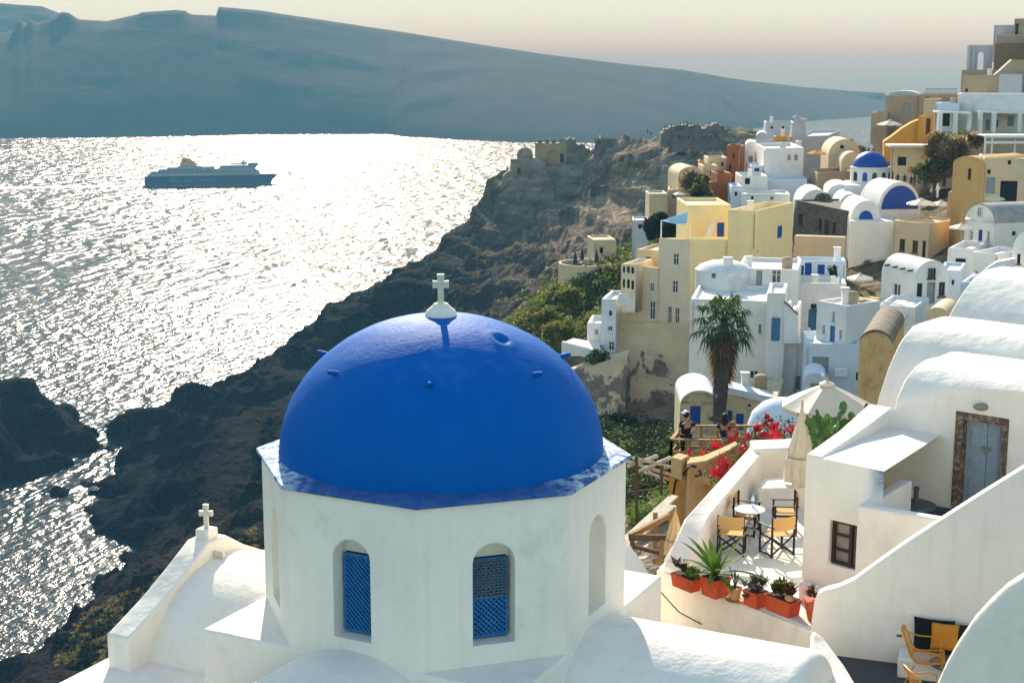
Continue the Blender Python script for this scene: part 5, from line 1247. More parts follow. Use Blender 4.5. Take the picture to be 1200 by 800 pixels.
def opening(o, P, x0, x1, z0, z1, sty, rd):
    """frame (part) and pane (sub-part) set back in a wall opening"""
    nm, fm_, pm_ = STY[sty]; w, h = x1-x0, z1-z0; t = min(.09, w*.12)
    p = MB(); rect(p, P, x0, x1, z0, z1, rd-.03, rd+.05)
    if fm_ is None: return p.build(nm, pm_, o)
    f = MB()
    rect(f, P, x0, x0+t, z0, z1, rd-.12, rd-.035); rect(f, P, x1-t, x1, z0, z1, rd-.12, rd-.035); rect(f, P, x0+t, x1-t, z1-t, z1, rd-.12, rd-.035)
    if sty in 'wn':
        rect(f, P, x0-.1, x1+.1, z0-.13, z0-.012, -.12, .06)
        rect(f, P, x0+t, x1-t, z0, z0+t, rd-.12, rd-.035); rect(f, P, (x0+x1)/2-t*.4, (x0+x1)/2+t*.4, z0+t, z1-t, rd-.11, rd-.035)
        if h > w*1.3: rect(f, P, x0+t, x1-t, z0+h*.62-t*.3, z0+h*.62+t*.3, rd-.10, rd-.035)
    else:
        rect(f, P, (x0+x1)/2-.015, (x0+x1)/2+.015, z0, z1-t, rd-.055, rd-.03)
        for k in (.2, .5, .8): rect(f, P, x0+t, x1-t, z0+(h-t)*k-.03, z0+(h-t)*k+.03, rd-.065, rd-.032)
    fo = f.build(nm, fm_, o); p.build('pane' if sty in 'wn' else 'panel', pm_, fo); return fo
def wall_face(mb, o, A, u, w, z0, z1, n_in, wins, rd=.22):
    """wins: (px0,py0,px1,py1,style) in pixels; cut through the wall and filled"""
    A0 = Vector((A.x, A.y, 0)); P = lambda x, z, y=0: A0+u*x+n_in*y+UZ*z; holes = []
    for x0, y0, x1, y1, s in wins:
        xm, ym = (x0+x1)/2, (y0+y1)/2
        a = PV(x0, ym, A, u); c = PV(x1, ym, A, u); t = PV(xm, y0, A, u); bt = PV(xm, y1, A, u)
        xa, xc = sorted(((a-A).dot(u), (c-A).dot(u))); xa = max(.06, xa); xc = min(w-.06, xc)
        if xc-xa < .1: continue
        zt = min(t.z, z1-.05); zb = max(bt.z, z0+.02)
        holes.append((xa, zb-z0, xc, zt-z0)); opening(o, P, xa, xc, zb, zt, s, rd)
    mb.facade((A.x, A.y, z0), u, w, z1-z0, holes, n_in, rd)
def inset(P, t):
    n = len(P); out = []
    ar = sum(P[i].x*P[(i+1) % n].y-P[(i+1) % n].x*P[i].y for i in range(n)); sg = 1 if ar > 0 else -1
    for i in range(n):
        a, b_, c = P[i-1], P[i], P[(i+1) % n]; e1 = (b_-a).normalized(); e2 = (c-b_).normalized()
        n1 = Vector((-e1.y, e1.x, 0))*sg; n2 = Vector((-e2.y, e2.x, 0))*sg; m = n1+n2; k = max(.35, m.dot(m)/2)
        out.append(b_+m*(t/k))
    return out
DR = random.Random(5)
def fittings(o, P, z, u, ni, w, par):
    """vents, tanks and rain pipes, each a part of its house"""
    if w < 2.5: return
    A = P[0]
    if DR.random() < .45:
        p = A+u*w*DR.uniform(.15, .85)+ni*DR.uniform(1.2, 3); h = DR.uniform(.5, 1.); m = MB(); m.box(Vector((p.x, p.y, z-par+h/2+.2)), (.55, .55, h+.4)); m.box(Vector((p.x, p.y, z-par+h+.45)), (.7, .7, .1)); m.build('chimney', WH2, o, bevel=.04)
    if DR.random() < .22:
        p = A+u*w*DR.uniform(.2, .8)+ni*DR.uniform(2, 3.5); MB().lathe([(.45, 0), (.5, .1), (.5, .9), (.4, 1.0), (.12, 1.05)], 14, (p.x, p.y, z-par)).build('water_tank', DR.choice([GRW, TAN, BLUEL]), o, smooth=40)
    if DR.random() < .4:
        p = A+u*w*DR.choice([.04, .96])-ni*.07; MB().tube([Vector((p.x, p.y, z-.3)), Vector((p.x, p.y, z-DR.uniform(2.5, 4)))], .05, 6).build('rain_pipe', DR.choice([GRW, TAN]), o, smooth=60)
def poly_house(label, top, d, yb, mat=None, wins=(), back=7., par=.35, name='house', group=VG, cat='house', z=None, extra=4., roofm=None, ph=None, bev=.13, fm={}):
    """flat roofed house: top = visible front roof corners in pixels, left to right; wins = {edge: [...]}"""
    mat = mat or WH2; p0 = PD(top[0][0], top[0][1], d); z = p0.z if z is None else z
    P = [PZ(x, y, z) for x, y in top]; zb = PV(top[0][0], yb, P[0], (1, 0)).z-extra
    if len(P) == 2:
        u = (P[1]-P[0]).normalized(); ni = Vector((-u.y, u.x, 0)); P += [P[1]+ni*back, P[0]+ni*back]
    elif len(P) == 3: P.append(P[0]+(P[2]-P[1]))
    else:
        aw = Vector((P[1].x, P[1].y, 0)).normalized(); P += [P[-1]+aw*back, P[0]+aw*back]
    nf = len(top)-1; o = thing(name, label, cat, (P[0].x, P[0].y, zb+extra), group=group); mb = MB()
    n = len(P)
    for i in range(n):
        A, B = P[i], P[(i+1) % n]; u = (B-A); w = u.length; u = u/w
        ni = Vector((-u.y, u.x, 0))
        if i in fm:
            m_ = MB(); wall_face(m_, o, A, u, w, zb, z, ni, dict(wins).get(i, [])); m_.build('painted_wall', fm[i], o)
        elif i < nf: wall_face(mb, o, A, u, w, zb, z, ni, dict(wins).get(i, []))
        else: mb.poly((A.x, A.y, zb), (B.x, B.y, zb), (B.x, B.y, z), (A.x, A.y, z))
    if par:
        I = inset(P, .3); dz = UZ*-par
        for i in range(n):
            j = (i+1) % n; mb.poly(P[i], P[j], I[j], I[i]); mb.poly(I[i], I[j], I[j]+dz, I[i]+dz)
        if roofm: r = MB(); r.poly(*[p+dz+UZ*.004 for p in I]); r.build('roof', roofm, o)
        mb.poly(*[p+dz for p in I])
    else: mb.poly(*P)
    if cat == 'house': fittings(o, P, z, (P[1]-P[0]).normalized(), Vector((-(P[1]-P[0]).normalized().y, (P[1]-P[0]).normalized().x, 0)), (P[1]-P[0]).length, par)
    mb.build('wall', mat, o, bevel=bev); return o, P, z
def vault_house(label, x0, x1, ys, ya, yb, d, yaw, L, mat=None, wins=(), lw=(), rw=(), roofm=None, name='house', group=VG, cat='house', extra=4., lip=.0, n=14):
    """barrel roofed house: end wall between pixels x0,x1 (springing at ys, crown at ya), barrel L metres deep"""
    mat = mat or WH2; u = dirv(yaw-AZ(x0)); ni = Vector((-u.y, u.x, 0)); A = PD(x0, ys, d); B = PV(x1, ys, A, u); w = (B-A).dot(u); zs = A.z
    zb = PV(x0, yb, A, u).z-extra; rise = PV((x0+x1)/2, ya, A+u*w/2, u).z-zs
    o = thing(name, label, cat, (A.x, A.y, zb+extra), group=group); mb = MB()
    arcw = [q for q in wins if (q[1]+q[3])/2 < ys-1]; low = [q for q in wins if q not in arcw]
    wall_face(mb, o, A, u, w, zb, zs, ni, low); B = A+u*w
    P = lambda x, z, y=0: Vector((A.x, A.y, 0))+u*x+ni*y+UZ*z
    arc = [(w/2-w/2*math.cos(PI*i/n), zs+rise*math.sin(PI*i/n)) for i in range(n+1)]
    mb.poly(*[P(x, z) for x, z in arc]); mb.poly(*[P(x, z, L) for x, z in reversed(arc)])
    wall_face(mb, o, B, ni, L, zb, zs, -u, rw); 
    q = [(0, lw)]
    C = A+ni*L; wall_face(mb, o, C, -ni, L, zb, zs, u, lw)
    mb.poly(P(0, zb, L), P(w, zb, L), P(w, zs, L), P(0, zs, L))
    for x0_, y0_, x1_, y1_, s in arcw:
        a = PV(x0_, (y0_+y1_)/2, A, u); c = PV(x1_, (y0_+y1_)/2, A, u); t = PV((x0_+x1_)/2, y0_, A, u); bt = PV((x0_+x1_)/2, y1_, A, u)
        opening(o, P, (a-A).dot(u), (c-A).dot(u), bt.z, t.z, s, -.0)
    r = mb if roofm is None else MB()
    for (xa, za), (xb_, zb_) in zip(arc[:-1], arc[1:]): r.poly(P(xa, za, -lip), P(xb_, zb_, -lip), P(xb_, zb_, L), P(xa, za, L))
    if roofm is not None:
        for (xa, za), (xb_, zb_) in zip(arc[:-1], arc[1:]): r.poly(P(xa, za, -lip), P(xb_, zb_, -lip), P(xb_*1, zb_-.15, -lip), P(xa, za-.15, -lip))
        r.build('roof', roofm, o, smooth=40)
    mb.build('wall', mat, o, smooth=38); return o, A, u, ni, w, zs
def F_house(label, x0, x1, yt, yb, d, yaw=0, L=7., mat=None, wins=(), lw=(), rw=(), par=.35, name='house', group=VG, cat='house', extra=4., bev=.13):
    mat = mat or WH2; u = dirv(yaw-AZ(x0)); ni = Vector((-u.y, u.x, 0)); A = PD(x0, yt, d); w = (PV(x1, yt, A, u)-A).dot(u); z = A.z
    zb = PV(x0, yb, A, u).z-extra; o = thing(name, label, cat, (A.x, A.y, zb+extra), group=group); mb = MB(); B = A+u*w; C = A+ni*L; D = B+ni*L
    wall_face(mb, o, A, u, w, zb, z, ni, wins); wall_face(mb, o, B, ni, L, zb, z, -u, rw); wall_face(mb, o, C, -ni, L, zb, z, u, lw)
    mb.poly((C.x, C.y, zb), (D.x, D.y, zb), (D.x, D.y, z), (C.x, C.y, z)); P = [A, B, D, C]
    if par:
        I = inset(P, .3); dz = UZ*-par
        for i in range(4):
            j = (i+1) % 4; mb.poly(P[i], P[j], I[j], I[i]); mb.poly(I[i], I[j], I[j]+dz, I[i]+dz)
        mb.poly(*[p+dz for p in I])
    else: mb.poly(*P)
    if cat == 'house': fittings(o, [A], z, u, ni, w, par)
    mb.build('wall', mat, o, bevel=bev); return o, A, u, ni, w, z
def part_box(o, name, px, d, sz, mat, yaw=0):
    p = PD(px[0], px[1], d); return MB().box(p, sz, math.radians(yaw)).build(name, mat, o, bevel=.04)
# --- yellow house
yh, YP, yz = poly_house('tall yellow house with a roof terrace at the edge of the cliff', [(772, 279), (809, 281), (857, 279)], 150, 480, YELW, {0: [(788.5, 297, 795.5, 311, 'w'), (787.5, 328.5, 794.5, 343.5, 'w'), (782.5, 359, 787, 382, 'w'), (791, 360.5, 796, 383, 'w')]}, par=.5, extra=6, fm={0: BEI})
F_house('yellow upper storey with a blue arched door and outside steps above the roof terrace', 806, 857, 240, 281, 158, 8, 9, YELW, [(840.5, 261, 848.5, 277.5, 'b')], par=.4, name='upper_house')
yu, _, _ = poly_house('big yellow block with a blue window on its shaded right side', [(853, 245.5), (886, 247), (930, 237)], 149, 345, YELW, {1: [(911.5, 265, 917.5, 279, 'bs'), (885.8+2, 293, 889.5, 297, 'k')]}, par=.6)
uY = (YP[1]-YP[0]).normalized(); nY = Vector((-uY.y, uY.x, 0)); lw_ = thing('stepped_house', 'lower beige steps of the yellow house with a tall window and a cliff edge parapet', 'house', PV(745, 470, YP[0], uY), group=VG)
for xa, xb_, yt, wn_ in ((720, 744.5, 361, []), (744.5, 773, 312, [(761, 332, 766.5, 341.5, 'w'), (761, 353, 768, 374.5, 'w')])):
    A_ = PV(xa, yt, YP[0], uY); B_ = PV(xb_, yt, YP[0], uY); w_ = (B_-A_).dot(uY); zb_ = PV(xa, 490, YP[0], uY).z; mb = MB()
    wall_face(mb, lw_, A_, uY, w_, zb_, A_.z, nY, wn_); Q = [A_, A_+uY*w_, A_+uY*w_+nY*9, A_+nY*9]
    for k in (1, 2, 3): mb.poly((Q[k].x, Q[k].y, zb_), (Q[(k+1) % 4].x, Q[(k+1) % 4].y, zb_), (Q[(k+1) % 4].x, Q[(k+1) % 4].y, A_.z), (Q[k].x, Q[k].y, A_.z))
    I = inset(Q, .35); dz = UZ*-.9
    for k in range(4): mb.poly(Q[k], Q[(k+1) % 4], I[(k+1) % 4], I[k]); mb.poly(I[k], I[(k+1) % 4], I[(k+1) % 4]+dz, I[k]+dz)
    mb.poly(*[q+dz for q in I]); mb.build('wall', BEI, lw_, bevel=.1)
F_house('small beige room with two square openings behind the stepped wall', 746, 772, 292, 312, 156, -20, 6, CRM, [(749, 303, 754, 309, 'k'), (756.5, 301, 762, 308, 'k')], par=.3)
o_, A_, u_, n_, w_, z_ = F_house('cream loggia with two rows of square openings at the cliff edge', 728, 745, 309, 362, 150, -21, 5, BEI, [(729.5, 312, 732.5, 320, 'k'), (734.5, 312, 738, 320, 'k'), (739.5, 313, 743, 321, 'k'), (729.5, 327, 732.5, 337.5, 'k'), (734.5, 327, 738, 338, 'k'), (739.5, 328.5, 743, 339.5, 'k')], par=.4, name='loggia', extra=.3)
# rounded terrace and the peeling base of the yellow house
for k_, (px_, py_) in enumerate(((731, 352), (738, 356))): part_box(lw_, 'railing', (px_, py_), 148.0, (1.1, .1, 1.3), WFR)
rw_ = thing('ruined_wall', 'huge peeling plaster wall and rough stone base below the yellow house', 'wall', PD(760, 470, 147))
q_ = [(812, 478), (800, 446), (779, 400), (752, 392), (722, 385)]
mb = MB(); uL = dirv(-26)
p_ = YP[1]-Vector((.3, .7, 0))
nG, mG = 30, 26; vs = []
for i in range(nG+1):
    for j in range(mG+1):
        t = i/nG; x_ = 718+(826-718)*t; y0_, y1_ = 378+(440-378)*max(0, (t-.8)/.2)**1.2, 505+14*t
        y_ = y0_+(y1_-y0_)*j/mG; base_ = PV(x_, y_, p_, uL); k = (j/mG)
        bulge = 2.6*k**1.6+1.1*(float(fbm(np.array(base_.x*.25), np.array(base_.y*.25), np.array(base_.z*.25), 4))-.5)*min(1, k*3)
        vs.append(base_+Vector((-.35, -.94, 0))*(bulge-.15))
mb.add(vs, [(i*(mG+1)+j, (i+1)*(mG+1)+j, (i+1)*(mG+1)+j+1, i*(mG+1)+j+1) for i in range(nG) for j in range(mG)])
mb.build('wall', PEEL, rw_, smooth=180)
rw2 = thing('retaining_wall', 'peeling stone retaining wall stepping down to the left of the yellow house', 'wall', PD(690, 460, 144))
mb = MB(); vs = []; p_ = PD(735, 440, 146.5); uL = dirv(-14)
for i in range(nG+1):
    for j in range(mG+1):
        t = i/nG; x_ = 664+(735-664)*t; y0_ = 438-22*t; y1_ = 500+8*t; y_ = y0_+(y1_-y0_)*j/mG; base_ = PV(x_, y_, p_, uL); k = j/mG
        bulge = 1.8*k+1.0*(float(fbm(np.array(base_.x*.3), np.array(base_.y*.3), np.array(base_.z*.3), 4))-.5)
        vs.append(base_+Vector((-.25, -.96, 0))*bulge)
for i in range(nG+1): vs.append(vs[i*(mG+1)]+Vector((.5, 3, 0)))
fs = [(i*(mG+1)+j, (i+1)*(mG+1)+j, (i+1)*(mG+1)+j+1, i*(mG+1)+j+1) for i in range(nG) for j in range(mG)]+[(i*(mG+1), (i+1)*(mG+1), (nG+1)*(mG+1)+i+1, (nG+1)*(mG+1)+i) for i in range(nG)]
mb.add(vs, fs).build('wall', PEEL, rw2, smooth=180)
# sail awning and yellow roof clutter
aw_ = thing('sail_awning', 'pale blue sail awning on white poles over the yellow roof terrace', 'awning', PD(790, 280, 152))
SAIL = leafm('sail_blue', (.42, .64, .78), .06, 2, .3)
a1, a2_, a3, a4 = PD(775, 258.5, 151), PD(806, 248, 153), PD(805, 261.5, 151.5), PD(792, 262, 150)
mb = MB(); vs = []
for i in range(9):
    for j in range(9):
        s, t = i/8, j/8; p = a1.lerp(a2_, s).lerp(a4.lerp(a3, s), t); p.z -= .5*math.sin(PI*s)*math.sin(PI*t)*.6; vs.append(p)
mb.add(vs+[p-UZ*.03 for p in vs], [(i*9+j, i*9+9+j, i*9+10+j, i*9+1+j) for i in range(8) for j in range(8)]+[(81+i*9+j, 81+i*9+1+j, 81+i*9+10+j, 81+i*9+9+j) for i in range(8) for j in range(8)]).build('canopy', SAIL, aw_, smooth=180)
for q, dd, y1_ in (((775, 258), 151, 279), ((809, 262), 150.6, 281)):
    p = PD(q[0], q[1], dd); MB().tube([p, Vector((p.x, p.y, p.z-1.9))], .07, 6).build('pole', WFR, aw_)
# steps beside the arched door
so3 = thing('outside_steps', 'narrow outside steps climbing to the yellow upper roof', 'steps', PD(832, 275, 156.5))
mb = MB()
for k in range(9):
    p = PD(828.5+.75*k, 277.5-2.1*k, 156.8); mb.box(p-UZ*.1, (.62, .45, .2), .1)
mb.build('flight', WH2, so3)
# --- white house cluster in the middle
F_house('large white house whose wide front stands behind the palm tree', 809, 900, 350, 455, 124, -5, 9, WH2, [(888.5, 380, 892.5, 391, 'w'), (878, 434, 889, 447.5, 'w'), (818, 386, 826, 393, 'w')], extra=3)
F_house('low white house with a row of grey shutters under a shallow arch', 899, 945, 401, 458, 123, -4, 8, WH2, [(905.6, 440, 913.5, 456.5, 's'), (916.5, 440, 929.5, 458, 'g'), (932.6, 440.5, 939, 456.5, 's'), (920, 431, 926, 438.5, 'n')])
tw_ = thing('round_house', 'round white house with a low dome and square chimney beside the yellow wall', 'house', PD(848, 340, 131), group=VG); c_ = PD(848, 316, 133)
MB().lathe([(2.5, -6), (2.5, 0), (2.55, .05), (2.1, .45), (1.3, .75), (.4, .9), (.01, .92)], 32, c_).build('wall', WH2, tw_, smooth=35); part_box(tw_, 'chimney', (853, 307), 131.5, (.8, .8, .9), WH2)
mb = MB(); rect(mb, lambda x, z, y=0: PD(834, 326, 130.3)+Vector((x, y, z)), 0, .35, 0, .4, 0, .1); mb.build('window', GLASSD, tw_)
F_house('white house with a tall grey door beside a pale curtained window', 864, 936, 314, 362, 132, -4, 8, WH2, [(886, 317, 893, 344, 'g'), (904, 316, 915.5, 332, 'w')])
F_house('white courtyard wall with two bright blue doors and a blue shutter', 935, 992, 305, 335, 139, 2, 3, WHB, [(937, 311, 942, 326, 'b'), (943, 308, 951, 329, 'b'), (958, 310, 966.5, 321.5, 'bs')], name='courtyard_house')
co_, A_, u_, n_, w_, z_ = F_house('white house below the blue doors with a tall blue door at its foot', 935, 992, 331, 403, 134, 2, 5, WH2, [(947, 363.5, 956.5, 392, 'l'), (950, 356, 957, 362, 'n')], par=.9)
part_box(co_, 'air_conditioner', (978.5, 327.5), 135.5, (.75, .4, .6), WFR)
F_house('narrow white stair house with a blue door and glass rail terrace', 899, 921, 343, 403, 121, -2, 6, WH2, [(904, 372.5, 914, 400, 'l')])
F_house('small white annex with a half hidden blue door at the stair foot', 920, 936, 364, 403, 122, -3, 6, WH2, [(921.5, 378, 927.5, 396, 'l')])
stw = thing('stair_parapet', 'white diagonal stair parapet with a dark handrail between the blue doors', 'stairs', PD(926, 360, 121.5))
MB().extr([PD(x, y, 120.8) for x, y in ((919, 402), (919, 354), (935, 369), (935, 402))], Vector((0, .5, 0))).build('wall', WH2, stw)
MB().tube([PD(919, 353, 120.7), PD(935, 368, 120.7)], .06, 6).build('handrail', DPLANK, stw)
w6, P6, z6 = poly_house('cube shaped white house with a sun terrace on its flat roof', [(958, 352), (992, 358.5), (1032, 352)], 120, 403, WH2, {0: [(974, 365, 977.6, 378.5, 'w'), (963, 380.6, 967, 392, 'w'), (972, 381.5, 978.5, 401, 'l'), (983, 386.6, 987, 398, 'w')]}, par=.25)
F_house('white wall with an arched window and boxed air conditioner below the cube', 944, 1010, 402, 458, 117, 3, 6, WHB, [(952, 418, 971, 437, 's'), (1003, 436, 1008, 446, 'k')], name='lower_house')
part_box(bpy.data.objects['lower_house'], 'air_conditioner', (985, 436), 116.2, (1.0, .5, .65), WFR)
vault_house('tiny white barrel roofed cellar tucked below the arched window', 941, 968, 447, 437, 460, 113, 0, 4, WHB, [(950, 449, 961, 457, 's')], name='cellar')
# tan house half hidden by the big vault
vault_house('tall tan house with a rounded roof half hidden by the big white vault', 1007, 1046, 401, 386, 470, 82, -6, 8, plaster('tan_stained', (.58, .40, .18), dirt=(.33, .17, .07), lo=.5, hi=.7, dscale=.7, streak=.5), name='tan_house', roofm=flat('roof_grey_tan', (.20, .155, .12), .9, .4, 1.5, .5, .05), extra=6)
vault_house('small tan arched dormer behind the widest white vault', 1085, 1112, 369, 360, 385, 70, -10, 3, CRM, name='dormer', extra=2)
# vaulted white house with four drain spouts
v1, A_, u_, n_, w_, z_ = vault_house('white barrel roofed house with four dark drain spouts and a grey door', 1072, 1111.5, 328, 305, 358, 126, 33, 5.2, WH2, [(1087.5, 314.5, 1095.5, 326, 'n'), (1074.5, 332, 1081, 349, 'n'), (1086, 330.5, 1096, 356, 'g'), (1100, 330.5, 1107.5, 347, 'n')], lw=[(1045.7, 332, 1055, 347.5, 'w')])
for k in range(4):
    p = A_+n_*(.7+1.2*k)-u_*.0+UZ*.75+u_*.55; MB().tube([p, p-u_*.8-UZ*.05], .09, 6).build('drain_spout', BRND, v1)
F_house('white base storey with a small balcony below the four drain spouts', 1028, 1073, 357, 392, 122, -12, 6, WH2, [(1050, 371, 1054, 381, 'w'), (1041, 383, 1045, 390, 'k')], par=.3)
bl = thing('balcony', 'white lattice balcony hanging on the corner of the barrel roofed house', 'balcony', PD(1044, 360, 121))
mb = MB(); pa, pb2 = PD(1029, 352, 121.5), PD(1060, 358, 119.5)
for z in (0, -.9): mb.bar(pa+UZ*z, pb2+UZ*z, .08, .08)
for k in range(15):
    p = pa.lerp(pb2, k/14); mb.bar(p, p-UZ*.9, .04, .04)
    if k < 14: mb.bar(p, pa.lerp(pb2, (k+1)/14)-UZ*.9, .03, .03)
mb.build('railing', WFR, bl, merge=False); mb = MB(); mb.extr([pa-UZ*.95, pb2-UZ*.95, pb2-UZ*.95+Vector((1, 2.2, 0)), pa-UZ*.95+Vector((1, 2.2, 0))], -UZ*.15); mb.build('slab', WH2, bl)
# cave houses under the palm
ch, A_, u_, n_, w_, z_ = vault_house('cream cave house with an arched front and a blue door beside the palm trunk', 797, 842, 472, 456, 506, 112, 4, 6, plaster('cave_plaster', (.60, .49, .31), dirt=(.26, .2, .14), lo=.5, hi=.68, dscale=1.3, streak=.3), [(808.6, 475.5, 821, 499, 'b')], name='cave_house', lip=.3, roofm=WHB)
F_house('low cream cave front with dark arched doors right of the palm trunk', 842, 912, 462, 506, 112.5, -6, 7, MATS['cave_plaster'], [(852.4, 481, 858, 494, 'b'), (862.5, 484.5, 871.5, 504, 'b'), (876, 474, 880, 477, 'k')], name='cave_house', par=.0)
pth = thing('sloping_path_wall', 'white sloping path coping above the cave doors', 'wall', PD(880, 455, 113)); MB().extr([PD(855, 446, 114), PD(912, 462, 113), PD(912, 467, 111.5), PD(850, 453, 112)], -UZ*.5).build('coping', WHB, pth)
srr = thing('stair_railing', 'dark wooden railing beside steps under the white path', 'railing', PD(892, 485, 110))
mb = MB()
for k in range(4): mb.bar(PD(886+4.3*k, 478-1.5*k, 109), PD(886+4.3*k, 492-4*k, 109), .14, .14)
for dy in (0, 4.5, 9): mb.bar(PD(885, 478+dy, 108.9), PD(900, 472+dy*.8, 108.9), .1, .14)
mb.build('rails', DPLANK, srr, merge=False)
bd_ = thing('white_dome_roof', 'smooth bluish white oven shaped roof left of the large cream parasol', 'roof', PD(912, 500, 70)); c_ = PD(916, 498, 70)
MB().lathe([(1.6, -3), (1.6, 0), (1.4, .6), (.95, 1.05), (.4, 1.28), (.01, 1.32)], 28, c_).build('dome', WHB, bd_, smooth=50)
# --- church with the small blue dome
c2 = thing('village_church', 'white village church with a small blue dome and blue half round walls', 'church', PD(1020, 257, 195))
d2 = 200; cc2 = PD(1019, 215, d2); r2 = 22.5*d2/F
MB().lathe([(r2, -1.5), (r2, 2.05), (r2*1.03, 2.07), (r2*1.03, 2.25), (r2*.9, 2.27)], 32, cc2).build('drum', WH2, c2, smooth=35)
BLU2 = flat('village_dome_blue', (.008, .055, .33), .5, .2, 1.5, .1, .02)
MB().lathe([(r2*.90*math.cos(t), 2.2+r2*.82*math.sin(t)) for t in np.linspace(0, PI/2*.995, 14)], 40, cc2).build('dome', BLU2, c2, smooth=60)
cm = MB(); cross(cm, cc2+UZ*(2.2+r2*.80), .95, .6, .14, Vector((1, 0, 0))); cm.build('cross', WFR, c2)
for a in (-150, -118, -90, -60, -30):
    ar = math.radians(a); nrm_ = Vector((math.cos(ar), math.sin(ar), 0)); tg = Vector((-nrm_.y, nrm_.x, 0)); p = cc2+nrm_*(r2-.12)+UZ*.45
    pts = [(-.3, 0), (.3, 0), (.3, .9), (.18, 1.12), (0, 1.2), (-.18, 1.12), (-.3, .9)]
    MB().extr([p+tg*x+UZ*z for x, z in pts], nrm_*.2).build('window', BLUED if abs(a+118) < 20 else GLASSD, c2)
def church_block(name, x0, x1, yt, yb, d, yaw, L, mat=WH2):
    u = dirv(yaw-AZ(x0)); ni = Vector((-u.y, u.x, 0)); A = PD(x0, yt, d); w = (PV(x1, yt, A, u)-A).dot(u); zb = PV(x0, yb, A, u).z-3
    m = MB().extr([A, A+u*w, A+u*w+ni*L, A+ni*L], UZ*(zb-A.z)); return m.build(name, mat, c2, bevel=.15, seg=3), A, u, ni, w
def church_vault(x0, x1, ys, ya, d, yaw, L, yb=None, mat=WH2, lun=None, lip=.0, name='roof_vault'):
    u = dirv(yaw-AZ(x0)); ni = Vector((-u.y, u.x, 0)); A = PD(x0, ys, d); w = (PV(x1, ys, A, u)-A).dot(u); rise = PV((x0+x1)/2, ya, A+u*w/2, u).z-A.z
    zb = PV(x0, yb, A, u).z-2 if yb else A.z-.8; n = 18
    pr = [(0, zb)]+[(w/2-w/2*math.cos(PI*i/n), A.z+rise*math.sin(PI*i/n)) for i in range(n+1)]+[(w, zb)]
    P = lambda x, z, y=0: Vector((A.x, A.y, 0))+u*x+ni*y+UZ*z
    MB().extr([P(x, z) for x, z in pr], ni*L).build(name, mat, c2, smooth=40, bevel=.08)
    if lun:
        k, m_, b0 = lun; pr2 = [(w/2-w/2*k*math.cos(PI*i/n), A.z+b0+(rise-b0)*k*math.sin(PI*i/n)) for i in range(n+1)]
        MB().extr([P(x, z, -.05) for x, z in pr2], ni*.045).build('half_round_panel', m_, c2)
church_block('base_block', 989, 1047, 217, 257, 196, 0, 9)
church_vault(1029, 1079, 247, 213, 177, 22, 6.5, 262, lun=(.86, BLU2, .15))
church_vault(997, 1032, 258, 235, 175, 10, 8, 300, lun=(.48, BLU2, .05))
church_vault(982, 1012, 246, 227, 192, 8, 9, 262); church_vault(937, 975, 243, 222, 198, 6, 9, 255)
church_vault(952, 973, 242, 226, 192.5, -14, 1.5, 250, mat=DSTONE, name='stone_gable'); church_vault(970, 1000, 226, 216, 200, 4, 9, 240)
cw_, A_, u_, n_, w_ = church_block('front_wall', 996, 1048, 258.5, 304, 173.5, 0, 8)
for x, y in ((1015.7, 266.5), (1031, 275)): p = PD(x, y, 173.4); MB().box(p, (.35, .1, .5)).build('window', DARK, c2)
poly_house('dark rubble stone house with brown doors below the village church', [(931, 234), (996, 248)], 192, 290, DSTONE, {0: [(935.5, 250, 941, 264, 'n'), (959, 256, 963, 270, 'n'), (966, 258, 972.5, 280, 'ns'), (975.5, 260, 979.5, 273, 'n')]}, par=.2, name='stone_house')
F_house('low cream garden wall in front of the dark stone house', 931, 991, 276, 290, 170, -8, 1.2, CRM, par=0, name='garden_wall', group=None, cat='wall')
ch2, Pc2, zc2 = poly_house('cream house with dark windows and a sun terrace right of the church', [(1047, 258), (1089, 262.5), (1121, 257)], 171, 303, CRM, {0: [(1054, 280, 1060.5, 294.5, 'n'), (1069, 282, 1075.5, 296, 'n'), (1080.5, 282, 1084.5, 303, 'n')]}, par=.25)
# --- houses behind the church, to the left
vault_house('cream barrel roofed house with a tiny attic window behind the blue dome', 971, 1008, 182, 163, 203, 232, 8, 9, CRM, [(984.5, 170, 989, 174, 'k'), (979, 187, 985, 201, 'ns'), (993, 186, 1000, 201, 'k')])
vault_house('small cream vaulted annex beside the larger cream barrel roof', 986, 1012, 192, 178, 206, 226, 10, 7, CRM, [(995, 190, 999, 194, 'w')])
poly_house('tan walled roof terrace under the cream barrel roofed house', [(949, 198), (958, 202.5), (998, 200)], 225, 224, TAN, {}, par=.9, name='terrace_house')
poly_house('large plain white cube house with two small grey windows', [(885, 168), (897, 174), (942, 173)], 238, 212, WH2, {1: [(923, 181.5, 926.5, 188, 's'), (930.5, 181.5, 935, 188, 's')]}, par=.5)
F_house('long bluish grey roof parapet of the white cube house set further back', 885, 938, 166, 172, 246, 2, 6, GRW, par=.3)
part_box(bpy.data.objects['house'], 'chimney', (936, 170), 238, (.8, .8, 1.4), WH2)
vault_house('narrow white house front with a rounded gable beside the rust coloured block', 873, 886, 172, 166, 204, 240, 0, 8, WH2, [(877, 183, 882, 199, 'g'), (878, 170, 880.5, 173, 'k')])
poly_house('upper rust red house with small dark windows', [(852, 170), (868, 172), (873, 170)], 236, 205, RUST, {0: [(858, 179.5, 861, 186, 'k'), (854, 193, 857, 200, 'k')]}, par=.4, name='rust_house')
poly_house('lower rust red house with a long plain front wall', [(814, 214.5), (841, 213), (860, 205)], 216, 240, RUST, {0: [(815.5, 219.5, 818.5, 225.5, 'k')]}, par=.4, name='rust_house')
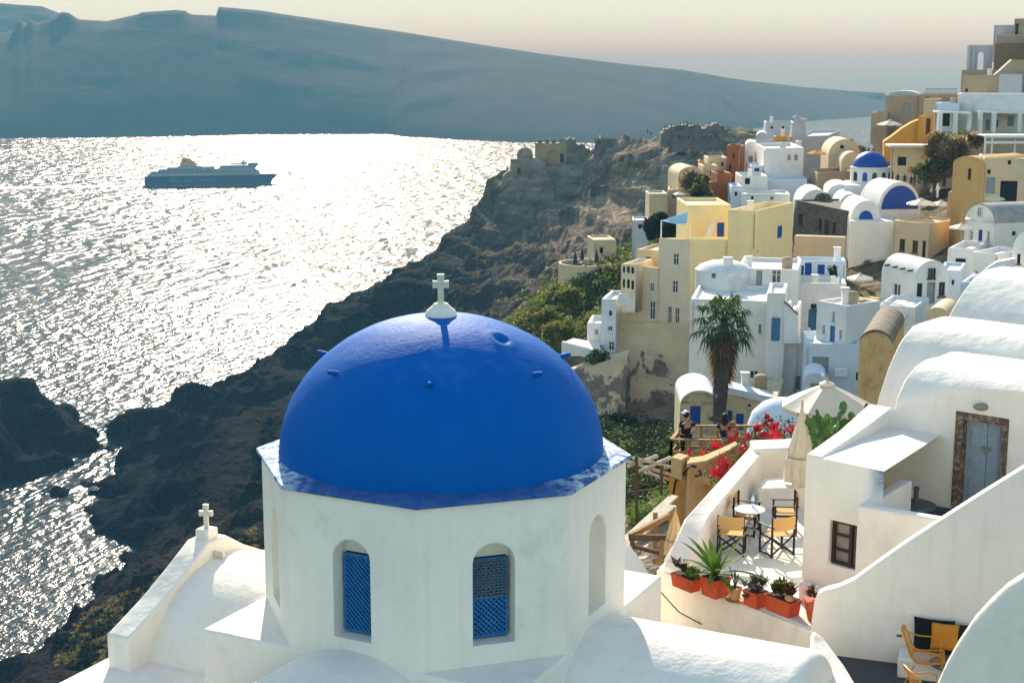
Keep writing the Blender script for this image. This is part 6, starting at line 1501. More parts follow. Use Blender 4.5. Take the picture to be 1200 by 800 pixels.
F_house('stepped rust red block joining the upper and lower rust walls', 841, 858, 203, 222, 218, 10, 6, RUST, par=.4, name='rust_house')
vault_house('cream vaulted house low on the slope left of the rust walls', 795, 824, 206, 195, 222, 228, 12, 8, CRM, [(799, 208, 802, 214, 'k')])
F_house('cream house stepping up left of the upper rust block', 829, 852, 185, 202, 240, 5, 7, CRM, [(833, 190, 836, 194, 'k'), (845, 190, 848, 195, 'bs')])
F_house('pale cream house with a dark blue door above the vaulted cream roof', 824, 842, 194, 212, 233, 8, 6, CRM, [(832, 200, 836, 206, 'bs')])
F_house('tiny cream rooftop hut with an orange awning near the cliff ruins', 818, 832, 189, 202, 246, 0, 5, OCH, par=.3)
F_house('white house with a shaded blue terrace below the rounded gable', 880, 898, 194, 236, 226, 6, 7, WHB, [(884, 197, 890, 201, 'bs'), (883, 212, 889, 222, 'k')])
F_house('small white corner house below the rust walls with a slit window', 857, 870, 218, 238, 212, 5, 6, WHB, [(861, 225, 864, 230, 'k')])
F_house('long low white terrace front with tiny windows above the yellow roofs', 869, 926, 227, 240, 210, 3, 7, WH2, [(902, 230, 907, 235, 'w'), (880, 230, 883, 234, 'k')])
F_house('sloping white roof block below the large white cube', 898, 946, 210, 228, 220, 2, 8, WHB, par=.15)
F_house('white stepped house above the long low terrace front', 868, 900, 206, 230, 218, 6, 8, WH2, [(873, 209, 879, 216, 'k')], par=.7)
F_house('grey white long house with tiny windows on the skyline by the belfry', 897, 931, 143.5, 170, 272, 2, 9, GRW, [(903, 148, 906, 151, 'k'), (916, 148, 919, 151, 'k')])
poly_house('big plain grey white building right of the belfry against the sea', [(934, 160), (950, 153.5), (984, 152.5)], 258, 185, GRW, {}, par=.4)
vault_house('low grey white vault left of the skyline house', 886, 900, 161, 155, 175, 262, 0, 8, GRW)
be = thing('belfry', 'slender grey white church belfry rising above the skyline roofs', 'tower', PD(933, 160, 262)); p = PD(933, 155, 262)
MB().prism([(p.x-1.3, p.y-1.3), (p.x+1.3, p.y-1.3), (p.x+1.3, p.y+1.3), (p.x-1.3, p.y+1.3)], p.z-4, p.z+1.4, [(p.x-.85, p.y-.85), (p.x+.85, p.y-.85), (p.x+.85, p.y+.85), (p.x-.85, p.y+.85)]).build('shaft', GRW, be, bevel=.08)
MB().lathe([(.95, 1.4), (.95, 1.6), (.55, 1.65), (.55, 2.5), (.75, 2.55), (.3, 2.95), (.05, 3.3), (.03, 3.8)], 10, p).build('top', GRW, be, smooth=40)
mb = MB(); p = PD(940, 146, 262); mb.box(p-UZ*1, (1.2, 1.2, 3.5)); mb.box(p+UZ*.9, (1.5, 1.5, .3)); mb.build('chimney', GRW, be)
F_house('orange low roof wall peeping between the white skyline houses', 907, 928, 160, 168, 250, 0, 4, OCH, par=.2, name='orange_roof')
# --- upper right of the village
F_house('tan grey house with a long roof ridge and dark green door on the skyline', 1038, 1078, 112, 142, 252, -4, 9, TAN, [(1058, 121.6, 1066, 138, 's')], par=.2)
vault_house('low grey barrel roof crowning the tan skyline house', 1040, 1079, 113, 106.5, 118, 256, -4, 6, GRW, name='roof_house', extra=1)
F_house('small brown tan cube house at the top of the lane', 1021, 1040, 132, 155, 250, -6, 7, TAN, par=.4)
F_house('tan house with a white balustrade along its roof', 1077, 1122, 110, 128, 250, -3, 8, TAN, [(1085, 114, 1089, 119, 'k')], par=.3)
ba = thing('balustrade', 'white balustrade along the tan skyline roof', 'railing', PD(1100, 110, 249)); mb = MB(); pa, pb2 = PD(1085, 104, 249), PD(1121, 104, 247); mb.bar(pa, pb2, .15, .15)
for k in range(19): p = pa.lerp(pb2, k/18); mb.bar(p, p-UZ*.95, .12, .12)
mb.build('rails', GRW, ba, merge=False)
F_house('cream boxy house with small chimney between the lane and the ochre tower', 1083, 1100, 116, 140, 236, -5, 6, CRM, par=.3)
F_house('ochre orange tower beside the stepped lane', 1076, 1095, 136, 172, 218, -10, 6, OCH, [(1085, 139, 1090, 158, 'ns')], par=.3, name='ochre_tower')
orw = thing('ochre_stair_wall', 'ochre orange wall of a stair climbing to the right', 'wall', PD(1055, 170, 219)); MB().extr([PD(x, y, 219) for x, y in ((1036, 190), (1036, 166), (1045, 160), (1058, 150), (1070, 143), (1078, 140), (1078, 190))], Vector((.5, 3, 0))).build('wall', OCH, orw, bevel=.1)
F_house('cream low shop with a white canopy roof beside the ochre stair', 1044, 1090, 172, 196, 210, -4, 6, CRM, [(1052, 184, 1062, 194, 'k')], par=.2)
part_box(bpy.data.objects['ochre_stair_wall'], 'canopy', (1066, 170.5), 208.5, (6.2, 3.4, .3), WH2, -4)
F_house('white house with flat roof and pergola terrace at the upper right', 1122, 1215, 110, 160, 208, -3, 9, WH2, [(1180.6, 136, 1188, 148, 's'), (1155, 140, 1160, 153, 's'), (1166, 140, 1170, 150, 'w')], par=.3, name='pergola_house')
vault_house('low white vault set on the roof of the pergola house', 1142, 1182, 127, 113, 131, 207.3, -3, 6, WH2, name='roof_vault_house', extra=.5)
F_house('white house end with open terrace arches left of the pergola house', 1096, 1124, 121, 160, 206, -4, 8, WHB, [(1103, 133, 1113, 148, 'k'), (1116, 134, 1121, 150, 'k')], par=.3)
pgl = thing('pergola', 'white terrace awning on square pillars in front of the upper white house', 'pergola', PD(1150, 155, 203))
for xa, xb_ in ((1100, 1139), (1147, 1215)):
    a, c_ = PD(xa, 130, 203), PD(xb_, 132, 202); MB().extr([a, c_, c_+Vector((.3, 4, .0)), a+Vector((.3, 4, 0))], -UZ*.25).build('awning', WFR, pgl)
for x in (1102, 1120, 1136, 1149, 1165, 1195): a = PD(x, 132, 202.4); MB().box(a-UZ*1.4, (.55, .55, 2.7)).build('pillar', WH2, pgl)
F_house('brown tan terrace wall below the upper white pergola house', 1090, 1215, 156, 185, 200, -4, 6, TAN, par=.8, name='terrace_wall', group=None, cat='wall')
F_house('broad tan block with a sloping stair parapet above the pergola house', 1128, 1172, 88, 112, 222, -4, 9, TAN, [(1131, 104, 1134, 108, 'k')], par=.4)
F_house('pale stucco block under the top right brown house', 1171, 1198, 87, 110, 220, -3, 6, GRW, par=.2)
F_house('dark brown middle storey of the top right house', 1166, 1215, 51, 92, 228, -3, 9, BRN, par=0)
F_house('taupe storey with a roof band at the top right', 1168, 1215, 41, 51.5, 229, -3, 8, TAN, par=.2)
F_house('grey white roof room at the top right corner', 1165, 1190, 29.5, 43, 236, -4, 6, GRW, par=.2)
F_house('topmost taupe tower with brown shutters at the right edge', 1189, 1220, 22, 43, 231, -3, 7, TAN, [(1189.6, 28, 1193.6, 41, 'ns')], par=.2, name='tower_house')
shs = thing('stair_parapet', 'tan stair parapet rising to the right above the broad tan block', 'stairs', PD(1185, 88, 221)); MB().extr([PD(x, y, 221) for x, y in ((1164, 90), (1186, 70), (1190, 70), (1215, 71), (1215, 92))], Vector((.3, 2, 0))).build('wall', TAN, shs); 
ru = thing('arched_ruin', 'grey ruined wall with one tall open arch on the skyline', 'ruin', PD(1147, 85, 232))
mb = MB(); P, c_, ux_, ni_ = arch_panel(mb, PD(1133, 84, 232), PD(1162, 84, 231), PD(1133, 86, 232).z, PD(1133, 53, 232).z, .42, PD(1133, 82, 232).z, PD(1133, 65, 232).z, .5, .9, cx=.53, back=False)
A_ = P(0, 0); w_ = (PD(1162, 84, 231)-PD(1133, 84, 232)).length; z0_, z1_ = PD(1133, 86, 232).z, PD(1133, 53, 232).z
mb2, *_r = MB(), 0; arch_panel(mb2, PD(1133, 84, 232)+ni_*.9, PD(1162, 84, 231)+ni_*.9, z0_, z1_, .42, PD(1133, 82, 232).z, PD(1133, 65, 232).z, .5, .0, cx=.53, back=False)
mb.add(mb2.v, mb2.f); mb.poly(P(0, z0_), P(0, z1_), P(0, z1_, .9), P(0, z0_, .9)); mb.poly(P(w_, z0_), P(w_, z1_), P(w_, z1_, .9), P(w_, z0_, .9)); mb.poly(P(0, z1_), P(w_, z1_), P(w_, z1_, .9), P(0, z1_, .9)); mb.build('wall', GRW, ru)
for x in (1134, 1140): p = PD(x, 70, 231); MB().box(p, (.3, .5, 4.2)).build('buttress', GRW, ru)
F_house('stone base wall under the arched ruin', 1127, 1168, 82, 92, 229, -3, 6, TAN, par=.1, name='base_wall', group=None, cat='wall')
# --- right edge, middle
r1, A_, u_, n_, w_, z_ = vault_house('orange tan house with a rounded roof and small brown windows at the right', 1117, 1154, 192, 183, 250, 166, -34, 9, plaster('orange_tan', (.60, .37, .14), dirt=(.4, .24, .1), lo=.55, hi=.8, dscale=.4, streak=.3), [(1134, 197.5, 1138, 211, 'ns')])
F_house('cream house front with a dark arched passage and white shutter at the right edge', 1153, 1215, 185, 250, 163, 4, 8, CRM, [(1157, 199, 1161, 204, 'k'), (1181, 188, 1185, 193, 'k'), (1172, 212, 1192, 236, 'k'), (1155, 207.5, 1166, 227, 's')], par=.3)
F_house('small tan kiosk with a grey panelled door beside the sun terrace', 1111, 1132, 225, 259, 174, -8, 4, TAN, [(1114.5, 229.5, 1125, 253, 'g')], par=.2, name='kiosk')
vault_house('white barrel house with a grey roof and rounded left end at the right edge', 1131, 1166, 257, 238, 292, 150, -52, 14, WH2, [(1146, 243, 1151, 254, 'w'), (1146, 269, 1151, 291, 'b'), (1135.5, 270, 1140, 282, 'w'), (1156, 270.5, 1160, 285, 'w')], rw=[(1186, 271, 1191, 276, 'k')], roofm=flat('roof_grey', (.34, .32, .30), .9, .25, 1., .4, .05))
F_house('white terrace house with an open dark archway below the grey barrel roof', 1111, 1141, 290, 330, 142, -12, 7, WH2, [(1119, 303, 1131, 322, 'k')], par=.5)
F_house('white block with a tiny window right of the dark archway', 1138, 1170, 295, 345, 138, -24, 6, WH2, [(1142, 318, 1145, 323, 'k')], par=.4)
F_house('white retaining wall block behind the drain spout house', 1100, 1126, 316, 352, 133, -5, 6, WHB, [(1115, 328, 1118, 334, 'k')], par=.3)
vault_house('bright white dome ended house cut off by the right edge', 1186, 1215, 296, 272, 318, 130, -25, 8, WH2, [(1192, 290, 1196, 309, 'n')])
cwl = thing('curved_stair_wall', 'curved white stair wall sweeping up to the right below the barrel house', 'wall', PD(1150, 330, 128)); ribbon([PD(x, y, 127) for x, y in ((1128, 345), (1137, 330), (1150, 318), (1168, 307), (1190, 303))], [PD(x, y, 128.2) for x, y in ((1131, 345), (1140, 329), (1152, 317), (1168, 305), (1190, 301))], PD(1150, 360, 128).z, cwl, mat=WH2)
F_house('low white garden block under the curved stair wall', 1126, 1190, 330, 352, 124, -10, 6, WHB, [(1136, 336, 1140, 341, 'k')], par=.3)
wpg = thing('pergola', 'thin white steel pergola above the tan wall at the right edge', 'pergola', PD(1180, 183, 186))
for y0_ in (160, 167): a, c_ = PD(1154, y0_, 187), PD(1215, y0_, 185); MB().bar(a, c_, .25, .3).build('beam', WFR, wpg)
for x in (1155, 1163, 1190): a = PD(x, 160, 186.8); MB().bar(a, a-UZ*2.6, .2, .2).build('post', WFR, wpg)
a = PD(1154, 160, 187); MB().extr([a, PD(1215, 160, 185), PD(1215, 160, 185)+Vector((0, 5, 0)), a+Vector((0, 5, 0))], UZ*.1).build('roof_sheet', WFR, wpg)
# --- cliff edge terraces to the left
F_house('narrow white house clinging to the cliff left of the yellow house', 705, 722, 350, 445, 151, -10, 6, WHB, [(712, 382, 718, 388, 'w'), (713, 400, 720, 411, 'w'), (714, 364, 717, 370, 'k')], par=.4, extra=2)
ltp = thing('cliff_terrace', 'white cliff terrace with railings left of the narrow white house', 'terrace', PD(685, 405, 150)); MB().extr([PD(658, 402, 149), PD(706, 415, 148), PD(706, 402, 152), PD(672, 396, 153)], -UZ*.8).build('slab', WH2, ltp); ribbon([PD(658, 400, 149), PD(690, 408, 148.5), PD(705, 415, 148)], [PD(660, 399, 149.3), PD(691, 407, 149), PD(706, 414, 148.4)], PD(690, 418, 148.5).z, ltp, name='parapet')
F_house('tiny white stepped house above the cliff terrace', 688, 708, 378, 402, 153, -6, 5, WH2, [(697, 386, 701, 392, 'w')], par=.5)
rtt = thing('round_terrace', 'round white restaurant terrace on the cliff with closed blue parasols', 'terrace', PD(685, 320, 215)); c_ = PD(686, 310, 216)
MB().lathe([(3.9, -6), (3.9, .3), (3.6, .3), (3.6, -.4)], 32, c_).build('wall', CRM, rtt, smooth=40); MB().lathe([(3.6, -.45), (3.6, -.4)], 32, c_).build('floor', TAN, rtt)
F_house('cream restaurant building beside the round cliff terrace', 696, 722, 281, 306, 220, 10, 6, CRM, [(703, 290, 707, 297, 'k')], par=.3)
NAVYC = flat('navy_canvas', (.015, .05, .12), .9, .2, 3, 0)
for k, (x, y) in enumerate(((674, 313), (682, 308), (699, 311))):
    b_2 = PD(x, y, 216-k); closed_parasol('closed navy parasol, %s on the round cliff terrace' % ('leftmost', 'middle one', 'rightmost and tallest')[k], b_2, b_2.z+2.6, 2.1, .28, mat=NAVYC, group='closed blue parasols on the round terrace')
F_house('cream cube house high on the scrub slope beside the dark tree', 761, 783, 227, 252, 224, 6, 6, CRM, par=.3)
F_house('pale house with flat roof just above the dark tree', 783, 800, 222, 238, 228, 0, 6, CRM, [(788, 227, 791, 232, 'k')], par=.3)
F_house('little white hut among the shrubs left of the dark tree', 741, 760, 258, 275, 205, 0, 5, GRW, [(748, 263, 752, 268, 'k')], par=.2)
# village parasols, loungers
VP = 'open parasols on village terraces'
for lb, x, y, d, R in (('cream parasol over the loungers beside the church terrace', 1080, 233, 170, 1.75), ('second cream parasol behind the one on the church terrace', 1103, 235, 176, 1.5), ('cream parasol on the roof terrace of the cube shaped house', 1008, 321, 120, 1.1), ('pale parasol above the dark archway terrace at the right', 1127, 262, 146, 1.2), ('white parasol under the cream house arch at the right edge', 1166, 229, 160, 1.1), ('small white parasol left of the lower rust house', 796, 225, 214, .95), ('cream tent shaped parasol at the top of the lane', 1043, 141, 246, 2.2)):
    open_parasol(lb, PD(x, y, d), R, 2.5, R*.3, group=VP)
open_parasol('orange parasol beside the cream barrel roofed house', PD(957, 176, 226), 1.5, 2.4, .45, group=VP, mat=flat('orange_canvas', (.65, .26, .03), .9, .1, 4, 0))
closed_parasol('closed orange parasol by the white roofs near the church', PD(940, 226, 214), PD(940, 213, 214).z, 1.5, .22, mat=MATS['orange_canvas'])
def lounger(label, p, rz):
    o = thing('sun_lounger', label, 'sun lounger', p, rz, 'sun loungers on the terraces')
    MB().bx(-.32, .32, -.9, .25, .28, .36).build('seat', CANV, o, world=False); MB().bar((0, .25, .34), (0, .85, .75), .64, .07).build('backrest', CANV, o, world=False)
    for x in (-.28, .28):
        for y in (-.8, .2): MB().bx(x-.03, x+.03, y-.03, y+.03, 0, .28).build('leg', DPLANK, o, world=False)
    return o
lg = lounger('left sun lounger on the terrace right of the church', PD(1077, 257, 178), .3); dup(lg, PD(1089, 258, 178), .3, 'right sun lounger on the terrace right of the church')
dup(lg, PD(1000, 355, 121.5), .8, 'sun lounger beside the parasol on the cube house roof'); dup(lg, PD(1020, 353, 122), .6, 'sun lounger at the right end of the cube house roof')

# ---------------------------------------------------------------- ferry and boat
fs_, fb_ = PZ(170, 217.5, SEA), PZ(327, 215, SEA); fd = fb_-fs_; fd.z = 0; LF = fd.length; frz = math.atan2(fd.y, fd.x)
fe = thing('ferry', 'large car ferry with dark blue hull and tan funnel crossing the bay', 'ferry', (fs_.x, fs_.y, SEA), frz)
HULL = flat('hull_blue', (.010, .045, .11), .5, .15, .3, 0); SUP = flat('deck_white', (.26, .31, .34), .5, .1, .3, 0); FUN = flat('funnel_tan', (.50, .33, .12), .6, .1, .5, 0); FWIN = flat('ferry_windows', (.03, .05, .07), .2, .1, 1, 0)
BW = 11.5
def hull_sec(x, z): 
    t = x/LF; f = 1 if t < .72 else max(.0, 1-((t-.72)/.28)**2.0); f *= (.92 if t < .05 else 1); return BW*f*(.86+.14*min(1, z/8))
mb = MB(); xs = np.linspace(0, 1, 34); zs = [-1.5, 0, 4, 9.0]
vs = []
for t in xs:
    for z in zs:
        x = t*LF-(7.5*(1-z/9.) if t > .99 else 0)*1.0 - (max(0, t-.9)/.1)*(9-max(z, 0))*.62; vs.append((x, -hull_sec(t*LF, max(z, 0)), z))
m = len(zs); nV = len(vs); vs += [(x, -y, z) for x, y, z in vs]
fs = [(i*m+j, (i+1)*m+j, (i+1)*m+j+1, i*m+j+1) for i in range(33) for j in range(m-1)]; fs += [tuple(nV+q for q in reversed(f)) for f in fs]
fs += [(i*m+m-1, (i+1)*m+m-1, nV+(i+1)*m+m-1, nV+i*m+m-1) for i in range(33)]+[(j, j+1, nV+j+1, nV+j) for j in range(m-1)]
mb.add(vs, fs).build('hull', HULL, fe, world=False, smooth=40)
S = LF/157.
def deck(name, x0, x1, z0, z1, w, mat=SUP, slant=1.5): 
    mb = MB(); mb.extr([(x0*S, -w, z0), (x1*S+slant, -w, z0), (x1*S, -w, z1), (x0*S+slant*.6, -w, z1)], (0, 2*w, 0)); return mb.build(name, mat, fe, world=False)
z9 = 9.02
deck('main_deck', 3, 133, z9, z9+2.4, 11.2); deck('promenade_deck', 6, 132, z9+2.45, z9+4.6, 10.9, slant=2); deck('upper_deck', 16, 128, z9+4.65, z9+6.4, 10.2, slant=2)
deck('bridge_deck', 88, 132, z9+6.45, z9+9.2, 9.6, slant=-1.5); deck('bridge_wing', 122, 133, z9+9.25, z9+11.6, 11.4, slant=-1.5); deck('mid_house', 62, 80, z9+6.45, z9+8.4, 8.5); deck('aft_house', 38, 66, z9+6.45, z9+9.0, 8); deck('stern_house', 26, 40, z9+6.45, z9+8.0, 8.5)
deck('foredeck', 133, 150, z9, z9+1.0, 7.5, slant=3)
def strip(x0, x1, z, h, w, step=2.3, ww=1.3):
    mb = MB(); x = x0*S
    while x < x1*S: mb.bx(x, x+ww, -w-.06, -w-.01, z, z+h); x += step
    return mb
strip(80, 131, z9+3.1, .8, 10.9).build('windows', FWIN, fe, world=False, merge=False); strip(10, 78, z9+2.9, 1.2, 10.9, 4.2, 3.5).build('promenade_openings', FWIN, fe, world=False, merge=False)
strip(20, 74, z9+4.95, 1.0, 10.2, 5, 4.2).build('upper_openings', FWIN, fe, world=False, merge=False); strip(90, 128, z9+7.2, .9, 9.6, 2.4, 1.4).build('cabin_windows', FWIN, fe, world=False, merge=False); strip(124, 132, z9+10.1, .9, 11.4, 1.6, 1.4).build('bridge_windows', FWIN, fe, world=False, merge=False)
strip(84, 130, z9+.9, .7, 11.2, 2.6, .9).build('portholes', FWIN, fe, world=False, merge=False)
fu = MB().extr([(41*S, -3.2, z9+9), (63*S, -3.2, z9+9), (57*S, -3.2, z9+13.2), (52*S, -3.2, z9+15.4), (44.5*S, -3.2, z9+17)], (0, 6.4, 0)).build('funnel', FUN, fe, world=False, bevel=.3)
mb = MB(); 
pts = []
for k in range(10): a = PI/2+2*PI*k/10; r_ = 1.5 if k % 2 == 0 else .62; pts.append((47.5*S+r_*math.cos(a), -3.3, z9+13+r_*math.sin(a)))
mb.extr(pts, (0, .05, 0)).build('star_emblem', HULL, fu, world=False)
for k in range(6): MB().tube([(43.5*S+1.7*k, 0, z9+16.6-.12*k*k*.5), (43.2*S+1.7*k, 0, z9+18.6-.12*k*k*.4), (42.4*S+1.7*k, 0, z9+19.2-.12*k*k*.4)], .38, 6).build('exhaust_pipe', FWIN, fu, world=False)
mb = MB(); mb.lathe([(3.2, 0), (2.6, 2.2), (1.2, 2.6), (.5, 3.2), (.3, 7)], 10, (116*S, 0, z9+9.2)); mb.bar((113*S, 0, z9+12.5), (119*S, 0, z9+12.5), .3, .3); mb.build('mast', SUP, fe, world=False)
MB().box((108*S, 0, z9+9.9), (12, 8, 1.4)).build('sun_deck', SUP, fe, world=False); MB().tube([(2.2*S, 0, z9), (2.2*S, 0, z9+6.5)], .3, 6).build('flagstaff', FWIN, fe, world=False)
for k in range(3): MB().lathe([(.1, -2.4), (.9, -1.8), (.9, 1.8), (.1, 2.4)], 8, (0, 0, 0)).build('lifeboat', SUP, fe, world=False).matrix_local = Matrix.Translation(((70+12*k)*S, -10.9, z9+5.4)) @ Matrix.Rotation(PI/2, 4, 'Y')
def text_mesh(txt, size, mat, parent, M, name, ext=.02):
    cu = bpy.data.curves.new('lettering', 'FONT'); cu.body = txt; cu.size = size; cu.extrude = ext; cu.resolution_u = 3
    ob = bpy.data.objects.new('lettering_source', cu); COL.objects.link(ob); dg = bpy.context.evaluated_depsgraph_get(); dg.update()
    me = bpy.data.meshes.new_from_object(ob.evaluated_get(dg)); COL.objects.unlink(ob); bpy.data.objects.remove(ob)
    me.materials.clear(); me.materials.append(mat); o = bpy.data.objects.new(name, me); COL.objects.link(o); o.parent = parent; o.matrix_local = M; return o
text_mesh('Blue Star Ferries', 5.6, flat('hull_lettering', (.13, .22, .29), .6, .05, 1, 0), fe, Matrix.Translation((29*S, -11.62, 3.6)) @ Matrix.Rotation(PI/2, 4, 'X') @ Matrix.Diagonal((1.06, 1, 1, 1)), 'lettering', .06)
FOAM = flat('foam', (.9, .9, .88), .8, .25, .15, .5, .3)
mb = MB(); A = fs_; Rn = Vector((-fd.y, fd.x, 0)).normalized(); fu_ = fd.normalized(); vs = []
nW = 60
for i in range(nW+1):
    t = i/nW; c = A-fu_*(t*190-4); w = 5+13*t**.8
    for k, e in enumerate((-1, -.45, .45, 1)): 
        q = c+Rn*(w*e*(1+.5*(random.random()-.5)))+Rn*(-3*t); vs.append(Vector((q.x, q.y, SEA+.35 if abs(e) < .9 else SEA+.05)))
mb.add(vs, [(4*i+k, 4*i+k+1, 4*i+5+k, 4*i+4+k) for i in range(nW) for k in range(3)])
wk = mb.build('wake', FOAM, smooth=180); wk['kind'] = 'stuff'
mb = MB(); vs = []
for i in range(41):
    t = i/40; c = fs_+fu_*(LF*(.99-.8*t)); o_ = -Rn*(hull_sec(LF*(.99-.8*t), 0)+.2+1.8*t)
    for w in (0, 1.6+.8*random.random()): q = c+o_-Rn*w; vs.append(Vector((q.x, q.y, SEA+.3)))
mb.add(vs, [(2*i, 2*i+1, 2*i+3, 2*i+2) for i in range(40)]); bwv = mb.build('bow_wave', FOAM); bwv['kind'] = 'stuff'
bt = thing('small_boat', 'tiny dark boat in the channel between the islet and the rocks', 'boat', PZ(132.5, 497.5, SEA), .4)
MB().add([(-2.6, -.9, .7), (-2.6, .9, .7), (1, 1, .8), (3.2, 0, 1.0), (1, -1, .8), (-2.3, -.6, -.3), (-2.3, .6, -.3), (1, .6, -.3), (2.6, 0, -.3), (1, -.6, -.3)], [(0, 5, 6, 1), (1, 6, 7, 2), (2, 7, 8, 3), (3, 8, 9, 4), (4, 9, 5, 0), (0, 1, 2, 3, 4), (5, 9, 8, 7, 6)]).build('hull', FWIN, bt, world=False)
MB().box((-.4, 0, 1.3), (1.6, 1.2, 1.1)).build('cabin', SUP, bt, world=False, bevel=.1)
# ---------------------------------------------------------------- castle ruins on the point
RUIN = plaster('ruin_stone', (.30, .235, .16), dirt=(.16, .12, .085), lo=.45, hi=.7, bscale=.6, bstr=.9, bd=.3, dscale=.25, streak=.3)
RUIND = plaster('ruin_dark', (.17, .135, .10), dirt=(.08, .06, .05), lo=.42, hi=.65, bscale=.6, bstr=1., bd=.4, dscale=.3)
DC = 580
cr_ = thing('ruined_chapel', 'weathered stone chapel with a small dome on the cliff point', 'chapel', PD(615, 205, DC)); c_ = PD(615, 186, DC)
MB().lathe([(3.1, -3), (3.1, 1.2), (3.3, 1.3), (2.9, 2.6), (2.1, 3.7), (1.1, 4.3), (.05, 4.5)], 20, c_).build('dome', RUIN, cr_, smooth=40); cm = MB(); cross(cm, c_+UZ*4.4, 1.4, .8, .18, Vector((1, 0, 0))); cm.build('cross', RUIND, cr_)
mb = MB(); mb.box(PD(613, 198, DC)+Vector((0, 1, 0)), (10, 9, 8)); mb.build('nave', RUIN, cr_, bevel=.3)
mb = MB(); c3 = PD(630, 199, DC-1); mb.lathe([(3.9, -5), (3.9, 2), (3.4, 3.4), (2.2, 4.6), (.05, 5.2)], 18, c3); mb.build('apse', RUIN, cr_, smooth=40)
MB().extr([PD(x, y, DC-2) for x, y in ((587, 226), (589, 207), (596, 200), (606, 203), (640, 206), (645, 226))], Vector((0, 8, 0))).build('retaining_wall', RUIN, cr_, bevel=.4); MB().box(PD(608, 200, DC-2.2)-Vector((0, 1.4, 0)), (1.3, 1, 2.3)).build('window', DARK, cr_)
ca = thing('castle_wall', 'ochre castle wall with a blind arch and three merlons on the cliff', 'castle', PD(646, 190, DC-2))
p0c, p1c = PD(627, 191, DC), PD(665, 191, DC-2); zt_ = PD(640, 167.5, DC).z
mb = MB(); zb_ = p0c.z-3; w_c = (p1c-p0c); w_c.z = 0; P, c_, ux_, ni_ = arch_panel(mb, p0c, Vector((p1c.x, p1c.y, p0c.z)), zb_, zt_, 2.2, p0c.z-1.5, p0c.z+3, 2.1, .9, cx=.53)
CAST = plaster('castle_ochre', (.40, .27, .12), dirt=(.2, .14, .08), lo=.5, hi=.75, bscale=.6, bstr=.7, bd=.2, dscale=.3, streak=.3)
wl_ = w_c.length; 
for a, b_2 in ((0, 0), (wl_, wl_)): mb.poly(P(a, zb_), P(a, zt_), P(a, zt_, 5), P(a, zb_, 5))
mb.poly(P(0, zt_), P(wl_, zt_), P(wl_, zt_, 5), P(0, zt_, 5)); mb.poly(P(0, zb_, 5), P(wl_, zb_, 5), P(wl_, zt_, 5), P(0, zt_, 5)); mb.build('wall', CAST, ca)
for f_ in (.14, .36, .56): MB().box(P(wl_*f_, zt_+.7, 1), (1.5, 1.5, 1.5)).build('merlon', RUIND, ca)
mb = MB(); mb.extr([P(wl_*.74, zt_-.2, .5), P(wl_*.74, zt_+1.2, .5), P(wl_*.84, zt_+2.2, .5), P(wl_*.95, zt_+1.3, .5), P(wl_, zt_-.2, .5)], ni_*2); mb.build('broken_gable', RUIN, ca)
MB().box(P(wl_*.83, zb_+5, -.15), (1.4, .3, 3.4)).build('door', DARK, ca)
rg = thing('ruined_wall', 'jagged dark ruined walls joined to the right end of the castle wall', 'ruin', PD(675, 190, DC)); 
MB().extr([PD(x, y, DC-4) for x, y in ((664, 192), (664, 164), (668, 161.5), (671, 163.5), (674, 162.5), (675, 168), (678, 170), (682, 168.5), (686, 171), (687, 174), (692, 175), (692, 192))], Vector((0, 5, 0))).build('wall', RUIND, rg, bevel=.08)
F_house('small pale ruin with square doorways beside the castle wall', 664, 677, 180, 192, DC-4, -4, 4, RUIN, [(667, 183, 670, 191, 'k'), (672, 183, 675, 190, 'k')], par=.2, name='ruin_house', group=None)
F_house('low stone hut with a flat top on the ridge between the ruins', 697, 722, 162.5, 172, 560, -4, 5, RUIND, [(700, 165, 704, 169, 'k')], par=.2, name='stone_hut', group=None)
cs = thing('castle_ruin', 'dark stone castle ruins crowded with visitors on top of the headland', 'castle', PD(815, 165, 520))
for nm, px in (('wall', ((774, 172), (775, 156), (778, 155.5), (778.5, 151.5), (784, 151), (785, 148.5), (792, 148), (793, 146.3), (800, 146.8), (806, 145.4), (807, 148), (812, 147.5), (813, 146), (820, 147), (822, 149), (822, 175))), ('bastion', ((822.5, 178), (823, 151), (828, 150.5), (829, 147), (835, 147.5), (836, 145), (842, 144.5), (843, 147), (848, 147.5), (849, 152), (853, 153), (854, 182))), ('lower_wall', ((788, 178), (789, 162), (796, 161.5), (797, 158.5), (810, 158), (811, 160), (826, 157.5), (838, 159), (839, 163), (848, 164), (852, 170), (858, 171), (864, 182)))):
    MB().extr([PD(x, y, 508 if nm != 'lower_wall' else 503) for x, y in px], Vector((0, 7, 0))).build(nm, RUIND, cs, bevel=.08)
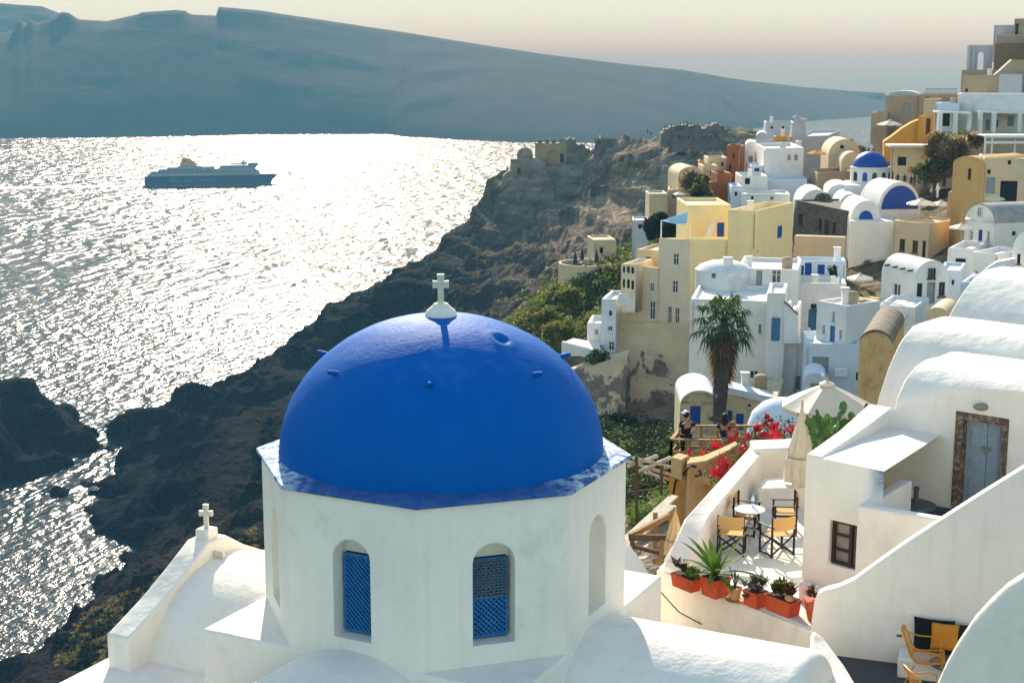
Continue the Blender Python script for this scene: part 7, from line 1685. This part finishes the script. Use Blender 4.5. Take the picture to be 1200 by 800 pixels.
# crowd: one figure copied
CG = 'distant visitors on the castle ruins'
def tiny(label, loc, rz, shirt, group): 
    o = thing('person', label, 'person', loc, rz, group); skin_mesh('body', [J['pel']]+[J[k] for k in J if k != 'pel'], [(list(['pel']+[k for k in J if k != 'pel']).index(a), list(['pel']+[k for k in J if k != 'pel']).index(b)) for a, b in JE], [JR[k] if isinstance(JR[k], tuple) else (JR[k],)*2 for k in ['pel']+[k for k in J if k != 'pel']], shirt, o, 1)
    return o
cl_ = 'distant dark figure standing on the castle ruins'
t0_ = tiny(cl_, PD(759, 157, 540), 0, BLK, CG)
for i, (x, y) in enumerate(((763, 156), (779, 150), (782, 149.5), (787, 148.5), (791, 147.8), (794, 147.5), (797, 147), (801, 146.5), (805, 146), (810, 146.5), (813, 147), (817, 147), (799, 160), (803, 161), (796, 159), (807, 160), (812, 161), (833, 160), (838, 161), (843, 163), (828, 158))): dup(t0_, PD(x, y+.8, 502 if y > 155 else (510 if x > 772 else 540))-UZ*(.5 if y < 152 else 1.0), random.uniform(0, 6))
LG = 'visitors in the village lane'; t1_ = tiny('distant person walking in the crowded lane below the ochre stair', PD(1046, 207, 203)-UZ*.9, 1., NAVY, LG)
for x, y, d in ((1052, 210, 203), (1060, 211, 202), (1068, 213, 200), (1038, 204, 206), (1012, 178, 226), (1018, 177, 227), (1024, 181, 225), (1072, 211, 201)): dup(t1_, PD(x, y, d)-UZ*.9, random.uniform(0, 6))
wk2 = tiny('distant person in white standing beside the tan kiosk', PD(1099, 223, 178)-UZ*.9, 2., WSH, None)
# ---------------------------------------------------------------- palm
pl = thing('palm_tree', 'tall fan palm with a skirt of dead fronds in front of the white house', 'palm tree', PD(842, 492, 109)); top_ = PD(848, 378, 109); bs2 = PD(842, 494, 109)
tk = MB(); n = 26; pts = []; rr = []
for i in range(n+1):
    t = i/n; p = bs2.lerp(top_, t)+Vector((.25*math.sin(t*3), 0, 0)); pts.append(p); rr.append((.40-.12*t)*(1+.07*(i % 2)) if t > .04 else .75)
tk.tube(pts, rr, 12); tk.build('trunk', flat('palm_trunk', (.09, .07, .05), .95, .45, 2.5, .9, .06), pl, smooth=180)
FRG = leafm('palm_green', (.03, .062, .013), .4, 1.2); FRD = leafm('palm_dead', (.17, .095, .04), .4, 1.2); FRS = flat('palm_shag', (.085, .075, .055), .95, .45, 3, 0)
def fan(mb, base, d, L, R, n=15, drop=.5):
    d = d.normalized(); e = base+d*L; mb.tube([base, base+d*L*.5+UZ*.05, e], [.04, .03, .02], 4)
    s = d.cross(UZ); s = s.normalized() if s.length > .05 else Vector((1, 0, 0)); up = s.cross(d)
    for i in range(n):
        a = math.radians(-115+230*i/(n-1)); dd = d*math.cos(a)+s*math.sin(a); dd = (dd+up*.12*random.uniform(-1, 1)).normalized(); l = R*(1-.18*abs(a)/2)*random.uniform(.85, 1.1)
        w = .085; q = dd.cross(up).normalized()*w; m1 = e+dd*l*.5-UZ*drop*l*.10; m2_ = e+dd*l-UZ*drop*l*.45
        mb.add([e, m1-q, m1+q, m2_, m1+up*.03], [(0, 1, 4), (0, 4, 2), (1, 3, 4), (4, 3, 2)])
g = MB(); dd_ = MB()
for k in range(32):
    a = 2*PI*k*.618; el = math.radians(76-122*(k/32)); d = Vector((math.cos(a)*math.cos(el), math.sin(a)*math.cos(el), math.sin(el)))
    fan(g, top_+UZ*.1, d, random.uniform(1.1, 2.0), random.uniform(.95, 1.4), 12, 1.+1.2*(k/32))
g.build('fronds', FRG, pl, merge=False)
for k in range(46):
    a = 2*PI*k*.618; el = math.radians(-38-48*(k/46)); d = Vector((math.cos(a)*math.cos(el), math.sin(a)*math.cos(el), math.sin(el))); fan(dd_, top_-UZ*(.2+2.6*(k/46)), d, .9, random.uniform(.9, 1.3), 11, 1.4)
dd_.build('dead_fronds', FRD, pl, merge=False)
sh = MB()
for k in range(520):
    t = random.random(); p = bs2.lerp(top_, .04+.72*t**.9); a = random.uniform(0, 2*PI); r_ = .26+.16*math.sin(PI*min(1, t*1.1)); q = p+Vector((math.cos(a)*r_, math.sin(a)*r_, 0)); L = random.uniform(.5, 1.1)
    e = q+Vector((math.cos(a)*.22, math.sin(a)*.22, -L)); s = Vector((-math.sin(a), math.cos(a), 0))*.06; sh.add([q-s, q+s, e], [(0, 1, 2)])
sh.build('dry_skirt', FRS, pl, merge=False)
# ---------------------------------------------------------------- trees, bushes and scrub
def crown_pts(c, rad, n, clumps=14):
    C = rng.normal(size=(clumps, 3)); C /= np.linalg.norm(C, axis=1)[:, None]; C *= (rng.random(clumps)**.45)[:, None]*.72; C[:, 2] = C[:, 2]*.9
    s = .22+.2*rng.random(clumps); k = rng.integers(0, clumps, n); D = rng.normal(size=(n, 3)); D /= np.linalg.norm(D, axis=1)[:, None]
    P = C[k]+D*(s[k]*(rng.random(n)**.33))[:, None]; return P*np.array(rad)+np.array(c)
def bush(name, label, cat, c, rad, n, size, mats, group=None, trunk=True, ground=None):
    c = Vector(c); o = thing(name, label, cat, (c.x, c.y, c.z-rad[2]-.6), group=group)
    for i, m_ in enumerate(mats):
        P = crown_pts(c, rad, n//len(mats)); V, Fq = leaf_quads(P, size, rng); x = np_mesh('crown' if i == 0 else 'crown_tips', V, Fq, m_, o)
        if i: x['kind'] = 'stuff'
    if trunk:
        t = MB(); b0 = Vector((c.x, c.y, c.z-rad[2]-1.2))
        t.tube([b0, c-UZ*rad[2]*.4], [.28, .14], 7)
        for k in range(5): a = 2*PI*k/5; t.tube([c-UZ*rad[2]*.5, c+Vector((math.cos(a)*rad[0]*.5, math.sin(a)*rad[1]*.5, rad[2]*.2))], [.12, .04], 5)
        t.build('trunk', DPLANK, o)
    return o
SCG = leafm('scrub_green', (.085, .125, .022), .4, 1.2); SCO = leafm('scrub_olive', (.14, .145, .035), .4, 1.2); SCD = leafm('tree_dark', (.016, .03, .010), .4, 1.2); SCB = leafm('scrub_brown', (.17, .10, .045), .4, 1.2); DRYB = leafm('bush_dry', (.32, .24, .15), .4, 1.2)
def m_at(x, y, d): return PD(x, y, d)
bush('evergreen_tree', 'dense dark evergreen tree left of the yellow upper storey', 'tree', m_at(772, 268, 190), (2.6, 2.4, 2.9), 5200, .20, [SCD])
bush('evergreen_tree', 'second dark tree touching the pale blue sail awning', 'tree', m_at(789, 272, 186), (1.9, 1.9, 2.2), 3200, .20, [SCD])
bush('evergreen_tree', 'loose grey green tree in front of the cream vaulted roof', 'tree', m_at(822, 222, 214), (1.9, 1.9, 2.6), 2600, .20, [SCD, SCO])
bush('bushy_tree', 'brownish bush left of the lower rust red house', 'bush', m_at(812, 214, 220), (2.2, 1.8, 2.1), 2200, .2, [SCB, SCO])
bush('climbing_shrub', 'huge dry brown and green bush climbing the wall below the pergola house', 'bush', m_at(1108, 178, 190), (3.8, 2., 3.2), 8000, .19, [SCB, DRYB, DRYB, SCG], trunk=True)
bush('climbing_shrub', 'dark lower part of the bush hanging toward the lane', 'bush', m_at(1096, 200, 188), (3.6, 1.8, 2.0), 5000, .19, [SCD, SCB, SCG])
bush('climbing_shrub', 'right end of the dry bush along the tan terrace wall', 'bush', m_at(1134, 164, 192), (2.4, 1.6, 1.5), 3000, .18, [DRYB, SCB, SCG])
bush('shrub', 'grey green shrub on the roof of the large white cube', 'shrub', m_at(932, 207, 232), (1.6, 1., .7), 700, .14, [SCO], trunk=False)
bush('shrub', 'dark potted shrub by the blue shutter in the white courtyard', 'shrub', m_at(977, 317, 134.5), (.55, .5, .75), 500, .09, [SCD], trunk=False)
bush('shrub', 'small green shrub beside the white cliff terrace', 'shrub', m_at(700, 418, 148), (1.5, 1.2, 1.3), 1200, .14, [SCD, SCG], trunk=False)
for k, (x, y, d, r, lb) in enumerate(((668, 350, 168, 2.4, 'olive green bush nearest the round restaurant terrace'), (640, 372, 172, 2.6, 'rounded olive bush at the left end of the scrub slope'), (655, 390, 160, 2.2, 'yellowish bush above the white cliff terrace'))): bush('shrub', lb, 'bush', m_at(x, y, d), (r, r, r*.8), 2400, .2, [SCG, SCO], trunk=False, group='bushes on the scrub slope')
# scrub carpet on the slope (uncountable)
def scrub(name, poly, dens, hgt, size, mats, per=40, seed=0):
    """leafy hummocks standing on the ground inside a pixel polygon with two depths"""
    n = len(poly); PP = [[] for _ in mats]; xs0, xs1 = min(p[0] for p in poly), max(p[0] for p in poly); ys0, ys1 = min(p[1] for p in poly), max(p[1] for p in poly)
    def inside(x, y):
        c = False; j = n-1
        for i in range(n):
            if (poly[i][1] > y) != (poly[j][1] > y) and x < (poly[j][0]-poly[i][0])*(y-poly[i][1])/(poly[j][1]-poly[i][1])+poly[i][0]: c = not c
            j = i
        return c
    k = 0; tries = 0
    while k < dens and tries < dens*20:
        tries += 1; x, y = random.uniform(xs0, xs1), random.uniform(ys0, ys1)
        if not inside(x, y): continue
        h = hit(x, y)
        if h is None: continue
        k += 1; r = hgt*random.uniform(.5, 1.5); c = np.array(h)+np.array((0, 0, r*.25)); D = rng.normal(size=(per, 3)); D /= np.linalg.norm(D, axis=1)[:, None]; D[:, 2] = np.abs(D[:, 2])*.8
        PP[random.choices(range(len(mats)), [3, 2, 1][:len(mats)])[0]].append(c+D*r*(rng.random(per)**.4)[:, None])
    for i, m_ in enumerate(mats):
        if not PP[i]: continue
        P = np.concatenate(PP[i]); V, Fq = leaf_quads(P, size, rng); o = np_mesh(name, V, Fq, m_); o['kind'] = 'stuff'
from mathutils.bvhtree import BVHTree
_bv = BVHTree.FromPolygons([tuple(p) for p in V_], [tuple(q) for q in Fq_t])
def hit(x, y):
    r = ray(x, y).normalized(); h = _bv.ray_cast(Vector((0, 0, 0)), r); return h[0]
scrub('scrub', [(600, 385), (630, 350), (668, 325), (700, 312), (735, 292), (772, 280), (775, 320), (735, 350), (722, 385), (700, 400), (660, 410), (640, 420)], 700, 1.5, .22, [SCG, SCO, SCD], 64)
scrub('scrub', [(690, 480), (720, 490), (780, 498), (800, 515), (792, 560), (740, 600), (735, 560), (700, 520)], 460, .8, .10, [SCD, SCD, SCG], 60)
scrub('scrub', [(735, 570), (785, 560), (785, 610), (738, 625)], 150, .5, .08, [SCG, LEAF], 50)
scrub('scrub', [(60, 780), (100, 720), (160, 690), (230, 650), (300, 620), (300, 700), (140, 730), (130, 790)], 700, .7, .17, [SCO, SCB], 34)
scrub('scrub', [(520, 360), (560, 300), (620, 240), (700, 300), (640, 340), (560, 400), (420, 440), (380, 430)], 130, 1.3, .3, [SCO, SCD], 22)
scrub('scrub', [(930, 285), (1000, 288), (1050, 305), (1040, 318), (960, 305), (925, 295)], 120, .35, .10, [SCO, SCB], 30)
